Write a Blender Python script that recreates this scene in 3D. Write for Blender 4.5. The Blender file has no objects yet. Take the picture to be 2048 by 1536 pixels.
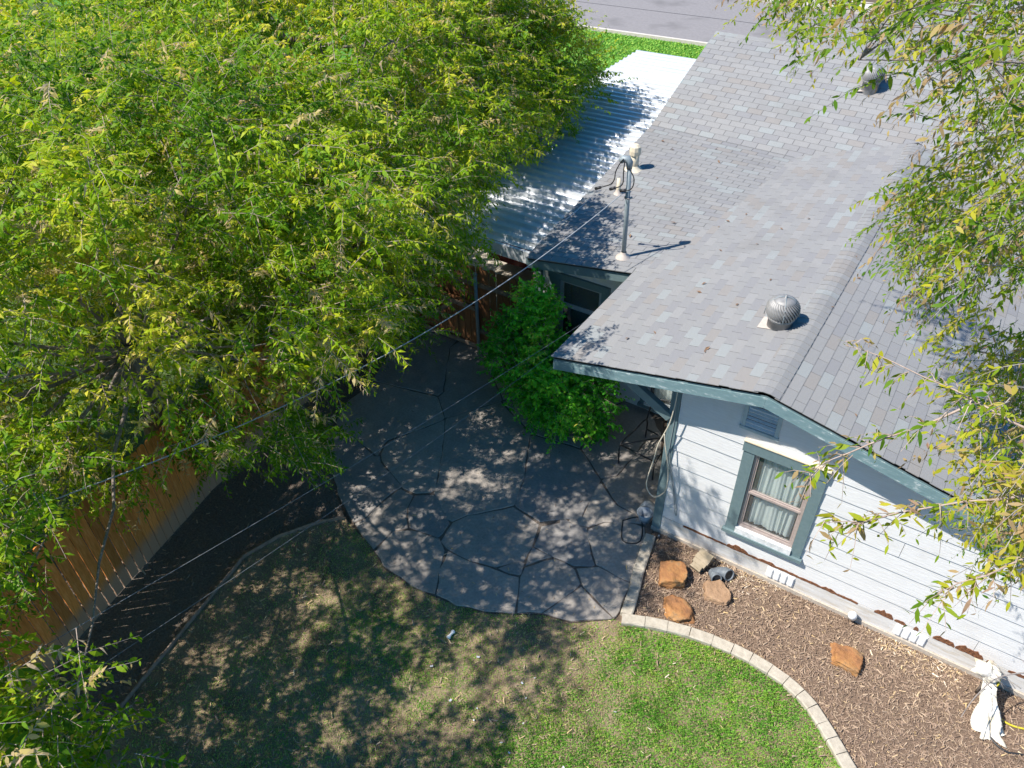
import bpy, math, random
import numpy as np
from mathutils import Matrix, Vector

random.seed(11)
RNG = np.random.default_rng(11)
SC = bpy.context.scene
COL = SC.collection

# ------------------------------------------------------------------ camera, sky, sun, exposure
CAM_ROT = Matrix(((0.839522, -0.338076, 0.425332), (0.543125, 0.543459, -0.640053), (-0.014764, 0.768347, 0.639863)))
CAM_POS = Vector((2.4156, -7.7197, 9.5086))
cam_data = bpy.data.cameras.new('camera')
cam = bpy.data.objects.new('camera', cam_data)
COL.objects.link(cam)
cam.matrix_world = Matrix.Translation(CAM_POS) @ CAM_ROT.to_4x4()
cam_data.sensor_width = 36.0
cam_data.lens = 1546.47 * 36.0 / 2048.0
cam_data.clip_end = 600
cam_data.clip_start = 0.1
SC.camera = cam

SUN = Vector((-0.83, -0.80, 1.55)).normalized()      # towards the sun
world = bpy.data.worlds.new('World'); SC.world = world; world.use_nodes = True
wn = world.node_tree.nodes; wl = world.node_tree.links
for n in list(wn): wn.remove(n)
sky = wn.new('ShaderNodeTexSky'); sky.sky_type = 'NISHITA'; sky.sun_disc = False
sky.sun_elevation = math.asin(SUN.z); sky.sun_rotation = math.atan2(SUN.x, SUN.y)
sky.dust_density = 0.4; sky.ozone_density = 1.6
bg = wn.new('ShaderNodeBackground'); bg.inputs['Strength'].default_value = 0.115
wo = wn.new('ShaderNodeOutputWorld')
hs = wn.new('ShaderNodeHueSaturation'); hs.inputs['Saturation'].default_value = 1.6; wl.new(sky.outputs[0], hs.inputs['Color']); wl.new(hs.outputs[0], bg.inputs[0]); wl.new(bg.outputs[0], wo.inputs[0])
sd = bpy.data.lights.new('sun', 'SUN'); sd.energy = 5.0; sd.angle = math.radians(0.53); sd.color = (1.0, 0.95, 0.88)
sun = bpy.data.objects.new('sun', sd); COL.objects.link(sun)
sun.rotation_euler = SUN.to_track_quat('Z', 'Y').to_euler(); sun.location = (-20, -20, 40)
SC.view_settings.view_transform = 'Standard'; SC.view_settings.look = 'None'
SC.view_settings.exposure = 0.72; SC.view_settings.gamma = 1.0; SC.view_settings.use_curve_mapping = False
SC.render.engine = 'CYCLES'
SC.cycles.max_bounces = 6; SC.cycles.transparent_max_bounces = 8; SC.cycles.use_denoising = True

# ------------------------------------------------------------------ helpers
def tag(o, label=None, cat=None, group=None, kind=None):
    if label: o['label'] = label
    if cat: o['category'] = cat
    if group: o['group'] = group
    if kind: o['kind'] = kind
    return o

def empty(name, loc, label=None, cat=None, group=None, rz=0.0):
    o = bpy.data.objects.new(name, None); COL.objects.link(o)
    o.location = loc; o.rotation_euler = (0, 0, rz); o.empty_display_size = 0.2
    return tag(o, label, cat, group)

def link(name, mesh, parent=None, matrix=None):
    o = bpy.data.objects.new(name, mesh); COL.objects.link(o)
    if parent is not None: o.parent = parent
    if matrix is not None: o.matrix_local = matrix
    return o

def mesh_np(name, V, F, mats, rnd=None, midx=None, smooth=False):
    """V (n,3); F list of (m,k) int arrays, one per polygon size."""
    me = bpy.data.meshes.new(name)
    V = np.asarray(V, np.float32)
    me.vertices.add(len(V)); me.vertices.foreach_set('co', V.ravel())
    F = [np.asarray(f, np.int32) for f in F if len(f)]
    tot = sum(f.size for f in F); npoly = sum(len(f) for f in F)
    me.loops.add(tot); me.polygons.add(npoly)
    me.loops.foreach_set('vertex_index', np.concatenate([f.ravel() for f in F]))
    ls = np.concatenate([np.full(len(f), f.shape[1], np.int32) for f in F])
    me.polygons.foreach_set('loop_start', np.concatenate([[0], np.cumsum(ls)[:-1]]).astype(np.int32))
    me.polygons.foreach_set('loop_total', ls)
    if midx is not None: me.polygons.foreach_set('material_index', np.asarray(midx, np.int32))
    me.polygons.foreach_set('use_smooth', np.full(npoly, smooth, bool))
    if rnd is not None:
        a = me.attributes.new('rnd', 'FLOAT', 'POINT'); a.data.foreach_set('value', np.asarray(rnd, np.float32))
    for m in (mats if isinstance(mats, (list, tuple)) else [mats]): me.materials.append(m)
    me.update(calc_edges=True)
    return me

class MB:
    """collects shapes that make ONE mesh"""
    def __init__(s): s.v = []; s.f = []; s.r = []
    def add(s, verts, faces, rnd=0.0):
        o = len(s.v); s.v += [tuple(v) for v in verts]; s.f += [tuple(i + o for i in f) for f in faces]; s.r += [rnd] * len(verts); return s
    def box(s, x0, x1, y0, y1, z0, z1, M=None, rnd=0.0):
        vs = [Vector(c) for c in ((x0,y0,z0),(x1,y0,z0),(x1,y1,z0),(x0,y1,z0),(x0,y0,z1),(x1,y0,z1),(x1,y1,z1),(x0,y1,z1))]
        if M is not None: vs = [M @ v for v in vs]
        return s.add(vs, [(0,3,2,1),(4,5,6,7),(0,1,5,4),(1,2,6,5),(2,3,7,6),(3,0,4,7)], rnd)
    def beam(s, a, b, w, h, up=(0,0,1)):
        a = Vector(a); b = Vector(b); d = b - a; L = d.length; d.normalize()
        x = d.cross(Vector(up)).normalized(); u = x.cross(d)
        M = Matrix.Translation(a) @ Matrix((x, d, u)).transposed().to_4x4()
        return s.box(-w/2, w/2, 0, L, -h/2, h/2, M)
    def tube(s, pts, r, n=6, cap=True, rnd=0.0):
        pts = [Vector(p) for p in pts]; rs = r if isinstance(r, (list, tuple)) else [r] * len(pts)
        vs = []; fs = []; ref = Vector((0.13, 0.31, 0.94))
        for i, q in enumerate(pts):
            d = (pts[min(i+1, len(pts)-1)] - pts[max(i-1, 0)]).normalized()
            x = d.cross(ref)
            if x.length < 1e-3: x = d.cross(Vector((1, 0, 0)))
            x.normalize(); y = d.cross(x)
            for k in range(n):
                a = 2 * math.pi * k / n; vs.append(q + (x * math.cos(a) + y * math.sin(a)) * rs[i])
        for i in range(len(pts) - 1):
            for k in range(n):
                k2 = (k + 1) % n; fs.append((i*n+k, i*n+k2, (i+1)*n+k2, (i+1)*n+k))
        if cap: fs += [tuple(range(n))[::-1], tuple((len(pts)-1)*n + k for k in range(n))]
        return s.add(vs, fs, rnd)
    def lathe(s, prof, n=20, M=None):
        vs = []; fs = []
        for (r, z) in prof:
            for k in range(n):
                a = 2*math.pi*k/n; v = Vector((r*math.cos(a), r*math.sin(a), z)); vs.append(M @ v if M is not None else v)
        for i in range(len(prof)-1):
            for k in range(n):
                k2 = (k+1) % n; fs.append((i*n+k, i*n+k2, (i+1)*n+k2, (i+1)*n+k))
        return s.add(vs, fs)
    def prism(s, poly, z0, z1, bev=0.0):
        n = len(poly); c = sum((Vector((p[0], p[1])) for p in poly), Vector((0, 0))) / n
        vs = [(p[0], p[1], z0) for p in poly]
        if bev:
            vs += [(p[0], p[1], z1 - bev) for p in poly]
            ins = []
            for p in poly:
                d = c - Vector((p[0], p[1])); d = d.normalized() * min(bev * 1.3, d.length * .4); ins.append((p[0]+d.x, p[1]+d.y, z1))
            vs += ins; fs = [(i, (i+1) % n, n+(i+1) % n, n+i) for i in range(n)] + [(n+i, n+(i+1) % n, 2*n+(i+1) % n, 2*n+i) for i in range(n)] + [tuple(range(2*n, 3*n))]
        else:
            vs += [(p[0], p[1], z1) for p in poly]; fs = [(i, (i+1) % n, n+(i+1) % n, n+i) for i in range(n)] + [tuple(range(n, 2*n))]
        return s.add(vs, fs)
    def mesh(s, name, mat, smooth=False):
        me = bpy.data.meshes.new(name); me.from_pydata([tuple(v) for v in s.v], [], s.f)
        if any(s.r):
            a = me.attributes.new('rnd', 'FLOAT', 'POINT'); a.data.foreach_set('value', s.r)
        for m in (mat if isinstance(mat, (list, tuple)) else [mat]): me.materials.append(m)
        if smooth: me.polygons.foreach_set('use_smooth', [True] * len(me.polygons))
        me.update(); return me
    def build(s, name, mat, parent=None, smooth=False): return link(name, s.mesh(name, mat, smooth), parent)

def vnoise(P, scale, seed=0):
    """cheap value noise on (n,2) or (n,3) points, 0..1"""
    P = np.asarray(P, np.float64) * scale + seed * 17.13
    i = np.floor(P).astype(np.int64); f = P - i; f = f * f * (3 - 2 * f); d = P.shape[1]; out = 0
    for c in range(2 ** d):
        b = [(c >> k) & 1 for k in range(d)]
        h = np.zeros(len(P), np.int64); w = np.ones(len(P))
        for k in range(d):
            h = h * 1000003 + (i[:, k] + b[k]) * (374761393 + 668265263 * k); w = w * (f[:, k] if b[k] else 1 - f[:, k])
        h = (h ^ (h >> 13)) * 1274126177; h = (h ^ (h >> 16)) & 0xFFFFFF
        out = out + w * h / 0xFFFFFF
    return out

def inside(P, poly):
    x, y = P[:, 0], P[:, 1]; r = np.zeros(len(P), bool); j = len(poly) - 1
    for i in range(len(poly)):
        xi, yi = poly[i]; xj, yj = poly[j]
        r ^= ((yi > y) != (yj > y)) & (x < (xj - xi) * (y - yi) / (yj - yi + 1e-12) + xi); j = i
    return r

# ------------------------------------------------------------------ materials
class NT:
    def __init__(s, name):
        s.m = bpy.data.materials.new(name); s.m.use_nodes = True; s.t = s.m.node_tree; s.n = s.t.nodes; s.l = s.t.links
        s.b = s.n['Principled BSDF']; s.out = s.n['Material Output']
    def node(s, t, **kw):
        n = s.n.new(t)
        for k, v in kw.items(): setattr(n, k, v)
        return n
    def obj(s, scale=(1, 1, 1)):
        tc = s.node('ShaderNodeTexCoord'); mp = s.node('ShaderNodeMapping'); mp.inputs['Scale'].default_value = scale
        s.l.new(tc.outputs['Object'], mp.inputs[0]); return mp.outputs[0]
    def noise(s, scale, detail=4, rough=.55, vec=None):
        n = s.node('ShaderNodeTexNoise'); n.inputs['Scale'].default_value = scale; n.inputs['Detail'].default_value = detail; n.inputs['Roughness'].default_value = rough
        s.l.new(vec if vec is not None else s.obj(), n.inputs['Vector']); return n.outputs['Fac']
    def ramp(s, fac, stops, interp='LINEAR'):
        r = s.node('ShaderNodeValToRGB'); e = r.color_ramp.elements; r.color_ramp.interpolation = interp
        while len(e) < len(stops): e.new(.5)
        for k, (p, c) in enumerate(stops): e[k].position = p; e[k].color = (*c, 1)
        s.l.new(fac, r.inputs[0]); return r.outputs[0]
    def mix(s, a, b, fac, mode='MIX'):
        m = s.node('ShaderNodeMix', data_type='RGBA', blend_type=mode)
        for sock, v in ((m.inputs[0], fac), (m.inputs[6], a), (m.inputs[7], b)):
            if isinstance(v, (int, float)): sock.default_value = v
            elif isinstance(v, tuple): sock.default_value = (*v, 1)
            else: s.l.new(v, sock)
        return m.outputs[2]
    def math(s, op, a, b=0.0):
        m = s.node('ShaderNodeMath', operation=op)
        for sock, v in ((m.inputs[0], a), (m.inputs[1], b)):
            if isinstance(v, (int, float)): sock.default_value = v
            else: s.l.new(v, sock)
        return m.outputs[0]
    def rnd(s):
        a = s.node('ShaderNodeAttribute'); a.attribute_name = 'rnd'; o = s.node('ShaderNodeObjectInfo')
        return s.math('FRACT', s.math('ADD', a.outputs['Fac'], o.outputs['Random']))
    def attr(s):
        a = s.node('ShaderNodeAttribute'); a.attribute_name = 'rnd'; return a.outputs['Fac']
    def col(s, c): 
        if isinstance(c, tuple): s.b.inputs['Base Color'].default_value = (*c, 1)
        else: s.l.new(c, s.b.inputs['Base Color'])
        return s
    def rough(s, v, spec=.4):
        if isinstance(v, (int, float)): s.b.inputs['Roughness'].default_value = v
        else: s.l.new(v, s.b.inputs['Roughness'])
        s.b.inputs['Specular IOR Level'].default_value = spec; return s
    def metal(s, v): s.b.inputs['Metallic'].default_value = v; return s
    def bump(s, h, dist, strength=1.0):
        b = s.node('ShaderNodeBump'); b.inputs['Distance'].default_value = dist; b.inputs['Strength'].default_value = strength
        s.l.new(h, b.inputs['Height']); s.l.new(b.outputs[0], s.b.inputs['Normal']); return s

def speckled(name, c1, c2, scale=30, rough=.8, bump=.004, spec=.3, stretch=(1,1,1), big=None):
    t = NT(name); v = t.obj(stretch); f = t.noise(scale, 5, .6, v)
    c = t.ramp(f, [(.3, c1), (.7, c2)])
    if big: c = t.mix(c, big[0], t.ramp(t.noise(big[1], 4, .6), [(big[2], (0,0,0)), (big[2]+.15, (1,1,1))]))
    t.col(c).rough(rough, spec)
    if bump: t.bump(f, bump)
    return t.m

M = {}
t = NT('shingle'); r = t.rnd()
c = t.ramp(r, [(0, (.238,.236,.232)), (.34, (.250,.246,.240)), (.52, (.222,.220,.222)), (.64, (.240,.226,.212)), (.74, (.230,.228,.227)), (.84, (.258,.269,.265)), (.94, (.255,.252,.247))], 'CONSTANT')
g = t.noise(220, 2, .7); c = t.mix(c, t.ramp(g, [(.3, (.55,.55,.55)), (.7, (1.35,1.35,1.35))]), .55, 'MULTIPLY')
c = t.mix(c, (.175,.168,.158), t.ramp(t.noise(1.3, 5, .65), [(.52, (0,0,0)), (.8, (.55,.55,.55))]))
t.col(c).rough(.92, .2).bump(g, .002); M['shingle'] = t.m
M['roof_deck'] = speckled('roof_deck', (.035,.034,.036), (.055,.053,.055), 60)
t = NT('siding_paint'); v = t.obj((.6, 8, 8)); gr = t.noise(9, 6, .65, v); sp = t.noise(2.0, 5, .6)
c = t.ramp(gr, [(.3, (.60,.595,.585)), (.6, (.67,.668,.66))]); c = t.mix(c, (.55,.53,.50), t.ramp(sp, [(.55, (0,0,0)), (.75, (.6,.6,.6))]))
t.col(c).rough(.55, .4).bump(gr, .006, .8); M['siding'] = t.m
t = NT('dirty_skirt_paint'); f = t.noise(5, 7, .7, t.obj((.5, 3, 3))); c = t.ramp(f, [(.35, (.50,.45,.38)), (.5, (.58,.56,.53)), (.7, (.65,.64,.62))]); t.col(c).rough(.6, .3).bump(f, .004); M['skirt'] = t.m
t = NT('teal_paint'); v = t.obj((3, 3, 3)); f = t.noise(6, 6, .7, v)
c = t.ramp(f, [(.3, (.115,.172,.182)), (.65, (.145,.205,.213)), (.80, (.22,.28,.28))]); t.col(c).rough(.55, .4).bump(f, .003); M['teal'] = t.m
t = NT('weathered_barge_paint'); f = t.noise(7, 8, .75, t.obj((1,1,3))); c = t.ramp(f, [(.35, (.13,.215,.23)), (.56, (.17,.26,.275)), (.66, (.5,.55,.55))]); t.col(c).rough(.6, .35).bump(f, .003); M['barge'] = t.m
M['wood_cap'] = speckled('sunlit_wood_cap', (.55,.42,.27), (.75,.66,.5), 12, .7, .003, stretch=(1,6,6))  # weathered cream wood, with the sunlit header top put into its colour
M['flaking_white'] = speckled('flaking_white_sill', (.45,.47,.47), (.78,.78,.77), 14, .7, .003)
M['rotten_wood'] = speckled('rotten_wood', (.07,.03,.018), (.30,.13,.06), 40, .9, .02)
M['sash'] = speckled('sash_brown', (.33,.265,.24), (.42,.345,.31), 20, .5, .001)
M['sash_grey'] = speckled('sash_grey', (.30,.33,.34), (.38,.40,.41), 20, .5, .001)
M['vent_slat'] = speckled('vent_slat', (.5,.52,.52), (.62,.63,.63), 20, .6, .001)
t = NT('curtain_cloth'); f = t.noise(3, 3); t.col(t.ramp(f, [(.3, (.50,.56,.53)), (.7, (.60,.66,.63))])).rough(.9, .1); M['curtain'] = t.m
t = NT('screened_glass'); gl = t.node('ShaderNodeBsdfGlossy'); gl.inputs['Roughness'].default_value = .03; gl.inputs['Color'].default_value = (.8,.85,.85,1)
tr = t.node('ShaderNodeBsdfTransparent'); tr.inputs['Color'].default_value = (.97,.98,.98,1)
df = t.node('ShaderNodeBsdfDiffuse'); df.inputs['Color'].default_value = (.35,.36,.35,1)
m1 = t.node('ShaderNodeMixShader'); m1.inputs[0].default_value = .12; t.l.new(tr.outputs[0], m1.inputs[1]); t.l.new(df.outputs[0], m1.inputs[2])
lw_ = t.node('ShaderNodeLayerWeight'); lw_.inputs['Blend'].default_value = .5; fr_ = t.math('ADD', t.math('MULTIPLY', t.math('POWER', lw_.outputs['Facing'], 4.0), .45), .035)
m2 = t.node('ShaderNodeMixShader'); t.l.new(fr_, m2.inputs[0]); t.l.new(m1.outputs[0], m2.inputs[1]); t.l.new(gl.outputs[0], m2.inputs[2]); t.l.new(m2.outputs[0], t.out.inputs[0]); M['glass'] = t.m
M['unlit_backing'] = speckled('unlit_backing', (.02,.02,.02), (.04,.04,.04), 5)  # near-black: the darkness of unlit depth is put into the colour
M['concrete'] = speckled('concrete', (.34,.30,.24), (.47,.42,.34), 18, .85, .004, big=((.24,.20,.15), 3.5, .56))
M['foundation'] = speckled('foundation', (.36,.31,.25), (.48,.42,.35), 25, .9, .004)
t = NT('flagstone'); r = t.rnd(); f = t.noise(3.2, 6, .62); f2 = t.noise(26, 4, .6)
c = t.ramp(f, [(.3, (.20,.19,.182)), (.5, (.29,.27,.25)), (.72, (.40,.36,.315))])
c = t.mix(c, t.ramp(r, [(0, (.20,.19,.185)), (.5, (.30,.255,.21)), (1, (.38,.33,.275))]), .55); c = t.mix(c, t.ramp(f2, [(.3, (.7,.7,.7)), (.7, (1.2,1.2,1.2))]), .6, 'MULTIPLY')
t.col(c).rough(.78, .3).bump(f2, .006); M['flagstone'] = t.m
M['mortar'] = speckled('patio_joint_soil', (.085,.068,.055), (.17,.14,.115), 40, .95, .012)
t = NT('dry_soil'); f = t.noise(2.2, 7, .65); f2 = t.noise(45, 4, .7)
c = t.ramp(f, [(.3, (.09,.07,.052)), (.55, (.15,.112,.082)), (.75, (.22,.165,.12))]); c = t.mix(c, t.ramp(f2, [(.3, (.55,.55,.55)), (.7, (1.3,1.3,1.3))]), .8, 'MULTIPLY'); t.col(c).rough(.95, .15).bump(f2, .02); M['soil'] = t.m
M['dark_soil'] = speckled('dark_bed_soil', (.10,.08,.065), (.21,.17,.135), 35, .95, .02)
t = NT('lawn_soil'); f = t.noise(1.7, 6, .6); f2 = t.noise(60, 3, .7)
c = t.ramp(f, [(.3, (.17,.125,.08)), (.7, (.36,.27,.18))]); c = t.mix(c, t.ramp(f2, [(.3, (.5,.5,.5)), (.7, (1.3,1.3,1.3))]), .8, 'MULTIPLY'); t.col(c).rough(.95, .1).bump(f2, .015); M['lawn_soil'] = t.m
M['mulch_base'] = speckled('mulch_base', (.12,.08,.055), (.22,.155,.11), 50, .95, .02)
t = NT('bark_chip'); t.col(t.ramp(t.attr(), [(0, (.14,.095,.068)), (.40, (.29,.205,.15)), (.7, (.44,.33,.23)), (.88, (.58,.41,.20)), (1, (.70,.60,.47))])).rough(.9, .15); M['chip'] = t.m
t = NT('grass_blade'); c = t.ramp(t.attr(), [(0, (.11,.30,.035)), (.35, (.25,.52,.07)), (.6, (.40,.54,.085)), (.8, (.56,.50,.19)), (1, (.66,.54,.31))])
t.col(c).rough(.6, .25); tl = t.node('ShaderNodeBsdfTranslucent'); t.l.new(c, tl.inputs[0]); mx = t.node('ShaderNodeMixShader'); mx.inputs[0].default_value = .25
t.l.new(t.b.outputs[0], mx.inputs[1]); t.l.new(tl.outputs[0], mx.inputs[2]); t.l.new(mx.outputs[0], t.out.inputs[0]); M['grass'] = t.m
def leafmat(name, stops, trans=.45):
    t = NT(name); c = t.ramp(t.attr(), stops); t.col(c).rough(.55, .18)
    tl = t.node('ShaderNodeBsdfTranslucent'); cc = t.mix(c, (1.5,1.35,.6), 1.0, 'MULTIPLY'); t.l.new(cc, tl.inputs[0])
    mx = t.node('ShaderNodeMixShader'); mx.inputs[0].default_value = trans
    t.l.new(t.b.outputs[0], mx.inputs[1]); t.l.new(tl.outputs[0], mx.inputs[2]); t.l.new(mx.outputs[0], t.out.inputs[0]); return t.m
M['leaf_green'] = leafmat('leaf_green', [(0, (.055,.15,.006)), (.30, (.15,.30,.008)), (.58, (.36,.46,.014)), (.82, (.62,.56,.06)), (.9, (.58,.46,.20)), (1, (.50,.39,.30))])
M['leaf_yellow'] = leafmat('leaf_yellow', [(0, (.07,.17,.012)), (.35, (.17,.28,.015)), (.6, (.33,.37,.02)), (.8, (.46,.42,.03)), (.9, (.42,.30,.14)), (1, (.34,.22,.15))])
M['leaf_bush'] = leafmat('leaf_bush', [(0, (.05,.26,.018)), (.4, (.12,.50,.026)), (.75, (.24,.64,.035)), (.93, (.40,.70,.06)), (1, (.65,.66,.10))], .3)
M['bark'] = speckled('bark', (.14,.11,.09), (.30,.25,.21), 20, .9, .02, stretch=(1,1,.3))
M['twig'] = speckled('twig', (.26,.185,.14), (.42,.33,.27), 30, .7, .002)
M['twig_grey'] = speckled('twig_grey', (.17,.15,.14), (.36,.32,.29), 30, .7, .002)
t = NT('cedar_picket'); r = t.rnd(); v = t.obj((7, 7, .7)); f = t.noise(6, 6, .65, v)
c = t.ramp(f, [(.3, (.46,.165,.035)), (.55, (.70,.29,.075)), (.75, (.80,.40,.15))]); c = t.mix(c, t.ramp(r, [(0, (.55,.55,.55)), (.5, (.9,.88,.85)), (1, (1.2,1.12,1.05))]), 1.0, 'MULTIPLY')
sep = t.node('ShaderNodeSeparateXYZ'); tc = t.node('ShaderNodeTexCoord'); t.l.new(tc.outputs['Object'], sep.inputs[0])
stain = t.ramp(t.math('ADD', sep.outputs[2], t.math('MULTIPLY', f, .25)), [(.40, (1,1,1)), (.62, (0,0,0))])
c = t.mix(c, (.44,.27,.17), stain); t.col(c).rough(.8, .2).bump(f, .004); M['picket'] = t.m
M['fence_rail'] = speckled('weathered_rail', (.20,.13,.09), (.34,.26,.2), 14, .85, .004)
M['dark_picket'] = speckled('shaded_picket', (.20,.085,.035), (.33,.15,.065), 14, .85, .004, stretch=(6,6,.6))  # darker copy of the cedar, shade put into its colour
t = NT('white_metal_roof'); f = t.noise(1.2, 5, .6); t.col(t.ramp(f, [(.3, (.56,.58,.60)), (.7, (.66,.67,.68))])).rough(.32, .5).metal(.35); M['white_metal'] = t.m
M['pale_metal'] = speckled('pale_metal', (.42,.44,.45), (.55,.56,.57), 8, .45, 0, .5)
t = NT('galvanised'); t.col(t.ramp(t.noise(9, 4, .6), [(.3, (.20,.196,.19)), (.7, (.31,.30,.29))])).rough(.55, .45).metal(.25); M['galv'] = t.m
M['grey_pipe'] = speckled('grey_pipe', (.18,.22,.24), (.26,.30,.31), 20, .5, 0, .5)
M['cream_pipe'] = speckled('cream_pipe', (.55,.47,.34), (.66,.58,.44), 15, .6, .001)
M['bright_flash'] = speckled('bright_flashing', (.62,.60,.57), (.74,.72,.68), 12, .5, 0, .5)
M['tan_flash'] = speckled('tan_flashing', (.42,.36,.31), (.52,.45,.39), 12, .6, 0, .4)
M['vent_paint'] = speckled('vent_paint', (.36,.42,.43), (.46,.52,.52), 12, .6, .002)
M['black_rubber'] = speckled('black_rubber', (.012,.012,.013), (.025,.025,.027), 20, .5, 0, .5)
M['grey_plastic'] = speckled('weathered_drain_plastic', (.10,.115,.13), (.17,.19,.21), 20, .55, 0, .4)
M['cable_grey'] = speckled('cable_grey', (.22,.24,.26), (.36,.38,.39), 20, .5, 0, .4)
M['wire_dark'] = speckled('wire_dark', (.10,.11,.12), (.2,.21,.22), 20, .5, 0, .4)
M['cable_cream'] = speckled('cable_cream', (.50,.45,.35), (.62,.56,.45), 20, .6, 0, .3)
M['yellow_hose'] = speckled('yellow_hose', (.45,.36,.02), (.6,.5,.05), 20, .5, 0, .4)
M['white_plastic'] = speckled('white_plastic', (.72,.72,.71), (.8,.8,.79), 9, .45, 0, .4)
M['tub_plastic'] = speckled('tub_plastic', (.26,.30,.34), (.36,.40,.44), 9, .45, 0, .4)
M['clay_plastic'] = speckled('clay_drain', (.24,.19,.12), (.36,.29,.20), 9, .6, .001)
M['rag'] = speckled('rag_cloth', (.52,.44,.30), (.72,.70,.66), 8, .95, .012)
M['red_paint'] = speckled('red_car_paint', (.15,.012,.010), (.18,.016,.014), 3, .25, 0, .6)
M['tyre'] = speckled('tyre', (.015,.015,.015), (.03,.03,.03), 20)
t = NT('sandstone'); f = t.noise(2.6, 6, .65); f2 = t.noise(18, 5, .65); f3 = t.noise(5, 4, .7)
c = t.ramp(f, [(.3, (.13,.07,.04)), (.45, (.28,.13,.055)), (.58, (.40,.20,.07)), (.75, (.46,.30,.15))]); c = t.mix(c, (.17,.115,.075), t.ramp(f3, [(.52, (0,0,0)), (.68, (.8,.8,.8))])); t.col(c).rough(.85, .25).bump(f2, .02); M['sandstone'] = t.m
t = NT('tan_stone'); f = t.noise(4, 6, .65); f2 = t.noise(22, 5, .65); t.col(t.ramp(f, [(.3, (.24,.145,.085)), (.6, (.36,.23,.14)), (.78, (.52,.36,.17))])).rough(.85, .25).bump(f2, .015); M['tan_stone'] = t.m
M['asphalt'] = speckled('asphalt', (.20,.185,.18), (.245,.228,.222), 8, .9, .003, big=((.17,.158,.153), .5, .55))
M['sidewalk'] = speckled('sidewalk', (.48,.43,.37), (.58,.53,.46), 6, .9, .002)
M['front_grass'] = speckled('front_grass', (.05,.16,.012), (.10,.25,.02), 25, .9, .03)
M['yard_grass'] = speckled('yard_grass', (.03,.065,.012), (.08,.11,.03), 14, .95, .03)
M['dead_leaf'] = speckled('dead_leaf', (.14,.08,.05), (.27,.17,.10), 30, .8, 0)
M['pale_scrap'] = speckled('pale_scrap', (.5,.5,.55), (.7,.7,.72), 30, .7, 0)

# ------------------------------------------------------------------ setting: ground sheets
def sheet(name, poly, z, mat, kind='structure'):
    me = bpy.data.meshes.new(name); me.from_pydata([(x, y, z) for x, y in poly], [], [tuple(range(len(poly)))]); me.materials.append(mat); me.update()
    a = sum(poly[i][0]*poly[(i+1) % len(poly)][1] - poly[(i+1) % len(poly)][0]*poly[i][1] for i in range(len(poly)))
    if a < 0: me.flip_normals()
    return tag(link(name, me), kind=kind)
PATIO = [(-5.845,-1.246),(-4.749,-2.161),(-4.258,-2.415),(-3.568,-2.67),(-3.157,-2.861),(-2.531,-2.885),(-1.894,-2.793),(-1.462,-2.676),(-1.108,-2.48),(-0.769,-2.275),(-0.354,-2.165),(0.122,-1.797),(0.102,-1.22),(-0.079,-0.369),(-0.092,-0.054),(-0.313,0.69),(-1.469,3.449),(-3.056,3.784),(-4.452,3.326),(-5.237,2.635),(-5.984,2.693),(-6.479,2.387),(-6.625,1.573),(-6.509,0.588),(-6.224,-0.374)]
LAWN = [(-4.787,-8.991),(-4.466,-6.949),(-4.786,-5.551),(-5.116,-3.826),(-4.947,-3.264),(-4.628,-2.708),(-4.354,-2.426),(-3.568,-2.67),(-3.157,-2.861),(-2.531,-2.885),(-1.894,-2.793),(-1.462,-2.676),(-1.108,-2.48),(-0.769,-2.275),(-0.354,-2.165),(0.122,-1.797),(0.784,-1.547),(1.388,-1.411),(1.942,-1.386),(2.436,-1.453),(2.809,-1.617),(3.129,-1.868),(3.44,-2.141),(4.232,-3.212)]
EDGING = [(-4.316,-7.542),(-4.466,-6.949),(-4.643,-6.286),(-4.786,-5.551),(-4.945,-4.734),(-5.116,-3.826),(-4.947,-3.264),(-4.614,-2.723),(-4.34,-2.442)]
CURB1 = [(-0.07,-0.204),(-0.007,-0.549),(0.06,-0.895),(0.151,-1.231),(0.201,-1.448),(0.243,-1.674)]
CURB2 = [(0.215,-1.758),(0.512,-1.626),(0.805,-1.525),(1.104,-1.446),(1.41,-1.398),(1.685,-1.375),(1.943,-1.377),(2.21,-1.404),(2.436,-1.445),(2.643,-1.524),(2.825,-1.622),(2.995,-1.759),(3.148,-1.892),(3.291,-2.024),(3.43,-2.153),(3.625,-2.364)]
MULCH = [(-0.074,-0.019),(-0.038,-0.455),(0.177,-1.373),(0.222,-1.733),(0.774,-1.525),(1.376,-1.382),(1.934,-1.365),(2.429,-1.432),(2.804,-1.597),(3.124,-1.85),(3.435,-2.123),(4.19,-3.016),(7.776,-0.72),(7.841,0.032),(5.061,0.013)]
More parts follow.
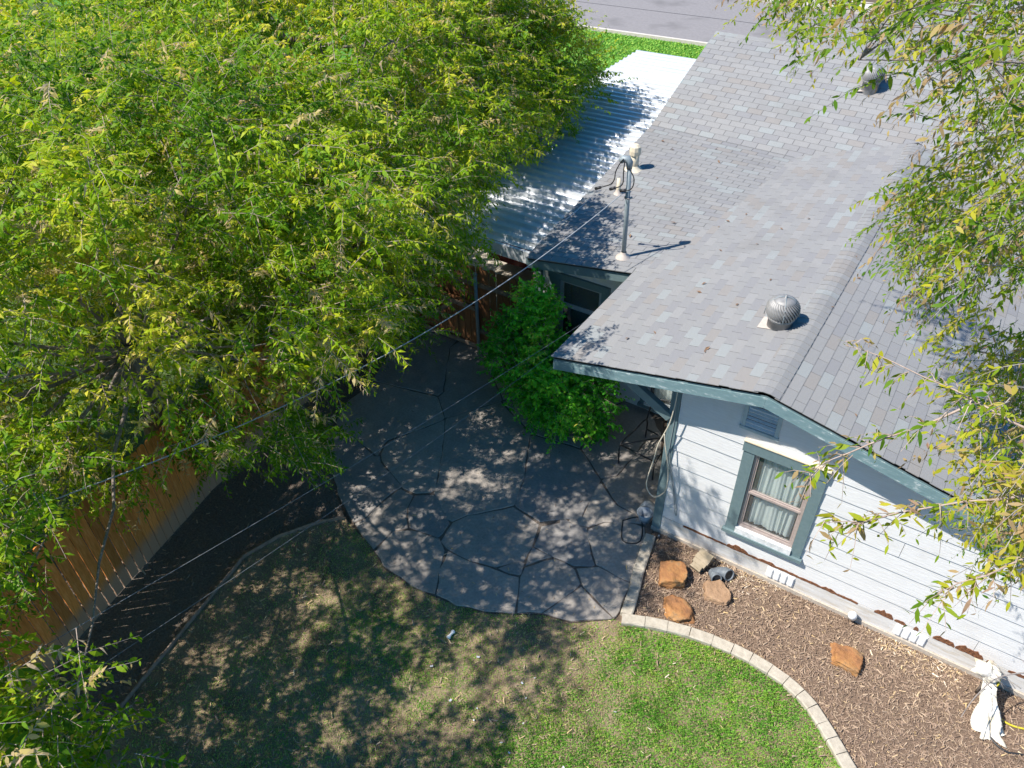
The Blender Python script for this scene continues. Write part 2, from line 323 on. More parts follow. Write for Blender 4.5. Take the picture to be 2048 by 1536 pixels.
STONES = [[(-4.167,-2.447),(-4.127,-2.423),(-4.055,-2.235),(-4.035,-1.675),(-3.971,-1.431),(-4.659,-1.179),(-4.779,-1.087),(-4.851,-1.111),(-5.535,-0.955),(-5.839,-1.011),(-5.887,-1.083),(-5.883,-1.163),(-5.751,-1.331),(-4.791,-2.131)],[(-3.531,-2.683),(-3.507,-2.243),(-3.343,-2.083),(-3.623,-1.743),(-3.715,-1.475),(-3.963,-1.467),(-4.015,-1.535),(-4.055,-2.235),(-4.127,-2.447)],[(-3.347,-2.067),(-2.843,-1.967),(-2.815,-1.875),(-2.867,-1.627),(-3.387,-1.287),(-3.455,-1.275),(-3.711,-1.471),(-3.623,-1.743)],[(-3.047,-2.867),(-2.435,-2.875),(-2.243,-2.827),(-2.243,-2.763),(-2.463,-2.443),(-2.583,-2.103),(-2.815,-1.963),(-3.311,-2.079),(-3.507,-2.243),(-3.499,-2.699),(-3.203,-2.843)],[(-2.591,-2.083),(-2.175,-2.055),(-1.779,-1.971),(-1.475,-1.635),(-1.515,-1.335),(-1.639,-0.899),(-2.187,-0.803),(-2.711,-1.359),(-2.843,-1.587),(-2.835,-1.795),(-2.771,-2.011)],[(-2.223,-2.823),(-1.895,-2.795),(-1.471,-2.679),(-1.095,-2.475),(-1.127,-2.347),(-1.371,-1.911),(-2.175,-2.055),(-2.563,-2.087),(-2.463,-2.443)],[(-1.743,-1.963),(-1.395,-1.895),(-1.379,-1.859),(-1.451,-1.651),(-1.511,-1.659),(-1.611,-1.759)],[(-1.411,-1.703),(-1.151,-1.323),(-1.503,-1.347),(-1.479,-1.539)],[(-1.071,-2.443),(-0.787,-2.263),(-0.551,-1.619),(-0.555,-1.535),(-0.763,-1.343),(-1.127,-1.323),(-1.407,-1.723),(-1.363,-1.923)],[(-0.779,-2.267),(-0.363,-2.167),(0.081,-1.831),(0.089,-1.791),(-0.535,-1.575)],[(-1.503,-1.323),(-0.795,-1.335),(-0.559,-1.171),(-0.539,-1.119),(-0.911,-0.711),(-0.979,-0.559),(-1.263,-0.627),(-1.343,-0.587),(-1.403,-0.639),(-1.395,-0.715),(-1.615,-0.915)],[(0.093,-1.787),(0.125,-1.755),(0.125,-1.635),(0.073,-1.127),(-0.495,-1.135),(-0.747,-1.323),(-0.731,-1.371),(-0.507,-1.567)],[(-0.523,-1.123),(0.005,-1.135),(0.073,-1.099),(-0.087,-0.287),(-0.223,-0.063),(-0.383,-0.087),(-0.563,-0.167),(-0.791,-0.339),(-0.947,-0.543),(-0.955,-0.615),(-0.911,-0.711)],[(-3.831,-1.463),(-3.707,-1.443),(-3.499,-1.291),(-3.483,-1.183),(-4.167,-0.007),(-4.371,0.253),(-4.883,-0.707),(-4.879,-0.839),(-4.803,-1.043),(-4.687,-1.167),(-3.947,-1.447)],[(-2.927,-1.607),(-2.851,-1.599),(-2.711,-1.359),(-2.187,-0.779),(-2.387,-0.187),(-2.851,0.789),(-3.787,1.217),(-4.363,0.333),(-4.367,0.273),(-4.167,-0.007),(-3.547,-1.067),(-3.463,-1.263)],[(-1.747,-0.867),(-1.659,-0.851),(-1.147,-0.423),(-1.267,0.453),(-1.907,0.913),(-2.799,0.789),(-2.823,0.717),(-2.387,-0.187),(-2.207,-0.747),(-2.143,-0.803)],[(-2.847,0.793),(-1.931,0.921),(-2.171,1.769),(-3.107,1.877),(-3.751,1.301),(-3.767,1.233),(-3.723,1.197)],[(-1.307,0.493),(-1.239,0.509),(-1.083,0.673),(-1.035,1.685),(-0.979,1.789),(-0.855,1.905),(-0.899,2.021),(-1.627,2.697),(-1.783,2.553),(-2.155,1.745),(-1.915,0.925)],[(-0.267,0.013),(-0.195,0.025),(-0.175,0.145),(-0.311,0.689),(-0.687,1.593),(-0.819,1.841),(-0.883,1.853),(-0.979,1.789),(-1.035,1.685),(-1.083,0.673),(-1.251,0.501),(-1.263,0.437),(-0.783,0.097),(-0.415,0.065)],[(-1.287,-0.627),(-0.963,-0.547),(-0.791,-0.339),(-0.611,-0.199),(-0.219,-0.019),(-0.415,0.065),(-0.783,0.097),(-1.243,0.393),(-1.267,0.333),(-1.147,-0.423),(-1.299,-0.551)],[(-4.867,-1.107),(-4.811,-1.099),(-4.799,-1.059),(-4.895,-0.775),(-4.883,-0.707),(-4.387,0.237),(-4.395,0.305),(-4.799,0.661),(-4.895,0.705),(-6.015,0.465),(-6.223,0.393),(-6.235,-0.335),(-6.031,-0.811),(-5.827,-0.987),(-5.535,-0.955)],[(-6.243,0.417),(-4.859,0.729),(-4.863,0.877),(-5.583,2.077),(-5.599,2.341),(-6.155,2.425),(-6.251,2.381),(-6.319,2.269),(-6.535,1.325)],[(-4.407,0.313),(-4.371,0.321),(-4.267,0.477),(-3.783,1.233),(-3.783,1.277),(-4.859,2.201),(-5.011,2.289),(-5.095,2.405),(-5.551,2.341),(-5.583,2.077),(-4.863,0.877),(-4.851,0.709)],[(-3.787,1.293),(-3.659,1.369),(-3.123,1.873),(-3.251,2.289),(-3.571,2.489),(-3.683,2.637),(-4.035,2.685),(-4.215,2.685),(-5.075,2.445),(-5.087,2.393),(-5.011,2.289),(-4.859,2.201)],[(-2.171,1.777),(-1.783,2.553),(-1.627,2.709),(-1.703,2.797),(-2.635,3.185),(-3.243,2.893),(-3.659,2.649),(-3.571,2.489),(-3.251,2.289),(-3.091,1.889)]]
sheet('ground', [(-250,-250),(250,-250),(250,250),(-250,250)], 0.0, M['soil'])
sheet('dirt_bed', [(-7.3,-8.5)] + EDGING[:1] + EDGING + [(-4.75,-2.16),(-5.85,-1.24),(-6.22,-.37),(-6.6,1.5),(-7.3,2.4)], .004, M['dark_soil'])
sheet('neighbour_yard', [(-60,-40),(-7.6,-40),(-7.6,14.1),(-60,14.1)], .003, M['yard_grass'])
sheet('lawn', LAWN, .008, M['lawn_soil'])
sheet('mulch_bed', MULCH, .012, M['mulch_base'])
patio = sheet('patio', PATIO, .024, M['mortar'])
sheet('carport_floor', [(-7.4,2.6),(-3.6,2.6),(-3.6,14),(-7.4,14)], .004, M['concrete'])
sheet('front_lawn', [(-40,14.2),(20,14.2),(20,24.3),(-9.0,23.5),(-40,21.6)], .006, M['front_grass'])
road = sheet('road', [(-60,20.2),(-40,21.75),(-9,23.65),(20,24.45),(60,25.5),(60,33.2),(20,31.9),(-9,31.0),(-40,28.8),(-60,27.4)], .012, M['asphalt'])
sheet('far_pavement', [(-60,27.7),(-40,29.1),(-9,31.3),(20,32.2),(60,33.5),(60,36),(-60,30.5)], .11, M['sidewalk'])
def strip(name, pts, w, z0, z1, mat, kind='structure', parent=None):
    mb = MB()
    for a, b in zip(pts[:-1], pts[1:]):
        mb.beam((a[0], a[1], (z0+z1)/2), (b[0], b[1], (z0+z1)/2), w, z1 - z0)
    o = mb.build(name, mat, parent); return tag(o, kind=kind) if parent is None else o
strip('kerb', [(-40,21.68),(-9,23.58),(20,24.38)], .15, 0, .13, M['sidewalk'])
strip('far_kerb', [(-60,27.55),(-9,31.15),(20,32.05)], .15, 0, .13, M['sidewalk'])
strip('road_seam', [(-40,25.4),(-9,27.55),(20,28.4)], .05, .0135, .0155, M['roof_deck'])

def shrink(poly, d):
    """inset a polygon, then roughen its outline"""
    n = len(poly); a = sum(poly[i][0]*poly[(i+1) % n][1] - poly[(i+1) % n][0]*poly[i][1] for i in range(n))
    if a < 0: poly = poly[::-1]
    out = []
    for i in range(n):
        p0, p1, p2 = (Vector(poly[(i+k) % n]) for k in (-1, 0, 1))
        e1 = (p1-p0).normalized(); e2 = (p2-p1).normalized(); n1 = Vector((-e1.y, e1.x)); n2 = Vector((-e2.y, e2.x)); m = (n1+n2)
        m = m.normalized() if m.length > 1e-3 else n1
        out.append(p1 + m * d / max(.5, m.dot(n1)))
    res = []
    for i in range(n):
        a_, b_ = out[i], out[(i+1) % n]; L = (b_-a_).length; k = max(1, int(L/.16)); nn = Vector((-(b_-a_).y, (b_-a_).x)).normalized()
        for j in range(k): res.append(a_.lerp(b_, j/k) + nn * random.uniform(-.012, .012) + (Vector((random.uniform(-.012,.012), random.uniform(-.012,.012)))))
    return res
for s_i, s in enumerate(STONES):
    mb = MB(); h = random.uniform(.030, .040); mb.prism(shrink(s, random.uniform(.005, .012)), .0, h, .007)
    mb.build('flagstone', M['flagstone'], patio)

# lawn grass: blades, thin and dry to the left, lush to the right
def blades(name, n, poly, box, dens, hgt, wid, colfun, mat, z=.008):
    P = np.stack([RNG.uniform(box[0], box[1], n), RNG.uniform(box[2], box[3], n)], 1); P = P[inside(P, poly)]
    P = P[RNG.random(len(P)) < dens(P)]; n = len(P); h = hgt(P) * RNG.uniform(.6, 1.3, n); a = RNG.uniform(0, 2*np.pi, n); tilt = RNG.uniform(.2, 1.25, n)
    w = wid * RNG.uniform(.7, 1.3, n); d = np.stack([np.cos(a), np.sin(a)], 1); s = np.stack([-np.sin(a), np.cos(a)], 1)
    V = np.zeros((n, 4, 3)); V[:, 0, :2] = P + s*w[:, None]/2; V[:, 1, :2] = P - s*w[:, None]/2
    mid = d*(np.sin(tilt*.6)*h*.55)[:, None]; V[:, 2, :2] = P + mid + s*w[:, None]*.2; V[:, 2, 2] = np.cos(tilt*.6)*h*.6
    V[:, 3, :2] = P + d*(np.sin(tilt)*h)[:, None]; V[:, 3, 2] = np.cos(tilt)*h*.95; V[:, :, 2] += z
    i = np.arange(n)[:, None]*4
    F = np.concatenate([i+np.array([0, 1, 2]), i+np.array([1, 3, 2])]); c = np.repeat(np.clip(colfun(P, n), 0, 1), 4)
    o = link(name, mesh_np(name, V.reshape(-1, 3), [F], mat, c)); return tag(o, kind='stuff')
def lush(P):
    e = P[:, 0] + .30*(P[:, 1]+2.0)*0.0; n1 = vnoise(P, 1.1, 3); n2 = vnoise(P, 3.1, 5)
    return np.clip((e + .60 + (n1-.5)*1.6 + (n2-.5)*.5)/.9, 0, 1)
def patch(P): return np.clip(.15 + 1.5*(vnoise(P, .8, 9)*.6 + vnoise(P, 2.4, 2)*.4 - .28), 0, 1)
def gdens(P):
    edge = np.clip((P[:, 0] + 4.75 + .08*(P[:, 1]+5))/1.5 + (vnoise(P, 2.0, 21)-.5)*.5, 0, 1)
    return np.clip(.40 + .60*np.maximum(lush(P), patch(P)) , 0, 1) * (.12+.88*edge)
def gcol(P, n):
    l = lush(P); pt = patch(P); g = np.maximum(l, pt)*(.62+.5*vnoise(P, 2.6, 31))
    straw = RNG.random(n) > (.50 + .48*g); c = RNG.uniform(.05, .55, n) + (1-l)*.08 + (vnoise(P, 4.0, 41)-.5)*.35
    return np.where(straw, RNG.uniform(.72, 1.0, n), c)
tag(blades('grass', 520000, LAWN, (-5.4, 4.4, -9, -1.3), gdens, lambda P: (.026 + .020*lush(P))*(.6+.85*vnoise(P, 7.0, 51)), .0075, gcol, M['grass']), 'patchy back lawn grass, lush by the curb and dry in the shade', 'grass')
tag(blades('roadside_grass', 26000, [(-16,14.3),(-6,14.3),(-6,23.6),(-16,23.0)], (-16,-6,14.3,23.6), lambda P: np.ones(len(P)), lambda P: np.full(len(P), .10), .05, lambda P, n: RNG.uniform(.1, .6, n), M['grass'], .006), 'bright green front lawn strip beside the road', 'grass')

# bark mulch chips
def chips(name, n, poly, box, L, mat, colfun, z, flat=.3):
    P = np.stack([RNG.uniform(box[0], box[1], n), RNG.uniform(box[2], box[3], n)], 1); P = P[inside(P, poly)]; n = len(P)
    a = RNG.uniform(0, 2*np.pi, n); l = L*(.35+2.0*RNG.beta(1.3, 3.2, n)); w = l*RNG.uniform(.12, .32, n); th = .35*w
    d = np.stack([np.cos(a), np.sin(a), RNG.normal(0, flat, n)], 1); d /= np.linalg.norm(d, axis=1)[:, None]
    s = np.stack([-np.sin(a), np.cos(a), RNG.normal(0, flat, n)], 1); u = np.cross(d, s)
    c = np.concatenate([P, (z + RNG.uniform(.002, .025, n))[:, None]], 1)
    V = np.stack([c - d*l[:, None]/2 - s*w[:, None]*.3, c - d*l[:, None]*.4 + s*w[:, None]*.4, c + d*l[:, None]/2 + s*w[:, None]*.2, c + d*l[:, None]*.42 - s*w[:, None]*.5, c + u*th[:, None]], 1)
    i = np.arange(n)[:, None]*5; F = np.concatenate([i+np.array(q) for q in ([0,3,4],[3,2,4],[2,1,4],[1,0,4])])
    return tag(link(name, mesh_np(name, V.reshape(-1, 3), [F], mat, np.repeat(colfun(P, n), 5))), kind='stuff')
def chipcol(P, n):
    near = np.clip(1-(-P[:, 1]-.15)/.5, 0, 1)*(vnoise(P, 1.6, 4) > .42)*(P[:, 0] > .9)
    return np.clip(RNG.beta(2, 3.2, n) + near*RNG.uniform(0, .5, n), 0, 1)
tag(chips('mulch', 42000, MULCH, (-.2, 5.9, -3, .1), .045, M['chip'], chipcol, .012), 'shredded brown bark mulch in the bed along the white wall', 'mulch')
DIRT = [(-7.2,-8.4)] + EDGING[:1] + EDGING + [(-4.75,-2.16),(-5.85,-1.24),(-6.22,-.37),(-6.6,1.5),(-7.2,2.3)]
tag(chips('leaf_litter', 7000, DIRT, (-7.3, -4.2, -8.4, 2.4), .05, M['chip'], lambda P, n: RNG.uniform(0, .8, n)*RNG.random(n), .004), 'scattered dead leaves and twigs on the dark bed by the fence', 'leaf litter')
tag(chips('dry_litter', 5000, LAWN, (-5.3, .2, -8, -1.5), .045, M['chip'], lambda P, n: RNG.uniform(.2, .95, n), .012), 'dry leaf litter scattered over the shaded lawn', 'leaf litter')
tag(chips('lawn_litter', 500, LAWN, (-.2, 4.2, -7, -1.4), .05, M['chip'], lambda P, n: RNG.uniform(.3, 1, n), .03), 'few fallen leaves lying on the sunny lawn', 'leaf litter')
tag(chips('patio_litter', 900, PATIO, (-6.5, .2, -2.8, 3), .04, M['chip'], lambda P, n: RNG.uniform(.2, .95, n), .036), 'dead leaves and crumbs scattered on the flagstones', 'leaf litter')

# bed edging
ed = empty('bed_edging', (EDGING[3][0], EDGING[3][1], 0), 'thin dark edging strip between the fence bed and the dry lawn', 'edging')
for a, b in zip(EDGING[:-1], EDGING[1:]):
    mb = MB(); mb.beam((a[0]-EDGING[3][0], a[1]-EDGING[3][1], .02), (b[0]-EDGING[3][0], b[1]-EDGING[3][1], .03), .018, .10); mb.build('edging_strip', M['fence_rail'], ed)
def curb(name, pts, label, w=.165, h=.085):
    o = empty(name, (pts[0][0], pts[0][1], 0), label, 'curb'); b0 = Vector((pts[0][0], pts[0][1]))
    P = [Vector(p) - b0 for p in pts]
    for i in range(len(P)-1):
        a, b = P[i], P[i+1]; d = (b-a).normalized(); a2 = a + d*.004; b2 = b - d*.004
        def nrm(k):
            e = (P[min(k+1, len(P)-1)] - P[max(k-1, 0)]).normalized(); return Vector((-e.y, e.x))
        na, nb = nrm(i), nrm(i+1); mb = MB(); hh = h + random.uniform(-.006, .006); J = lambda: random.uniform(-.004, .004)
        vs = []
        mid = (a2+b2)/2; nm = (na+nb).normalized()
        for q, nn in ((a2, na), (mid, nm), (b2, nb)):
            for s_, zz in ((-1, -.02), (-1, hh-.015), (-.82, hh), (.82, hh), (1, hh-.015), (1, -.02)): vs.append((q.x+nn.x*s_*w/2+J(), q.y+nn.y*s_*w/2+J(), zz+J()*.5))
        fs = [(k*6+j, k*6+j+1, k*6+6+j+1, k*6+6+j) for k in range(2) for j in range(5)] + [(0,1,2,3,4,5), (17,16,15,14,13,12)]
        mb.add(vs, fs); ob = mb.build('curb_segment', M['concrete'], o)
    return o
curb('garden_curb', CURB1, 'short straight run of pale concrete curb between patio and mulch')
curb('garden_curb', CURB2, 'long curved concrete curb between green lawn and bark mulch')

# ------------------------------------------------------------------ house
house = empty('house', (0, 0, 0), 'white single storey house with grey shingle roof and teal trim', 'house')
EAVE_X, RIDGE_X, RIDGE_Z, KL, KR, OH, RX = -1.75, 1.12, 3.63, .218, .222, .40, 6.4
def zroof(x): return RIDGE_Z - KL*(RIDGE_X-x) if x < RIDGE_X else RIDGE_Z - KR*(x-RIDGE_X)
# --- gable wall with lap boards
wall = MB()
WX0, WX1, WZ0, WZ1 = 1.09, 1.89, .85, 2.32            # window opening
def gtop(x): return zroof(x) - .13
for (x0, x1, z0, z1) in ((-.02, WX0, .05, None), (WX1, RX, .05, None), (WX0, WX1, .05, WZ0), (WX0, WX1, WZ1, None)):
    xs = sorted({x0, x1} | ({RIDGE_X} if x0 < RIDGE_X < x1 else set()))
    for xa, xb in zip(xs[:-1], xs[1:]):
        ta, tb = (z1, z1) if z1 else (gtop(xa), gtop(xb))
        wall.add([(xa,.02,z0),(xb,.02,z0),(xb,.12,z0),(xa,.12,z0),(xa,.02,ta),(xb,.02,tb),(xb,.12,tb),(xa,.12,ta)], [(0,3,2,1),(4,5,6,7),(0,1,5,4),(1,2,6,5),(2,3,7,6),(3,0,4,7)])
wall.box(-.10, -.02, 0.0, 2.45, .0, 2.85)
wall = wall.build('wall', M['siding'], house)
def clip(poly, a, b, c):
    """keep a*x+b*z<=c"""
    out = []
    for i in range(len(poly)):
        p, q = poly[i], poly[(i+1) % len(poly)]; dp = a*p[0]+b*p[1]-c; dq = a*q[0]+b*q[1]-c
        if dp <= 0: out.append(p)
        if dp*dq < 0: t_ = dp/(dp-dq); out.append((p[0]+(q[0]-p[0])*t_, p[1]+(q[1]-p[1])*t_))
    return out
def lap(mb, poly, z0, exp, y0=0.0, thick=.019):
    if len(poly) < 3: return
    f = lambda p: y0 - .003 - thick*(1-(p[1]-z0)/exp*.85)
    n = len(poly); vs = [(p[0], f(p), p[1]) for p in poly] + [(p[0], y0+.012, p[1]) for p in poly]
    mb.add(vs, [tuple(range(n))] + [((i+1) % n, i, n+i, n+(i+1) % n) for i in range(n)])
EXP = .284
SEAM = {1: 4.32, 3: 5.3, 5: 3.1, 8: 4.6}
for k in range(1, 13):
    z0 = EXP*k + .1; mb = MB(); z1 = z0 + EXP - .002
    base = [(.002, z0), (RX, z0), (RX, z1), (.002, z1)]
    for side in (0, 1):
        pl = clip(base, (1 if side == 0 else -1), 0, (RIDGE_X if side == 0 else -RIDGE_X))
        kk = -KL if side == 0 else KR
        pl = clip(pl, kk, 1, RIDGE_Z - .13 + kk*RIDGE_X)
        if not pl: continue
        parts_ = []
        if z1 <= WZ0 or z0 >= WZ1: parts_ = [pl]
        else:
            parts_ = [clip(pl, 1, 0, WX0), clip(pl, -1, 0, -WX1)]
            mid = clip(clip(pl, -1, 0, -WX0), 1, 0, WX1)
            if z0 < WZ0: parts_.append(clip(mid, 0, 1, WZ0))
            if z1 > WZ1: parts_.append(clip(mid, 0, -1, -WZ1))
        for q in parts_:
            if len(q) > 2 and z0 >= WZ0 and z1 <= WZ1 and side == 1:
                mR = MB(); lap(mR, q, z0, EXP) if k not in SEAM else [lap(mR, clip(q, 1, 0, SEAM[k]-.003), z0, EXP)]; mR.build('siding_board', M['siding'], wall)
                if k in SEAM: m2_ = MB(); lap(m2_, clip(q, -1, 0, -SEAM[k]-.003), z0, EXP); m2_.build('siding_board', M['siding'], wall)
            elif len(q) > 2:
                if k in SEAM and min(p[0] for p in q) < SEAM[k] < max(p[0] for p in q):
                    lap(mb, clip(q, 1, 0, SEAM[k]-.003), z0, EXP); m2_ = MB(); lap(m2_, clip(q, -1, 0, -SEAM[k]-.003), z0, EXP); m2_.build('siding_board', M['siding'], wall)
                else: lap(mb, q, z0, EXP)
    if mb.v: mb.build('siding_board', M['siding'], wall)
mb = MB(); mb.box(.0, RX, -.022, .019, .09, .372); sk = mb.build('skirt_board', M['skirt'], wall)
mb = MB(); mb.box(-.14, RX, -.05, .10, -.05, .088); mb.build('foundation', M['foundation'], house)
# rotten, peeling strip between the lowest lap board and the skirt
def rot(x0, x1, h, seed):
    rr = random.Random(seed); n = max(6, int((x1-x0)/.03)); vs = []; mb = MB()
    tops = []
    for i in range(n+1):
        x = x0+(x1-x0)*i/n; e = abs(math.sin(math.pi*i/n))**.6; tops.append((x, .386 + h*e*rr.uniform(.45, 1.0) + .002))
    bots = [(x, .362 - rr.uniform(0, .012)) for x, _ in tops]
    vs = [(x, -.0275, z) for x, z in bots] + [(x, -.0245-rr.uniform(0, .006), z) for x, z in tops] + [(x, -.004, z) for x, z in tops]
    m = n+1; mb.add(vs, [(i, i+1, m+i+1, m+i) for i in range(n)] + [(m+i, m+i+1, 2*m+i+1, 2*m+i) for i in range(n)]); return mb.build('rotten_patch', M['rotten_wood'], wall)
for j, q in enumerate(((.35,.62,.012),(.62,1.02,.006),(1.03,1.36,.085),(1.36,1.52,.012),(1.5,1.76,.05),(1.76,2.1,.018),(2.1,2.4,.022),(2.4,2.62,.05),(2.62,2.9,.018),(3.12,3.36,.095),(3.38,3.52,.03),(3.62,3.68,.05),(3.86,4.12,.095),(4.13,4.46,.12),(4.5,4.62,.04),(4.75,5.2,.03))): rot(*q, j)
mb = MB(); mb.box(-.102, -.001, -.034, .0, .03, 3.06); mb.box(-.134, -.104, -.034, .09, .03, 3.06); mb.build('corner_board', M['teal'], house)
# --- foundation vents
for x in (1.66, 3.42):
    o = link('foundation_vent', MB().box(x, x+.40, -.030, -.0225, .13, .33).mesh('foundation_vent', M['white_plastic']), house)
    for i in range(4): MB().box(x+.02+i*.1-.004, x+.085+i*.1, -.052, -.031, .145, .315).build('louvre', M['white_plastic'], o)
o = MB().lathe([(.0,.15),(.045,.13),(.06,.07),(.062,0),(.055,0)], 14, Matrix.Translation((2.90,-.08,.14)) @ Matrix.Rotation(math.radians(25), 4, 'X')).build('drain_elbow', M['white_plastic'], house, True)

# --- windows
def window(name, parent, y, ox0, ox1, oz0, oz1, ix0, ix1, iz0, iz1, zm, sash, cap, curtain, lab=None):
    """outer trim ox/oz, opening ix/iz, wall face at y, outside towards -y"""
    w = empty(name, (0, 0, 0)); w.parent = parent
    if lab: w['label'] = lab
    A = lambda n, m, *b: MB().box(*b).build(n, m, w)
    A('trim_board', M['teal'], ox0, ix0-.004, y-.045, y+.01, oz0+.03, iz1+.002); A('trim_board', M['teal'], ix1+.004, ox1, y-.045, y+.01, oz0+.03, iz1+.002)
    A('header', M['teal'], ox0-.015, ox1+.015, y-.060, y+.012, iz1+.004, oz1)
    if cap: A('header_cap', M['wood_cap'], ox0-.015, ox1+.015, y-.075, y-.004, oz1+.002, oz1+.018)
    A('sill', M['teal'], ox0-.03, ox1+.03, y-.085, y+.011, oz0-.03, oz0+.028)
    A('sill_top', M['flaking_white'], ix0-.01, ix1+.01, y-.070, y+.02, oz0+.029, iz0+.004)
    fr = MB(); b = .035
    fr.box(ix0, ix0+b, y-.012, y+.05, iz0+.006, iz1); fr.box(ix1-b, ix1, y-.012, y+.05, iz0+.006, iz1)
    fr.box(ix0+b+.001, ix1-b-.001, y-.012, y+.05, iz0+.006, iz0+.006+b*1.3); fr.box(ix0+b+.001, ix1-b-.001, y-.012, y+.05, iz1-b, iz1)
    fr.build('window_frame', sash, w)
    A('meeting_rail', sash, ix0+b+.001, ix1-b-.001, y-.016, y+.04, zm-.018, zm+.018)
    s2 = MB()
    for za, zb in ((iz0+.06, zm-.02), (zm+.02, iz1-b-.002)):
        s2.box(ix0+b+.002, ix0+b+.022, y+.0, y+.03, za, zb); s2.box(ix1-b-.022, ix1-b-.002, y+.0, y+.03, za, zb); s2.box(ix0+b+.023, ix1-b-.023, y+.0, y+.03, za, za+.02); s2.box(ix0+b+.023, ix1-b-.023, y+.0, y+.03, zb-.02, zb)
        A('pane', M['glass'], ix0+b+.02, ix1-b-.02, y+.012, y+.016, za+.01, zb-.01)
    s2.build('sash', sash, w)
    if curtain:
        n = 70; vs = []; nz = 8; xa, xb = ix0+.06+.05, ix1-.03
        for i in range(n+1):
            u = i/n
            for j in range(nz+1):
                vz = j/nz; pull = .05*math.sin(u*9)*(1-vz) + (.10*max(0, u-.55)*(1-vz))
                x = xa+(xb-xa)*u*(.97-.03*vz) - pull*.6; yy = y+.07+.015*math.sin(u*38+2.4*math.sin(u*7)+.5*vz)+.006*math.sin(u*83)
                vs.append((x, yy, iz0+.09+(iz1-iz0-.17)*vz))
        fs = [(i*(nz+1)+j, (i+1)*(nz+1)+j, (i+1)*(nz+1)+j+1, i*(nz+1)+j+1) for i in range(n) for j in range(nz)]
        link('curtain', MB().add(vs, fs).mesh('curtain', M['curtain'], True), w)
    MB().box(ix0-.3, ix1+.3, y+.45, y+.5, iz0-.3, iz1+.3).build('room_back', M['unlit_backing'], w)
    rm = MB(); rm.box(ix0-.05, ix0-.02, y+.125, y+.45, iz0-.05, iz1+.05); rm.box(ix1+.02, ix1+.05, y+.125, y+.45, iz0-.05, iz1+.05); rm.box(ix0-.02, ix1+.02, y+.125, y+.45, iz1+.02, iz1+.05); rm.box(ix0-.02, ix1+.02, y+.125, y+.45, iz0-.05, iz0-.02)
    rm.build('room_lining', M['unlit_backing'], w)
    return w
window('window', house, 0.0, .945, 2.025, .735, 2.485, WX0+.012, WX1-.012, WZ0+.012, WZ1-.012, 1.575, M['sash'], True, True, 'gable wall window with pale curtains and brown sash')
# --- gable louvre vent
gv = empty('gable_vent', (0, 0, 0)); gv.parent = house
fr = MB(); fr.box(.835, .885, -.040, -.0, 2.70, 3.40); fr.box(1.265, 1.315, -.040, 0, 2.70, 3.40); fr.box(.82, 1.33, -.050, 0, 2.655, 2.699); fr.build('vent_frame', M['vent_paint'], gv)
MB().box(.886, 1.264, -.016, -.013, 2.70, 3.40).build('vent_dark_sheet', M['unlit_backing'], gv)  # dark sheet over the siding, painting the shade between the slats
for i in range(11):
    z = 2.72+i*.06; MB().box(.888, 1.262, -.004, .004, -.020, .020, Matrix.Translation((0, -.030, z+.02)) @ Matrix.Rotation(math.radians(-62), 4, 'X')).build('slat', M['vent_slat'], gv)

# --- main (rear) walls under the far roof
mw = MB(); mw.box(-3.64, -3.36, 2.452, 2.6, 0, 2.72); mw.box(-2.40, -1.46, 2.452, 2.6, 0, 2.8); mw.box(-.48, 0, 2.452, 2.6, 0, 2.85); mw.box(-3.36, -2.40, 2.452, 2.6, 0, .92); mw.box(-3.36, -2.40, 2.452, 2.6, 2.30, 2.72)
mw.box(-1.46, -.48, 2.452, 2.6, 0, .2); mw.box(-1.46, -.48, 2.452, 2.6, 2.1, 2.85)
mw.box(-3.68, -3.5, 2.61, 13.2, 0, 2.66); mw.box(6.2, RX, .2, 13.2, 0, 2.4); mw.box(-3.6, RX, 13.0, 13.2, 0, 3.0)
mw = mw.build('rear_wall', M['siding'], house)
mg = MB(); mg.add([(-3.62, 2.62, 2.93), (-3.62, 9.9, 2.93), (-3.62, 9.9, 4.36), (-3.62, 7.35, 3.06)], [(0, 3, 2, 1)]); mg.build('gable_infill', M['siding'], house)
for k in range(0, 9):
    z0 = .1+EXP*k; mb = MB()
    pl = [(-3.63, z0), (-.02, z0), (-.02, z0+EXP-.002), (-3.63, z0+EXP-.002)]
    cuts = [(-3.30, -2.42, .94, 2.28), (-1.44, -.50, .22, 2.08)]
    xs = [(-3.63, -3.30), (-2.42, -1.44), (-.50, -.02)]
    for xa, xb in xs: lap(mb, clip(clip(pl, 1, 0, xb), -1, 0, -xa), z0, EXP, 2.45)
    for (xa, xb, za, zb) in cuts:
        mid = clip(clip(pl, 1, 0, xb), -1, 0, -xa)
        for q in (clip(mid, 0, 1, za), clip(mid, 0, -1, -zb)): lap(mb, q, z0, EXP, 2.45)
    mb.build('siding_board', M['siding'], mw)
window('window', house, 2.44, -3.47, -2.30, .82, 2.37, -3.26, -2.44, .95, 2.24, 1.72, M['sash_grey'], False, False, 'patio side window in teal trim under the far eave')
window('window', house, 2.44, -1.52, -.44, .16, 2.20, -1.42, -.52, .24, 2.06, 1.1, M['sash_grey'], False, True, 'porch window with pale drapes behind the eave bracket')
MB().box(-3.78, -3.645, 2.40, 2.46, 0, 2.72).build('corner_board', M['teal'], house)
MB().beam((-.115, -.03, 2.38), (-.86, -.20, 2.99), .10, .12).build('eave_bracket', M['teal'], house)

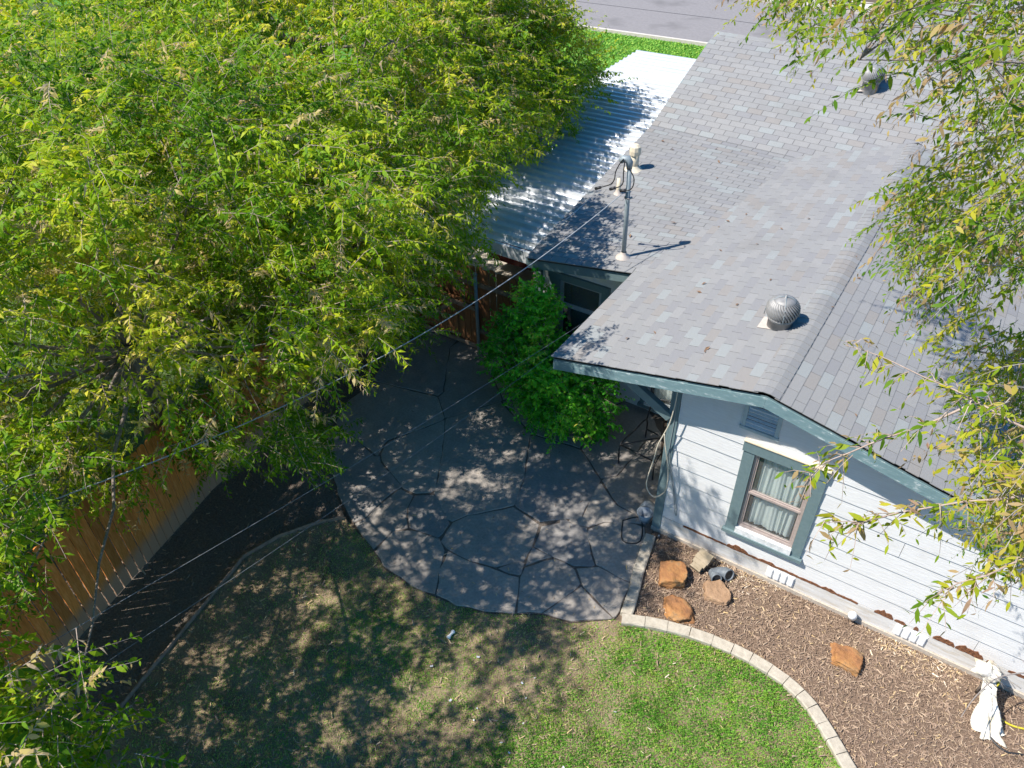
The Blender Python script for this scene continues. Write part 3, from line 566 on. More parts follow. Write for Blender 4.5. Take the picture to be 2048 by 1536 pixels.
# --- roofs: decks, shingles, trims
wing_roof = empty('wing_roof', (0, 0, 0)); wing_roof.parent = house
main_roof = empty('main_roof', (0, 0, 0)); main_roof.parent = house
def slab(name, P, t_, mat, parent):
    """four corner points, thickness downwards"""
    vs = [tuple(p) for p in P] + [(p[0], p[1], p[2]-t_) for p in P]
    return MB().add(vs, [(0,1,2,3),(7,6,5,4),(0,4,5,1),(1,5,6,2),(2,6,7,3),(3,7,4,0)]).build(name, mat, parent)
YB = 9.0
slab('roof_deck', [(EAVE_X,-OH,zroof(EAVE_X)),(RIDGE_X,-OH,RIDGE_Z),(RIDGE_X,YB,RIDGE_Z),(EAVE_X,YB,zroof(EAVE_X))], .05, M['roof_deck'], wing_roof)
slab('roof_deck', [(RIDGE_X,-OH,RIDGE_Z),(RX,-OH,zroof(RX)),(RX,YB,zroof(RX)),(RIDGE_X,YB,RIDGE_Z)], .05, M['roof_deck'], wing_roof)
def bil(A, B, Kk, V):
    A, B, Kk, V = (np.array(q, float) for q in (A, B, Kk, V))
    return lambda u, v: (A*(1-u)+B*u)*(1-v) + (Kk*(1-u)+V*u)*v
LOW = bil((-3.66,1.97,2.78), (-1.79,2.13,2.995), (-3.90,7.35,3.20), (-1.85,7.29,3.20))
UPP = bil((-3.90,7.35,3.20), (-1.85,7.29,3.20), (-3.67,9.86,4.50), (-1.62,9.86,4.50))
CRS = bil((-2.0,9.92,4.065), (3.0,9.92,5.665), (-2.0,13.0,4.065), (3.0,13.0,5.665))
def grid_slab(name, S, U, mat, parent, nu=8, nv=8, t_=.05):
    us = np.linspace(0, U, nu+1); vs_ = np.linspace(0, 1, nv+1); V = [tuple(S(u, v)) for u in us for v in vs_]; n = len(V); V += [(x, y, z-t_) for x, y, z in V]; F = []
    for i in range(nu):
        for j in range(nv):
            q = (i*(nv+1)+j, (i+1)*(nv+1)+j, (i+1)*(nv+1)+j+1, i*(nv+1)+j+1); F += [q, tuple(k+n for k in q[::-1])]
    for i in range(nu):
        for j in (0, nv): a, b = i*(nv+1)+j, (i+1)*(nv+1)+j; F.append((a, b, b+n, a+n) if j else (a, a+n, b+n, b))
    for j in range(nv):
        for i in (0, nu): a, b = i*(nv+1)+j, i*(nv+1)+j+1; F.append((a, a+n, b+n, b))
    return MB().add(V, F).build(name, mat, parent)
LOW_U, UPP_U = 1.55, 4.6
grid_slab('roof_deck', LOW, LOW_U, M['roof_deck'], main_roof); grid_slab('roof_deck', UPP, UPP_U, M['roof_deck'], main_roof)
slab('front_gable_slope', [(-2.0,9.92,4.065),(3.0,9.92,5.665),(3.0,13.0,5.665),(-2.0,13.0,4.065)], .06, M['shingle'], main_roof)
slab('front_gable_slope', [(3.0,9.92,5.665),(8.0,9.92,4.065),(8.0,13.0,4.065),(3.0,13.0,5.665)], .06, M['shingle'], main_roof)
slab('rear_slope', [(-3.67,9.87,4.495),(6.0,9.87,4.495),(6.0,13.4,3.0),(-3.67,13.4,3.0)], .06, M['shingle'], main_roof)

TABS = []            # every visible shingle: four top corners (np), butt edge first
def courses(S, U0, U1, lu, lv, vmax, keep, parent, exp=.138, tab=.305, over=0.0):
    """S(u,v); lu, lv metres per unit of u and v"""
    nc = int(vmax*lv/exp)+1
    for c in range(nc):
        v0 = c*exp/lv - over/lv*(c == 0); v1 = min((c+1)*exp/lv + .012/lv, vmax)
        if v1 - v0 < .02/lv: continue
        u = U0 + (0 if c % 2 else -tab/2/lu) + random.uniform(-.012, .012)/lu
        while u < U1:
            ua, ub = max(u+.004/lu, U0), min(u+tab/lu-.004/lu, U1)
            if ub-ua > .02/lu:
                q = [S(ua, v0), S(ub, v0), S(ub, v1), S(ua, v1)]
                if keep(sum(q)/4): TABS.append((q, parent, (ub-ua)*lu > tab*.9))
            u += tab/lu
def WL(u, v):      # left slope: u runs towards the ridge end, v upslope from the eave
    x = EAVE_X + v*(RIDGE_X-EAVE_X); return np.array((x, -OH-.03+u*8.4, zroof(x)))
def WR(u, v):      # right slope: v upslope from the right
    x = RX + v*(RIDGE_X-RX); return np.array((x, -OH-.03+u*8.4, zroof(x)))
def lowz(x, y):
    v = (y-2.05)/5.25; zl = 2.78+.42*v; zr = 2.995+.205*v; return zl+(zr-zl)*(x+3.78)/1.95
def uppz(y): return 3.2+.51*(y-7.32)
keepL = lambda c: c[2] > (lowz(c[0], c[1]) - .12 if c[1] < 7.3 else uppz(c[1]) - .12) or c[1] < 2.1
keepR = lambda c: c[0] < 4.9 and (c[1] < 7.3 or c[2] > uppz(c[1])-.12)
keepM = lambda c: c[2] > zroof(c[0]) - .1 or c[0] < EAVE_X
LLEN = math.hypot(RIDGE_X-EAVE_X, KL*(RIDGE_X-EAVE_X)); RLEN = math.hypot(RX-RIDGE_X, KR*(RX-RIDGE_X))
courses(WL, 0, 1, 8.4, LLEN, 1-.10/LLEN, keepL, wing_roof, over=.03)
courses(WR, 0, 1, 8.4, RLEN, 1-.10/RLEN, keepR, wing_roof)
courses(LOW, -.012, LOW_U, 1.95, 5.27, 1, keepM, main_roof, over=.03)
courses(UPP, -.012, UPP_U, 2.05, 2.86, 1, keepM, main_roof)
# the 300 that show largest are parts, the rest are joined
Cn = np.array(CAM_POS); Rn = np.array(CAM_ROT)
def shown(q):
    c = sum(q)/4; w = (c-Cn) @ Rn; x, y = w[0]/-w[2]*1546/1024, w[1]/-w[2]*1546/768
    n = np.cross(q[1]-q[0], q[3]-q[0]); A = abs(n @ (c-Cn))/np.linalg.norm(c-Cn)**3
    hid = c[0] > 2.9 or (c[1] > 6 and c[0] > -.5)
    return A*(1 if abs(x) < 1 and abs(y) < 1 else 0)*(.3 if hid else 1)
TABS.sort(key=lambda t_: -shown(t_[0])*(1 if t_[2] else .2))
SH_CACHE = {}
def shingle_frame(q):
    o = q[0]; x = q[1]-q[0]; L = np.linalg.norm(x); x = x/L; y = q[3]-q[0]; y = y-(y@x)*x; H = np.linalg.norm(y); y = y/H; z = np.cross(x, y); return o, x, y, z, L, H
def shingle_verts(L, H):
    return [(0,0,-.004),(L,0,-.004),(L,H,-.004),(0,H,-.004),(0,0,.0085),(L,0,.0085),(L,H,.0025),(0,H,.0025)]
SHF = [(4,5,6,7),(0,1,5,4),(1,2,6,5),(2,3,7,6),(3,0,4,7)]
for q, par, full in TABS[:300]:
    o, x, y, z, L, H = shingle_frame(q); key = (round(L, 2), round(H, 2))
    if key not in SH_CACHE: SH_CACHE[key] = MB().add(shingle_verts(L, H), SHF).mesh('shingle', M['shingle'])
    if z[2] < 0: z = -z
    M4 = Matrix(((x[0],y[0],z[0],o[0]),(x[1],y[1],z[1],o[1]),(x[2],y[2],z[2],o[2]),(0,0,0,1)))
    link('shingle', SH_CACHE[key], par, M4)
for par in (wing_roof, main_roof):
    mb = MB()
    for q, p_, full in TABS[300:]:
        if p_ is not par: continue
        o, x, y, z, L, H = shingle_frame(q)
        if z[2] < 0: z = -z
        up = .0085 if True else 0
        vs = [q[0]-z*.004, q[1]-z*.004, q[2]-z*.004, q[3]-z*.004, q[0]+z*.0085, q[1]+z*.0085, q[2]+z*.0025, q[3]+z*.0025]
        mb.add(vs, SHF, random.random())
    tag(mb.build('shingles', M['shingle'], par), kind='stuff')
# ridge caps on the wing
y = -OH-.03; i = 0
while y < 7.9:
    a = [(-.15, -.15*KL), (-.05, -.004), (.05, -.004), (.155, -.155*KR)]; L = .165; vs = []
    for yy, lift in ((y, .020), (y+L, .011)):
        vs += [(RIDGE_X+dx+random.uniform(-.003,.003), yy, RIDGE_Z+dz+lift) for dx, dz in a]
    vs += [(v[0], v[1], v[2]-.009) for v in vs[:4]] + [(vs[3][0], vs[3][1], vs[3][2]-.014), (vs[7][0], vs[7][1], vs[7][2]-.014), (vs[0][0], vs[0][1], vs[0][2]-.012), (vs[4][0], vs[4][1], vs[4][2]-.012)]
    MB().add(vs, [(0,1,5,4),(1,2,6,5),(2,3,7,6),(8,9,1,0),(9,10,2,1),(10,11,3,2),(3,12,13,7),(0,4,15,14)]).build('ridge_cap', M['shingle'], wing_roof, False)
    y += .135; i += 1
# barge boards, eave fascia, drip trim
def barge(xa, xb):
    d = 1 if xb > xa else -1
    za, zb = zroof(xa)-.012, zroof(xb)-.012
    for nm, y0, y1, t0, t1, mt in (('drip_trim', -OH+.0, -OH+.035, -.0, -.060, M['teal']), ('barge_board', -OH-.012, -OH+.030, -.062, -.215, M['barge'])):
        vs = [(xa,y0,za+t1),(xb,y0,zb+t1),(xb,y1,zb+t1),(xa,y1,za+t1),(xa,y0,za+t0),(xb,y0,zb+t0),(xb,y1,zb+t0),(xa,y1,za+t0)]
        MB().add(vs, [(0,3,2,1),(4,5,6,7),(0,1,5,4),(1,2,6,5),(2,3,7,6),(3,0,4,7)]).build(nm, mt, wing_roof)
barge(EAVE_X, RIDGE_X-.001); barge(RIDGE_X+.001, RX)
MB().box(EAVE_X-.022, EAVE_X+.012, -OH+.036, 2.2, zroof(EAVE_X)-.20, zroof(EAVE_X)-.054).build('fascia_board', M['teal'], wing_roof)
def soffit(xa, xb, name='soffit'):
    slab(name, [(xa,-OH+.037,zroof(xa)-.10),(xb,-OH+.037,zroof(xb)-.10),(xb,.0,zroof(xb)-.10),(xa,.0,zroof(xa)-.10)], .02, M['teal'], wing_roof)
soffit(EAVE_X+.02, RIDGE_X-.002); soffit(RIDGE_X+.002, RX)
slab('porch_ceiling', [(EAVE_X+.02,.02,zroof(EAVE_X)-.11),(-.14,.02,zroof(-.14)-.11),(-.14,2.4,zroof(-.14)-.11),(EAVE_X+.02,2.4,zroof(EAVE_X)-.11)], .02, M['teal'], wing_roof)
A_, B_ = Vector((-3.66,1.97,2.78)), Vector((-1.70,2.137,3.005)); d_ = (B_-A_); nrm_ = Vector((d_.y, -d_.x, 0)).normalized()*.03
vs = [A_+Vector((0,0,-.012))-nrm_*.3, B_+Vector((0,0,-.012))-nrm_*.3]; vs += [v+Vector((0,0,-.20)) for v in vs]; vs += [v-nrm_*1.1 for v in vs]
MB().add(vs, [(0,2,3,1),(4,5,7,6),(0,1,5,4),(2,6,7,3),(0,4,6,2),(1,3,7,5)]).build('fascia_board', M['teal'], main_roof)
slab('soffit', [tuple(A_+Vector((0,.03,-.18))), tuple(B_+Vector((0,.03,-.18))), (B_.x, 2.44, B_.z-.15), (A_.x, 2.44, A_.z-.15)], .015, M['siding'], main_roof)
K_ = Vector((-3.90,7.35,3.20)); R_ = Vector((-3.67,9.86,4.5))
for a, b in ((A_, K_), (K_, R_)): MB().beam(a+Vector((-.02,.02,-.10)), b+Vector((-.02,0,-.10)), .03, .16).build('rake_board', M['teal'], main_roof)
i = 0; x = -3.68
while x < 2.5:
    vs = [(x, 9.72, 4.50-.068), (x, 9.86, 4.52), (x, 10.0, 4.45), (x+.26, 9.72, 4.50-.075), (x+.26, 9.86, 4.512), (x+.26, 10.0, 4.44)]
    MB().add(vs, [(0,3,4,1),(1,4,5,2)]).build('ridge_cap', M['shingle'], main_roof); x += .25

# --- roof fittings
def turbine(parent, loc, s=1.0, pipe=.22):
    tv = empty('turbine_vent', loc); tv.parent = parent; tv.scale = (s, s, s*.88)
    MB().lathe([(.185,-.12),(.185,pipe),(.20,pipe),(.20,pipe+.03),(.17,pipe+.03)], 28).build('base_pipe', M['galv'], tv, True)
    MB().box(-.29,.05,-.17,.17,.012,.018, Matrix.Rotation(-math.atan(KL), 4, 'Y')).build('flashing', M['tan_flash'], tv)
    z0 = pipe+.035; R0, H = .245, .36; nb = 30; cache = None
    prof = [(.185,0),(.225,.07),(.245,.15),(.238,.23),(.205,.30),(.15,.345)]
    vs = []; 
    for i, (r, z) in enumerate(prof):
        a = -.9*(z/.345)**1.2
        for da, dr in ((-.10, .006), (.0, .014), (.09, -.02)): vs.append(((r+dr)*math.cos(a+da), (r+dr)*math.sin(a+da), z0+z))
    bl = MB().add(vs, [(i*3+k, i*3+k+1, i*3+3+k+1, i*3+3+k) for i in range(len(prof)-1) for k in range(2)]).mesh('blade', M['galv'], True)
    for k in range(nb): link('blade', bl, tv, Matrix.Rotation(2*math.pi*k/nb, 4, 'Z'))
    MB().lathe([(.17,.335),(.165,.352),(.11,.385),(.05,.40),(.012,.402),(.012,.45),(0,.45)], 24, Matrix.Translation((0,0,z0))).build('top_cap', M['galv'], tv, True)
    MB().lathe([(.205,-.002),(.215,.012),(.205,.026)], 28, Matrix.Translation((0,0,z0-.005))).build('lower_ring', M['galv'], tv, True)
    for ang in (.35, .35+math.pi/2):
        pts = [(.262*math.cos(ang)*math.cos(b), .262*math.sin(ang)*math.cos(b), z0+.02+.40*abs(math.sin(b))**.8 if b not in (0,) else z0) for b in np.linspace(.001, math.pi-.001, 15)]
        MB().tube(pts, .006, 6).build('bracket_hoop', M['grey_pipe'], tv, True)
    return tv
turbine(house, (.78, 1.10, zroof(.78)), .84, .15)
turbine(house, (-.12, 9.05, 4.10), .84, .20)
ms = empty('service_mast', (-2.14, 2.5, lowz(-2.14, 2.5))); ms.parent = house; zb = lowz(-2.14, 2.5)
MB().tube([(0,0,-.1),(-.01,0,.8),(-.03,.0,1.56)], .037, 12).build('mast_pipe', M['grey_pipe'], ms, True)
MB().lathe([(.13,-.015),(.12,.01),(.06,.05),(.045,.10)], 16).build('flashing', M['tan_flash'], ms, True)
wh = MB(); wh.tube([(-.03,0,1.52),(-.035,0,1.62),(-.06,-.0,1.66),(-.13,-.02,1.66),(-.17,-.03,1.62)], [.045,.055,.06,.055,.045], 10); wh.build('weatherhead', M['grey_pipe'], ms, True)
MB().tube([(-.06,-.01,1.05),(.02,-.03,1.05),(.05,.02,1.06)], .02, 8).build('wire_clamp', M['galv'], ms, True)
LOOPS = [[(-2.242,2.42,4.668),(-2.308,2.42,4.559),(-2.357,2.42,4.427),(-2.365,2.42,4.32),(-2.418,2.42,4.225),(-2.535,2.42,4.155),(-2.637,2.42,4.104)],[(-2.217,2.42,4.658),(-2.224,2.42,4.458),(-2.219,2.42,4.298),(-2.264,2.42,4.222),(-2.387,2.42,4.158)],[(-2.158,2.42,4.554),(-2.094,2.42,4.489),(-2.043,2.42,4.397),(-2.049,2.42,4.282),(-2.101,2.42,4.204),(-2.208,2.42,4.169)]]
def smooth_path(P, n=4):
    P = [Vector(q) for q in P]; out = []
    for i in range(len(P)-1):
        p0, p1, p2, p3 = P[max(i-1,0)], P[i], P[i+1], P[min(i+2,len(P)-1)]
        for k in range(n):
            t_ = k/n; out.append(.5*((2*p1)+(p2-p0)*t_+(2*p0-5*p1+4*p2-p3)*t_*t_+(3*p1-p0-3*p2+p3)*t_**3))
    return out+[P[-1]]
off = Vector((-2.14, 2.5, zb))
for l in LOOPS:
    MB().tube([q-off for q in smooth_path(l)], .009, 6).build('drop_wire', M['black_rubber'], ms, True)
    e = Vector(l[-1])-off; d = (Vector(l[-1])-Vector(l[-2])).normalized(); MB().tube([e-d*.05, e+d*.05], .024, 8).build('splice', M['black_rubber'], ms, True)
def stack(loc, r, h, mat, name, cap):
    o = empty(name, loc); o.parent = house
    MB().tube([(0,0,-.1),(0,0,h)], r, 16).build('pipe', mat, o, True)
    MB().lathe([(r*2.2,-.0),(r*1.5,.03),(r*1.05,.09)], 18).build('flashing', M['tan_flash'] if not cap else mat, o, True)
    if cap:
        MB().lathe([(r*1.28,h-.10),(r*1.35,h-.02),(r*1.2,h+.06),(r*.6,h+.10),(0,h+.105)], 10).build('rain_cap', mat, o)
    return o
stack((-3.40,5.45,lowz(-3.4,5.45)), .085, .40, M['cream_pipe'], 'flue_pipe', True)
stack((-3.23,4.46,lowz(-3.23,4.46)), .040, .30, M['cream_pipe'], 'plumbing_vent', False)

# ------------------------------------------------------------------ carport beside the house
cp = empty('carport', (-5.5, 8, 0), 'carport with white ribbed metal roof beside the house', 'carport')
def panel(y0, y1):
    prof = []; yy = y0; n = round((y1-y0)/.26)
    st_ = (y1-y0)/n
    for i in range(n):
        a = y0+i*st_; prof += [(a, 0), (a+st_*.55, 0), (a+st_*.65, .062), (a+st_*.84, .062), (a+st_*.98, 0)]
    prof.append((y1, 0)); vs = []
    for x, z in ((-7.25, 2.57), (-3.66, 2.62)): vs += [(x+5.5, q[0]-8, z+q[1]) for q in prof]
    m = len(prof); return MB().add(vs, [(i, m+i, m+i+1, i+1) for i in range(m-1)]).build('roof_panel', M['white_metal'], cp)
yy = 2.42
while yy < 13.6: panel(yy, min(yy+1.04, 13.66)); yy += 1.045
MB().box(-1.80, 1.80, -5.66, -5.60, 2.38, 2.61).build('front_beam', M['pale_metal'], cp)
MB().box(-1.80, 1.80, 5.55, 5.61, 2.40, 2.555).build('back_beam', M['pale_metal'], cp)
MB().box(-1.83, -1.77, -5.6, 5.55, 2.40, 2.54).build('side_beam', M['pale_metal'], cp)
for x, y in ((-1.74,-5.55),(1.70,-5.50),(-1.74,5.4),(-1.74,0)): MB().box(x-.045, x+.045, y-.045, y+.045, 0, 2.40).build('post', M['fence_rail'], cp)

# red car in the dark of the carport
car = empty('parked_car', (-5.75, 7.2, 0), 'dark red car parked in the deep shade of the carport', 'car')
prof = [(-2.2,.35),(-2.25,.75),(-1.9,.95),(-1.2,1.0),(-.6,1.42),(.9,1.45),(1.7,1.02),(2.15,.95),(2.25,.6),(2.2,.35)]
vs = [(sx*(.86 if z < 1.1 else .68), y, z) for sx in (-1, 1) for y, z in prof]; n = len(prof)
MB().add(vs, [tuple(range(n)), tuple(range(n, 2*n))[::-1]] + [(i, n+i, n+(i+1) % n, (i+1) % n) for i in range(n)]).build('body', M['red_paint'], car)
for y0, y1, z0, z1 in ((-1.17,-.62,1.02,1.40),(.93,1.66,1.40,1.05)):
    MB().add([(-.66,y0-.012,z0+.01),(.66,y0-.012,z0+.01),(.6,y1,z1+.012),(-.6,y1,z1+.012)], [(0,1,2,3)]).build('windscreen', M['black_rubber'], car)
for x in (-.80, .80):
    for y in (-1.4, 1.4):
        w_ = MB().lathe([(.0,-.1),(.2,-.1),(.32,-.08),(.33,0),(.32,.08),(.2,.1),(0,.1)], 18, Matrix.Translation((x,y,.33)) @ Matrix.Rotation(math.pi/2, 4, 'Y')).build('wheel', M['tyre'], car, True)
for x in (-.6, .6): MB().box(x-.14, x+.14, -2.27, -2.22, .62, .76).build('headlight', M['white_plastic'], car)

# ------------------------------------------------------------------ fences
def picket_mesh(w, h, name, mat):
    top = [(-w/2, h-.04), (-w*.42, h-.012), (-w*.25, h), (w*.25, h), (w*.42, h-.012), (w/2, h-.04)]
    out = [(-w/2, .02), (w/2, .02)] + top[::-1]; n = len(out); vs = [(x, -.009, z) for x, z in out] + [(x, .009, z) for x, z in out]
    return MB().add(vs, [tuple(range(n)), tuple(range(n, 2*n))[::-1]] + [((i+1) % n, i, n+i, n+(i+1) % n) for i in range(n)]).mesh(name, mat)
def fence(name, pts, mat, label, faceflip, rails, h=1.83, w=.138):
    b0 = Vector((pts[0][0], pts[0][1], 0)); o = empty(name, b0, label, 'fence'); me = picket_mesh(w, h, 'picket', mat)
    me2 = picket_mesh(w, h-.02, 'picket', mat); me3 = picket_mesh(w*.98, h+.012, 'picket', mat)
    for a, b in zip(pts[:-1], pts[1:]):
        a = Vector((a[0], a[1], 0))-b0; b = Vector((b[0], b[1], 0))-b0; d = b-a; L = d.length; n = int(L/(w+.010)); ang = math.atan2(d.y, d.x)
        for i in range(n):
            c = a+d*((i+.5)/n)
            Mx = Matrix.Translation(c+Vector((0,0,random.uniform(-.008,.008)))) @ Matrix.Rotation(ang+random.uniform(-.025,.025), 4, 'Z') @ Matrix.Rotation(random.uniform(-.006,.006), 4, 'Y')
            link('picket', random.choice((me, me2, me3)), o, Mx)
        nn = Vector((-d.y, d.x, 0)).normalized()*(-1 if faceflip else 1)
        for z in (.35, 1.45):
            mb = MB(); mb.beam(a+nn*.032+Vector((0,0,z)), b+nn*.032+Vector((0,0,z)), .04, .085); mb.build('rail', rails, o)
        k = max(1, int(L/2.4))
        for i in range(k+1):
            c = a+d*(i/k)+nn*.10; MB().tube([(c.x,c.y,0),(c.x,c.y,1.78)], .032, 10).build('post', M['grey_pipe'], o, True)
    return o
fence('picket_fence', [(-5.55,-8.6),(-5.90,-6.55),(-6.33,-4.55),(-6.62,-3.2),(-7.25,2.40)], M['picket'], 'long cedar picket fence along the dark bed under the big tree', False, M['fence_rail'])
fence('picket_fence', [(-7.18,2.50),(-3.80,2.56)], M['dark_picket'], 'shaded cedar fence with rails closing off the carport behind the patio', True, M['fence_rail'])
gt = empty('fence_gate', (-6.1, 2.30, 0), 'brown cross braced wooden gate at the back of the patio', 'gate')
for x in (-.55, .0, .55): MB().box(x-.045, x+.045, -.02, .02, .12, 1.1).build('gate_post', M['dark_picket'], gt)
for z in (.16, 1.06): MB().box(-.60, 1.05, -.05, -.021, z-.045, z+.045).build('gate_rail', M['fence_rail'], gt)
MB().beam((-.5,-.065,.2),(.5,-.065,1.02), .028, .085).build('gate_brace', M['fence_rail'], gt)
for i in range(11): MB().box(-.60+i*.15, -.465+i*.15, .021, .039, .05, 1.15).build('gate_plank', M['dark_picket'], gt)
fp = empty('fence_post', (-4.97, 2.22, 0), 'grey metal post with round cap standing left of the green shrub', 'post')
MB().tube([(0,0,0),(0,0,1.86)], .035, 12).build('pole', M['grey_pipe'], fp, True); MB().lathe([(.042,1.85),(.045,1.88),(.03,1.915),(0,1.925)], 12).build('cap', M['galv'], fp, True)

# ------------------------------------------------------------------ trees
def leaves(clumps, per, tl, nl, ll, lw, centre, droop, tint, seed, spread=.22, out=.8, flat=.25, simple=False):
    """twigs that leave each clump outwards; leaves alternate along them.  Returns leaf V,F,rnd and twig V,F."""
    g = np.random.default_rng(seed); C0 = np.repeat(np.asarray(clumps, float), per, 0); N = len(C0)
    s0 = C0 + g.normal(0, spread, (N, 3)); rad = C0-np.asarray(centre); rad /= np.linalg.norm(rad, axis=1)[:, None]+1e-9
    d = rad*out + g.normal(0, .62, (N, 3)); d[:, 2] = d[:, 2]*.75-flat*.4; d /= np.linalg.norm(d, axis=1)[:, None]
    L = tl*g.uniform(.55, 1.35, N); t = np.linspace(.12, 1.0, nl)[None, :]*np.ones((N, 1)); t = np.clip(t+g.normal(0, .025, t.shape), .05, 1.02)
    def pos(tt): return s0[:, None, :]+d[:, None, :]*(L[:, None]*tt)[:, :, None]+np.array([0, 0, -1])*(droop*L[:, None]*tt**2)[:, :, None]
    P = pos(t); T = d[:, None, :]+np.array([0, 0, -1])*(2*droop*t)[:, :, None]; T /= np.linalg.norm(T, axis=2)[..., None]
    side = np.cross(T, np.array([0, 0, 1.0])); side /= np.linalg.norm(side, axis=2)[..., None]+1e-6
    sg = np.where(np.arange(nl) % 2 == 0, 1.0, -1.0)[None, :, None]
    D = T*.55+side*sg*.85+np.array([0, 0, -.34])+g.normal(0, .40, T.shape); D /= np.linalg.norm(D, axis=2)[..., None]
    nrm = np.array([0, 0, 1.0])+g.normal(0, .46, T.shape); W = np.cross(D, nrm); W /= np.linalg.norm(W, axis=2)[..., None]+1e-6; U = np.cross(W, D)
    k = N*nl; P, D, W, U = (q.reshape(k, 3) for q in (P, D, W, U)); l = (ll*g.uniform(.45, 1.35, k)*(1-.35*t.ravel()**3))[:, None]; w = l*lw*g.uniform(.8, 1.2, k)[:, None]
    tc = tint(g, N, nl, C0)
    curl = g.uniform(.02, .22, k)[:, None]
    dead = (tc > .93)[:, None]; w = np.where(dead, w*.6, w); curl = np.where(dead, .45, curl)
    V = np.stack([P, P+D*l*.34+W*w*.5-U*l*curl*.1, P+D*l*.34-W*w*.5-U*l*curl*.1, P+D*l*.68+W*w*.38-U*l*curl*.5, P+D*l*.68-W*w*.38-U*l*curl*.5, P+D*l*.97-U*l*curl*1.25], 1)
    if simple:
        V = V[:, [0, 3, 5, 4]]; V[:, 1] = P+D*l*.48+W*w*.55; V[:, 3] = P+D*l*.48-W*w*.55; nv_ = 4; i = np.arange(k)[:, None]*4; tri = np.concatenate([i+np.array([0,3,1]), i+np.array([1,3,2])]); quad = np.zeros((0, 4), np.int32)
    else: nv_ = 6; i = np.arange(k)[:, None]*6; tri = np.concatenate([i+np.array([0,2,1]), i+np.array([3,4,5])]); quad = i+np.array([1,2,4,3])
    tt = np.array([0, .5, 1.0])[None, :]*np.ones((N, 1)); Q = pos(tt); r = np.array([.0034, .0024, .0012]); ring = []
    a1 = np.cross(d, np.array([.2, .3, .9])); a1 /= np.linalg.norm(a1, axis=1)[:, None]; a2 = np.cross(d, a1)
    for m in range(3):
        for kk in range(3): ring.append(Q[:, m]+(a1*math.cos(2.094*kk)+a2*math.sin(2.094*kk))*r[m])
    TV = np.stack(ring, 1); j = np.arange(N)[:, None]*9
    TF = np.concatenate([j+np.array([m*3+kk, m*3+(kk+1) % 3, m*3+3+(kk+1) % 3, m*3+3+kk]) for m in range(2) for kk in range(3)])
    return V.reshape(-1, 3), [tri, quad], np.repeat(np.clip(tc, 0, 1), nv_), TV.reshape(-1, 3), TF

def skeleton(base, fork, tips, clumps, r0, seed, thick=1.0):
    """trunk path, limbs to spread-out tips, thin branches to every clump"""
    g = random.Random(seed); trunk = MB(); base = Vector(base); fork = Vector(fork)
    tp = [base.lerp(fork, k/4)+Vector((g.uniform(-.06,.06), g.uniform(-.06,.06), 0))*(0 < k < 4) for k in range(5)]
    trunk.tube(tp, [r0*1.35, r0*1.02, r0*.92, r0*.85, r0*.8], 12)
    limbs = MB(); C_ = np.asarray(clumps, float); pool = []
    idx = [int(np.argmax(np.linalg.norm(C_-np.array(fork), axis=1)))]
    dist = np.linalg.norm(C_-C_[idx[0]], axis=1)
    while len(idx) < min(tips, len(C_)): j = int(np.argmax(dist)); idx.append(j); dist = np.minimum(dist, np.linalg.norm(C_-C_[j], axis=1))
    for j in idx:
        e = Vector(C_[j]); e = e+Vector((0,0,-.22)); m = fork.lerp(e, .45)+Vector((0, 0, -.02*(e-fork).length)); path = []
        for k in range(9):
            t_ = k/8; path.append(fork*(1-t_)**2+m*2*t_*(1-t_)+e*t_*t_+Vector((g.uniform(-.05,.05), g.uniform(-.05,.05), g.uniform(-.05,.05)))*(0 < k < 8))
        limbs.tube(path, [r0*.34*(1-.9*(k/8)**.6)*thick for k in range(9)], 7); pool += path[2:]
    PA = np.array([tuple(q) for q in pool])
    for q in C_:
        j = int(np.argmin(np.linalg.norm(PA-q, axis=1)+.35*np.maximum(0, PA[:, 2]-q[2])+np.array([g.uniform(0, .5) for _ in range(len(PA))]))); a = Vector(PA[j]); e = Vector(q)
        if g.random() > .5 or (e-a).length > 1.3: continue
        if (e-a).length < .05: continue
        m = a.lerp(e, .5)+Vector((g.uniform(-.1,.1), g.uniform(-.1,.1), .12*(e-a).length))
        limbs.tube([a, a.lerp(m, .6), m, m.lerp(e, .6), e], [.016*thick, .014*thick, .011*thick, .008*thick, .005*thick], 5, False)
    return trunk, limbs

def tree(name, label, base, fork, clumps, tips, r0, lp, mat, twig, seed, cat='tree', thick=1.0, group=None):
    o = empty(name, base, label, cat, group); B = np.array(base)
    C_ = np.asarray(clumps, float)-B; tr, lb = skeleton((0,0,-.1), tuple(np.array(fork)-B), tips, C_, r0, seed, thick)
    tr.build('trunk', M['bark'], o, True)
    lp = dict(lp); lp['centre'] = tuple(np.array(lp['centre'])-B)
    V, F, rn, TV, TF = leaves(C_, seed=seed, **lp)
    lb.build('limbs', M['bark'], o, True)
    tag(link('twigs', mesh_np('twigs', TV, [TF], twig), o), kind='stuff')
    tag(link('crown', mesh_np('crown', V, F, mat, rn), o), kind='stuff')
    return o
def tint_green(lo=.0, hi=.76, dead=.06):
    def f(g, N, nl, C0):
        cl = vnoise(C0, .9, 6)*.5+vnoise(C0, 2.1, 8)*.5; base = lo+(hi-lo)*np.clip(.5+(cl-.5)*1.5+g.normal(0, .14, N), 0, 1)
        deadspray = g.random(N) < dead; t = base[:, None]+g.normal(0, .09, (N, nl)); t = np.where(deadspray[:, None], g.uniform(.86, 1.0, (N, nl)), np.minimum(t, .88))
        rare = g.random((N, nl)); t = np.where(rare < .02, g.uniform(.9, 1.0, (N, nl)), t); return t.ravel()
    return f
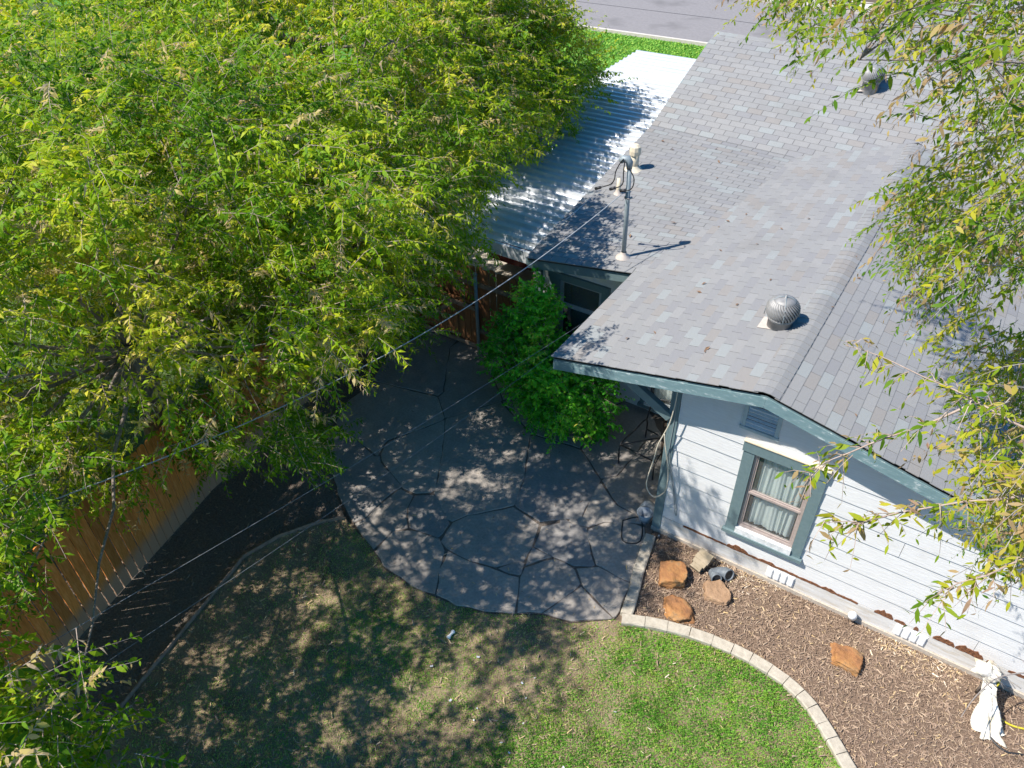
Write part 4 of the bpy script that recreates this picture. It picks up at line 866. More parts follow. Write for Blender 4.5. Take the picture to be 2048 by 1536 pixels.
CL_T1 = [(-5.58,-2.06,2.36),(-7.15,-4.67,2.46),(-5.09,0.17,2.46),(-7.92,-2.77,4.34),(-3.33,-7.37,2.6),(-8.76,-5.94,1.72),(-6.59,-8.14,4.3),(-9.39,-4.02,3.93),(-7.93,-4.69,2.47),(-9.34,-3.52,5.98),(-10.35,-1.84,3.68),(-6.16,-2.37,4.09),(-10.34,-3.89,5.19),(-3.43,-8.01,4.63),(-8.91,-5.42,3.3),(-6.84,-4.22,5.85),(-6.39,0.03,2.57),(-8.36,-1.37,2.89),(-6.5,-7.84,3.79),(-5.63,-2.29,2.84),(-7.43,-3.57,2.2),(-10.51,-4.64,2.04),(-9.61,-2.93,5.62),(-6.55,-5.11,6.92),(-3.18,-7.85,3.44),(-5.39,-7.12,4.46),(-6.8,-2.49,3.91),(-4.66,-8.21,3.09),(-5.29,-6.8,5.2),(-6.42,-6.61,6.24),(-6.32,-0.03,3.8),(-8.93,-5.66,1.85),(-7.07,-7.8,4.65),(-7.2,-5.48,4.87),(-9.79,-2.04,3.41),(-6.92,-5.27,4.78),(-9.75,-5.38,3.95),(-6.48,-1.03,2.04),(-9.66,-2.4,2.0),(-10.08,-3.55,3.66),(-9.24,-4.21,1.99),(-8.34,-3.22,3.79),(-3.54,-7.53,1.97),(-9.27,-6.66,3.85),(-10.24,-2.11,4.86),(-7.2,-1.88,3.2),(-5.4,-5.03,7.03),(-5.33,-7.82,2.35),(-7.99,-7.18,3.11),(-8.11,-1.54,3.54),(-9.28,-2.53,2.06),(-4.64,-8.42,3.74),(-6.56,-4.4,6.05),(-4.29,-4.24,6.52),(-9.71,-4.18,5.52),(-10.07,-5.96,2.27),(-4.92,-8.47,3.18),(-10.82,-2.32,3.52),(-7.9,-3.12,6.62),(-8.02,-4.15,5.25),(-9.12,-2.43,2.49),(-4.52,-1.13,4.31),(-8.96,-6.07,4.6),(-6.94,-5.76,4.95),(-9.47,-3.95,3.39),(-3.35,-2.22,5.07),(-8.75,-1.15,2.97),(-10.26,-3.04,5.32),(-7.62,-5.43,4.66),(-5.73,-5.49,6.07),(-6.08,-0.83,2.56),(-4.22,-5.61,4.49),(-8.64,-1.61,2.64),(-7.18,-7.41,5.54),(-6.16,-2.1,3.68),(-10.34,-4.55,3.93),(-8.89,-2.87,2.26),(-8.47,-5.62,2.93),(-7.63,-2.95,2.27),(-5.53,-1.48,2.46),(-8.29,-4.56,5.33),(-8.83,-5.94,5.72),(-5.77,-3.93,7.04),(-6.69,-2.13,2.62),(-8.48,-7.28,2.96),(-10.26,-3.35,3.86),(-6.47,-5.48,5.0),(-10.62,-3.06,3.95),(-4.95,-8.22,4.69),(-8.92,-3.72,2.19),(-8.07,-4.83,5.18),(-6.17,-3.49,6.4),(-8.28,-5.27,3.94),(-3.61,-3.45,6.24),(-3.99,-1.92,4.01),(-9.85,-3.95,3.97),(-5.49,-2.23,3.74),(-6.24,-1.85,6.2),(-7.36,-7.03,5.16),(-9.18,-1.02,4.29),(-4.62,-2.39,4.84),(-5.45,-3.49,6.55),(-6.4,-2.61,6.38),(-5.42,-7.87,1.99),(-6.54,-1.16,5.39),(-3.19,-7.68,2.32),(-10.61,-3.29,3.46),(-6.84,-4.37,2.38),(-7.21,-8.05,3.77),(-3.88,-5.5,5.91),(-4.79,-6.67,3.2),(-7.46,-4.49,6.32),(-5.91,-3.05,2.38),(-6.14,-5.97,3.06),(-4.24,-4.12,4.86),(-9.78,-4.1,3.31),(-10.59,-5.11,4.06),(-5.52,-6.81,3.07),(-8.63,-2.45,2.33),(-8.62,-5.9,6.03),(-5.8,-3.15,6.67),(-6.13,-5.79,3.38),(-3.87,-0.12,4.81),(-10.44,-4.38,5.26),(-9.72,-4.59,5.35),(-6.69,-0.23,4.09),(-4.14,-7.55,4.77),(-3.58,-4.1,4.51),(-6.74,-7.93,4.7),(-7.77,-2.59,6.13),(-5.16,-7.24,1.78),(-3.08,-3.06,6.44),(-9.62,-1.85,5.32),(-8.13,-3.41,2.62),(-5.56,-4.71,6.79),(-6.34,-0.56,4.08),(-9.09,-0.75,3.96),(-6.27,-8.0,4.18),(-9.44,-6.98,3.04),(-7.71,-7.33,2.18),(-5.24,-2.0,4.64),(-9.62,-6.68,2.9),(-8.03,-7.05,2.32),(-4.61,-1.29,4.7),(-8.72,-7.49,3.16),(-10.11,-5.17,2.93),(-8.68,-3.35,4.25),(-8.37,-5.79,5.4),(-4.36,-5.61,6.74),(-6.65,-6.63,2.5),(-8.73,-4.56,5.84),(-3.56,-6.26,6.07),(-5.18,-6.45,2.66),(-5.74,-2.37,6.46),(-9.33,-5.95,4.52),(-6.05,-6.41,2.27),(-2.08,-7.53,3.33),(-8.72,-4.11,2.44),(-8.99,-2.94,5.82),(-5.37,-2.12,5.26),(-4.39,-2.45,3.37),(-3.74,-1.76,5.45),(-6.91,-1.73,2.82),(-8.24,-0.9,4.89),(-4.98,-2.27,5.16),(-7.07,-7.21,4.13),(-4.48,-2.8,2.11),(-5.15,-3.93,6.92),(-8.13,0.08,3.48),(-7.86,-2.63,4.76),(-8.04,-6.25,5.69),(-7.04,-4.13,6.42),(-8.35,-4.91,3.66),(-7.0,-3.19,4.6),(-4.18,-0.18,4.59),(-7.71,-5.71,3.66),(-8.41,-1.04,2.98),(-7.12,-2.22,2.09),(-8.23,-1.89,5.3),(-7.11,-1.53,5.37),(-5.96,-6.58,2.0),(-5.1,-6.3,3.28),(-6.03,-1.28,5.0),(-6.18,-6.35,3.65),(-6.85,-5.04,2.54),(-8.96,-1.17,2.64),(-8.32,-3.55,2.88),(-5.06,-7.95,2.0),(-4.89,-7.57,1.77),(-5.47,-7.51,2.39),(-9.74,-5.41,2.61),(-8.79,-0.67,4.26),(-5.62,-3.67,5.16),(-4.74,-2.58,5.22),(-7.14,-4.31,5.49),(-4.1,-7.97,4.97),(-6.5,-5.93,3.81),(-6.62,-0.55,2.16),(-5.98,-8.43,3.4),(-8.4,-4.84,5.95),(-8.42,-6.2,5.94),(-4.95,-0.0,4.51),(-5.85,-5.04,6.69),(-4.2,-0.09,5.15),(-7.3,-0.78,5.06),(-10.16,-3.64,3.24),(-8.54,-4.6,3.36),(-6.6,-7.77,3.02),(-3.01,-8.03,3.21),(-8.64,-6.28,4.41),(-7.02,-3.92,5.84),(-7.08,-4.64,6.18),(-10.23,-2.25,3.18),(-4.42,-7.35,1.75),(-8.02,-6.75,2.04),(-5.11,-5.98,4.08),(-10.24,-5.75,2.74),(-8.78,-6.8,1.84),(-5.28,-1.29,5.9),(-7.68,-6.85,4.72),(-5.01,-7.63,2.4),(-5.29,-8.36,4.56),(-7.77,-5.38,3.27),(-7.18,-4.4,2.1),(-5.44,-7.03,4.98),(-6.05,-3.36,1.85),(-2.98,-3.71,5.1),(-3.03,-2.6,4.59),(-6.17,0.19,3.57),(-4.09,-8.4,3.48),(-10.24,-5.23,2.62),(-10.16,-5.96,3.21),(-5.87,0.04,4.09),(-7.9,-2.8,2.0),(-5.83,-6.97,5.09),(-9.93,-5.8,2.57),(-9.02,-3.95,1.83),(-6.09,-3.52,2.2),(-9.71,-6.19,5.02),(-9.79,-4.98,3.83),(-8.41,-1.3,4.65),(-3.29,-3.33,6.2),(-8.5,-1.72,4.97),(-9.0,-2.7,3.98),(-10.09,-4.19,2.02),(-3.93,-3.08,2.62),(-8.65,-5.63,3.45),(-10.67,-4.09,2.68),(-4.74,-0.46,2.61),(-3.07,-7.71,4.06),(-6.03,-7.81,3.25),(-4.06,-4.8,4.73),(-9.02,-6.53,3.67),(-8.59,-4.69,1.88),(-9.07,-0.5,3.69),(-5.68,-2.67,5.17),(-6.37,0.04,4.13),(-9.89,-3.16,4.14),(-7.57,-2.6,3.14),(-6.84,-3.57,6.15),(-5.35,-6.56,3.25),(-4.18,-1.04,4.4),(-4.66,-1.13,5.87),(-4.89,0.34,3.23),(-4.05,-4.75,6.62),(-7.08,-5.9,4.63),(-7.26,-3.93,6.11),(-4.86,-7.3,2.02),(-10.38,-2.38,4.56),(-3.38,-1.94,6.07),(-5.7,-1.46,2.1),(-6.84,-0.84,4.7),(-10.33,-3.14,3.34),(-10.04,-3.7,4.96),(-3.52,-3.07,6.37),(-8.06,-6.1,3.76),(-8.21,-0.09,3.81),(-8.34,-1.56,5.33),(-6.9,-1.3,4.65),(-6.54,-5.68,3.1),(-10.1,-5.32,4.59),(-4.59,-1.65,6.33),(-7.96,-4.76,5.49),(-6.82,-5.83,6.58),(-9.24,-6.37,3.07),(-6.49,-2.4,4.74),(-6.27,-7.08,2.26),(-2.95,-1.65,5.5),(-9.39,-6.35,3.39),(-8.71,-7.32,2.64),(-6.11,-6.75,4.8),(-6.25,-2.17,6.6),(-9.71,-4.85,4.25),(-7.24,-1.87,2.16),(-4.45,-8.04,3.46),(-4.94,-4.05,5.39),(-5.18,-4.34,5.39),(-7.45,-5.53,5.28),(-6.68,-2.55,5.99),(-4.5,-2.01,4.98),(-9.05,-3.04,5.5),(-5.41,-4.05,5.24),(-6.9,-0.01,4.37),(-8.17,-5.84,3.32),(-4.01,-0.88,3.85),(-5.22,-4.52,4.92),(-5.06,-5.88,4.65),(-3.49,-2.43,5.38),(-9.27,-5.91,4.86),(-4.74,-0.0,2.64),(-4.27,-0.5,3.91),(-9.15,-1.33,3.78),(-7.26,-1.8,4.65),(-9.65,-3.63,4.03),(-6.88,-0.57,2.73),(-7.11,-6.19,6.55),(-9.96,-4.49,1.79),(-7.1,-4.52,5.75),(-9.95,-4.06,5.74),(-6.28,-0.39,3.76),(-4.26,-6.54,5.94),(-8.49,-4.34,5.19),(-8.92,-1.39,4.16),(-7.16,-5.95,5.14),(-10.32,-4.79,4.58),(-7.18,-5.84,6.26),(-5.88,-2.19,2.2),(-7.93,-7.31,5.19),(-8.04,-0.14,3.15),(-7.19,-3.29,2.13),(-6.43,-4.59,6.86),(-4.13,-0.4,4.9),(-4.53,-3.18,2.5),(-6.79,-8.13,2.48),(-5.28,-5.17,5.82),(-10.3,-3.5,4.18),(-7.31,-3.76,4.45),(-9.65,-4.6,5.76),(-4.83,-0.96,3.69),(-6.54,-5.86,5.16),(-4.28,-7.07,3.24),(-8.91,-6.22,5.09),(-7.26,-3.35,3.89),(-3.29,-6.46,5.07),(-6.51,-5.58,4.68),(-10.69,-3.46,4.05),(-5.15,-1.81,5.16),(-10.12,-1.64,2.91),(-6.7,-0.74,5.03),(-4.01,-4.47,4.58),(-4.44,-0.86,3.91),(-6.82,-2.49,2.91),(-6.69,-0.85,5.37),(-8.48,-1.9,3.11),(-8.45,-1.26,3.41),(-5.04,-5.38,5.44),(-8.21,-3.64,6.69),(-8.83,-5.74,4.59),(-8.71,-5.24,3.85),(-5.81,-5.8,2.99),(-7.52,-1.86,2.89),(-3.69,-3.11,5.15),(-4.81,0.29,2.91),(-6.78,-3.91,5.46),(-6.49,-6.24,3.95),(-7.75,-2.91,5.79),(-10.01,-5.0,1.94),(-4.18,-4.46,5.22),(-4.39,-2.62,6.54),(-10.28,-5.2,3.86),(-5.22,-1.5,6.3),(-7.35,-3.65,4.83),(-5.39,-3.91,5.62),(-8.69,-4.79,5.54),(-6.43,-1.57,5.05),(-5.46,-3.11,2.06),(-7.94,-6.03,3.05),(-6.38,-6.86,1.79),(-10.24,-4.69,1.74),(-5.72,-3.5,6.82),(-8.86,-6.63,4.86),(-9.99,-1.83,4.77),(-8.12,-1.56,4.76),(-5.29,-0.18,5.36),(-5.67,-5.91,6.46),(-4.31,-3.17,6.68),(-7.85,-3.89,2.37),(-5.69,-4.66,2.32),(-4.39,-5.91,6.56),(-6.48,0.31,3.81),(-3.3,-3.38,4.36),(-3.84,-7.46,5.03),(-8.49,-1.17,5.15),(-9.33,-3.08,5.27),(-8.21,-7.14,5.42),(-4.77,-0.27,5.4),(-8.79,-4.4,4.91),(-7.94,-6.96,5.34),(-7.47,-3.13,6.16),(-5.38,-6.03,6.21),(-4.92,-5.03,6.09),(-7.33,-7.44,4.03),(-6.47,-0.79,2.42),(-8.92,-3.21,4.48),(-3.35,-7.89,3.8),(-9.04,-6.15,1.91),(-9.25,-5.8,1.96),(-5.75,-1.77,2.45),(-4.75,0.27,4.68),(-6.19,-0.29,4.22),(-6.35,-8.21,2.71),(-9.48,-3.63,3.55),(-8.67,-3.08,3.86),(-6.17,-4.86,6.72),(-9.77,-1.55,4.44),(-6.96,-1.18,5.79),(-6.71,-2.39,6.78),(-8.28,-7.48,3.38),(-9.45,-6.02,5.32),(-9.98,-5.33,4.22),(-8.97,-2.66,1.98),(-7.63,-7.36,4.81),(-8.05,-3.2,4.15),(-4.55,-5.93,4.33),(-8.15,-7.74,2.71),(-7.14,-2.08,2.78),(-3.05,-3.15,4.73),(-6.8,-7.91,3.96),(-8.42,-0.85,2.41),(-8.43,-3.54,3.88),(-5.85,-5.34,6.93),(-4.4,-5.42,4.27),(-5.84,-4.98,2.51),(-6.32,-6.11,1.89),(-6.39,-2.69,6.72),(-5.45,-3.95,6.51),(-8.8,-4.37,1.81),(-5.57,-3.55,1.96),(-9.64,-4.94,1.74),(-5.67,-6.91,4.72),(-6.46,-0.27,2.03),(-8.44,-6.13,2.15),(-4.31,-4.61,6.98),(-8.0,-6.39,6.03),(-9.19,-7.03,4.5),(-5.27,-1.55,2.91),(-7.58,-3.14,2.57),(-4.96,-1.66,6.53),(-7.92,-1.15,2.95),(-6.5,-7.25,2.02),(-10.49,-2.24,2.78),(-9.87,-6.21,4.63),(-8.89,-6.45,2.2),(-7.29,-3.34,4.37),(-10.48,-1.73,3.37),(-6.37,-6.43,3.31),(-6.8,-5.47,3.44),(-5.18,-5.64,4.22),(-5.17,-8.18,4.06),(-8.24,-7.77,3.15),(-8.57,-6.14,4.78),(-10.98,-4.04,2.99),(-5.82,-2.19,3.85),(-8.65,-2.99,4.7),(-6.67,0.26,4.09),(-4.54,-8.1,3.85),(-5.53,-5.14,6.09),(-7.37,-4.97,4.63),(-5.39,-6.88,3.51),(-9.56,-2.66,5.37),(-8.48,-6.45,5.54),(-6.01,-8.41,2.9),(-10.17,-4.93,4.3),(-8.55,-6.66,3.25),(-3.99,-2.59,3.55),(-8.25,-5.38,3.46),(-9.11,-6.85,3.12),(-7.99,-1.27,5.22),(-7.0,-4.21,4.64),(-4.94,-0.21,2.89),(-2.4,-7.28,3.54),(-5.28,-2.79,5.0),(-5.18,-0.15,4.72),(-9.98,-6.58,3.74),(-9.6,-6.52,3.6),(-7.53,-3.51,5.11),(-3.32,-1.77,4.94),(-10.13,-1.9,3.35),(-9.55,-2.98,2.34),(-3.69,-1.69,3.66),(-4.57,-6.65,4.29),(-5.37,-8.11,5.1),(-4.88,-0.5,5.1),(-5.67,-1.75,2.8),(-10.87,-4.75,2.84),(-5.82,-0.22,2.05),(-10.21,-1.43,3.58),(-7.33,-6.93,1.78),(-8.24,-2.6,4.55),(-4.66,-5.6,4.06),(-6.21,-0.81,4.89),(-8.06,-4.05,5.6),(-6.89,-0.87,2.26),(-4.29,-1.31,6.21),(-2.97,-7.39,2.66),(-8.13,-4.89,3.95),(-7.32,-2.14,2.46),(-3.11,-6.82,5.04),(-4.0,-2.15,3.54),(-6.98,-6.26,6.1),(-6.4,-0.47,2.4),(-7.44,-0.0,3.32),(-5.3,-5.36,6.22),(-6.07,-6.9,1.9),(-6.85,-3.5,4.51),(-7.58,-3.69,2.93),(-6.17,-7.16,5.21),(-4.24,-2.53,6.14),(-9.0,-7.09,3.78),(-9.55,-2.33,2.41),(-8.45,-5.06,3.3),(-4.75,-1.14,3.98),(-7.5,-4.77,2.56),(-9.69,-3.14,5.34),(-4.22,-6.44,4.09),(-4.39,-2.87,6.06),(-4.22,-2.93,2.4),(-3.99,-1.51,3.34),(-4.96,-3.61,4.92),(-5.23,-6.99,3.09),(-7.72,-7.26,1.83),(-9.03,-2.78,4.37),(-5.91,-6.89,2.22),(-7.02,-2.16,3.12),(-4.68,-1.48,4.27),(-8.79,-0.7,3.69),(-8.69,-2.67,4.59),(-5.46,-5.46,5.81),(-6.8,-4.32,1.99),(-7.21,-4.26,2.56),(-5.96,-2.39,4.49),(-6.5,-8.47,3.01),(-4.24,-8.39,3.89),(-6.0,-2.12,6.25),(-3.89,-6.02,6.41),(-4.71,-1.38,6.09),(-8.49,-5.48,3.72),(-5.26,-5.67,6.09),(-8.32,-1.27,5.55),(-4.56,-7.85,2.02),(-6.36,-2.41,3.73),(-9.34,-2.87,5.99),(-7.21,-6.43,6.31),(-3.72,-4.18,4.91),(-4.73,-5.62,5.6),(-7.98,-1.15,2.51),(-8.22,-2.77,4.02),(-10.36,-3.69,3.82),(-8.54,-7.76,2.88),(-6.47,-8.48,3.55),(-7.1,-0.6,1.93),(-10.65,-2.15,3.24),(-5.91,0.27,3.81),(-10.09,-4.87,5.4),(-5.49,-2.45,5.36),(-5.2,-3.72,5.31),(-7.46,-4.92,2.16),(-8.86,-3.0,3.59),(-6.19,0.01,4.5),(-6.69,-5.07,4.99),(-8.23,-2.97,6.55),(-9.59,-1.72,4.74),(-2.52,-2.79,5.98),(-8.49,-1.22,2.45),(-5.22,-0.04,2.94),(-9.82,-3.05,1.84),(-7.23,-5.23,2.56),(-5.06,-1.08,6.06),(-5.54,-7.85,4.36),(-10.06,-3.68,4.01),(-9.37,-1.99,5.02),(-4.68,-1.29,6.45),(-7.84,0.13,3.26),(-8.21,-1.79,2.26),(-2.63,-2.92,6.37),(-7.13,-0.51,2.34),(-8.8,-3.48,1.82),(-3.73,-0.94,4.32),(-4.49,-2.82,6.84),(-9.51,-6.39,4.75),(-5.33,-1.9,2.87),(-10.06,-4.5,5.29),(-7.83,-3.45,2.23),(-9.03,-6.47,1.73),(-10.0,-4.69,2.11),(-7.35,-0.89,4.6),(-10.13,-4.17,5.43),(-10.56,-5.11,4.49),(-8.12,-4.82,3.33),(-5.28,-1.9,2.44),(-9.17,-6.36,4.76),(-3.52,-3.71,3.19),(-8.38,-3.45,4.61),(-9.3,-6.32,2.13),(-7.31,-5.11,4.94),(-3.8,-4.69,6.86),(-5.8,-3.29,2.12),(-4.76,-2.6,6.52),(-6.09,-1.79,6.56),(-10.1,-3.81,5.56),(-8.02,-5.06,5.74),(-10.74,-4.78,4.26),(-6.79,-6.01,5.96),(-8.47,-3.0,4.3),(-8.31,-4.49,5.7),(-9.72,-3.32,3.75),(-4.1,0.07,4.34),(-7.58,-3.27,2.01),(-8.65,-5.33,2.76),(-7.4,-7.39,2.03),(-6.54,-0.78,3.06),(-3.14,-1.81,5.74),(-6.23,-3.24,2.39),(-8.66,-3.81,1.86),(-5.83,-4.29,2.24),(-3.89,-7.83,4.52),(-4.44,-2.05,3.74),(-10.41,-4.35,3.05),(-8.52,-4.52,4.65),(-7.99,-3.78,2.97),(-3.23,-3.86,3.52),(-9.96,-2.0,4.36),(-3.42,-1.98,5.38),(-6.39,-4.64,5.63),(-7.84,0.06,3.78),(-7.37,-7.45,2.38),(-8.8,-5.63,5.9),(-8.29,-4.82,4.85),(-9.79,-5.18,4.45),(-7.13,-4.76,2.83),(-6.67,-0.14,2.64),(-6.0,-4.87,7.01),(-4.14,-5.86,6.11),(-3.76,-7.96,4.95),(-9.4,-0.93,3.48),(-8.4,-5.95,5.7),(-5.01,-5.47,5.97),(-6.74,-5.75,6.25),(-5.51,-7.4,4.94),(-4.51,-0.89,6.13),(-6.3,-2.65,4.36),(-5.19,-2.8,5.56),(-3.04,-3.34,5.29),(-5.12,0.05,5.09),(-11.15,-4.29,3.18),(-8.72,-6.8,3.58),(-5.77,-5.79,5.9),(-8.49,-0.13,3.19),(-2.19,-7.3,4.03),(-3.21,-8.19,3.58),(-9.34,-6.7,3.42),(-7.98,-5.18,3.5),(-6.31,-2.42,6.09),(-3.6,-1.44,5.04),(-5.83,-0.68,2.87),(-4.39,-6.12,3.86),(-8.85,-7.6,2.86),(-4.8,-6.23,4.34),(-9.48,-2.87,1.87),(-9.33,-6.72,4.84),(-5.58,-4.34,5.0),(-4.93,-5.89,5.98),(-7.64,-2.15,2.68),(-6.75,-7.73,4.24),(-6.58,-4.22,5.34),(-3.38,-4.68,4.43),(-3.25,-1.38,5.7),(-6.27,-8.02,2.99),(-4.49,-3.1,6.33),(-8.08,-2.95,5.91),(-9.35,-6.27,5.13),(-7.31,-5.18,1.95),(-5.63,-8.4,4.58),(-6.72,-1.2,4.99),(-8.75,-1.43,4.9),(-9.6,-6.15,4.4),(-3.85,-4.7,6.12),(-9.18,-2.05,1.84),(-6.35,-6.52,1.95),(-4.13,-4.5,6.37),(-9.36,-3.81,1.95),(-6.71,-1.56,5.33),(-2.78,-3.26,4.94),(-6.74,-6.77,2.14),(-5.17,-7.53,2.01),(-5.38,-2.98,6.97),(-7.3,-3.58,2.62),(-10.55,-3.1,3.05),(-5.37,-2.19,2.06),(-9.59,-1.97,4.44),(-4.59,-0.73,2.8),(-7.23,-1.67,3.47),(-4.97,-1.99,5.46),(-6.58,-1.88,6.44),(-10.53,-5.61,2.84),(-9.46,-0.85,3.98),(-5.7,-4.25,5.38),(-5.16,0.21,4.7),(-5.13,-4.03,5.0),(-8.21,-2.43,4.22),(-8.16,-7.37,2.02),(-6.13,0.32,4.08),(-6.86,-1.7,4.98),(-10.9,-4.36,2.87),(-7.56,-3.19,6.61),(-7.82,-3.19,6.21),(-7.57,-7.1,2.43),(-6.81,-6.38,6.52),(-6.72,-8.47,3.28),(-6.78,-4.79,2.1),(-9.22,-2.91,2.08),(-2.93,-2.8,4.94),(-5.97,-6.07,3.86),(-7.72,-3.96,4.63),(-7.59,-5.75,4.96),(-8.19,-5.89,6.22),(-9.33,-7.04,3.38),(-2.01,-7.31,3.67),(-7.92,-6.82,4.95),(-5.71,-4.69,4.9),(-6.69,-8.17,2.81),(-4.52,-8.48,3.36),(-8.14,-3.07,1.97),(-4.6,0.01,5.04),(-6.44,-1.08,4.77),(-8.95,-4.46,2.1),(-7.82,-1.32,3.25),(-6.18,-2.97,2.1),(-3.79,-2.4,5.23),(-7.24,-2.57,3.06),(-4.58,-0.59,4.22),(-3.7,-7.63,3.73),(-8.67,-1.51,3.07)]
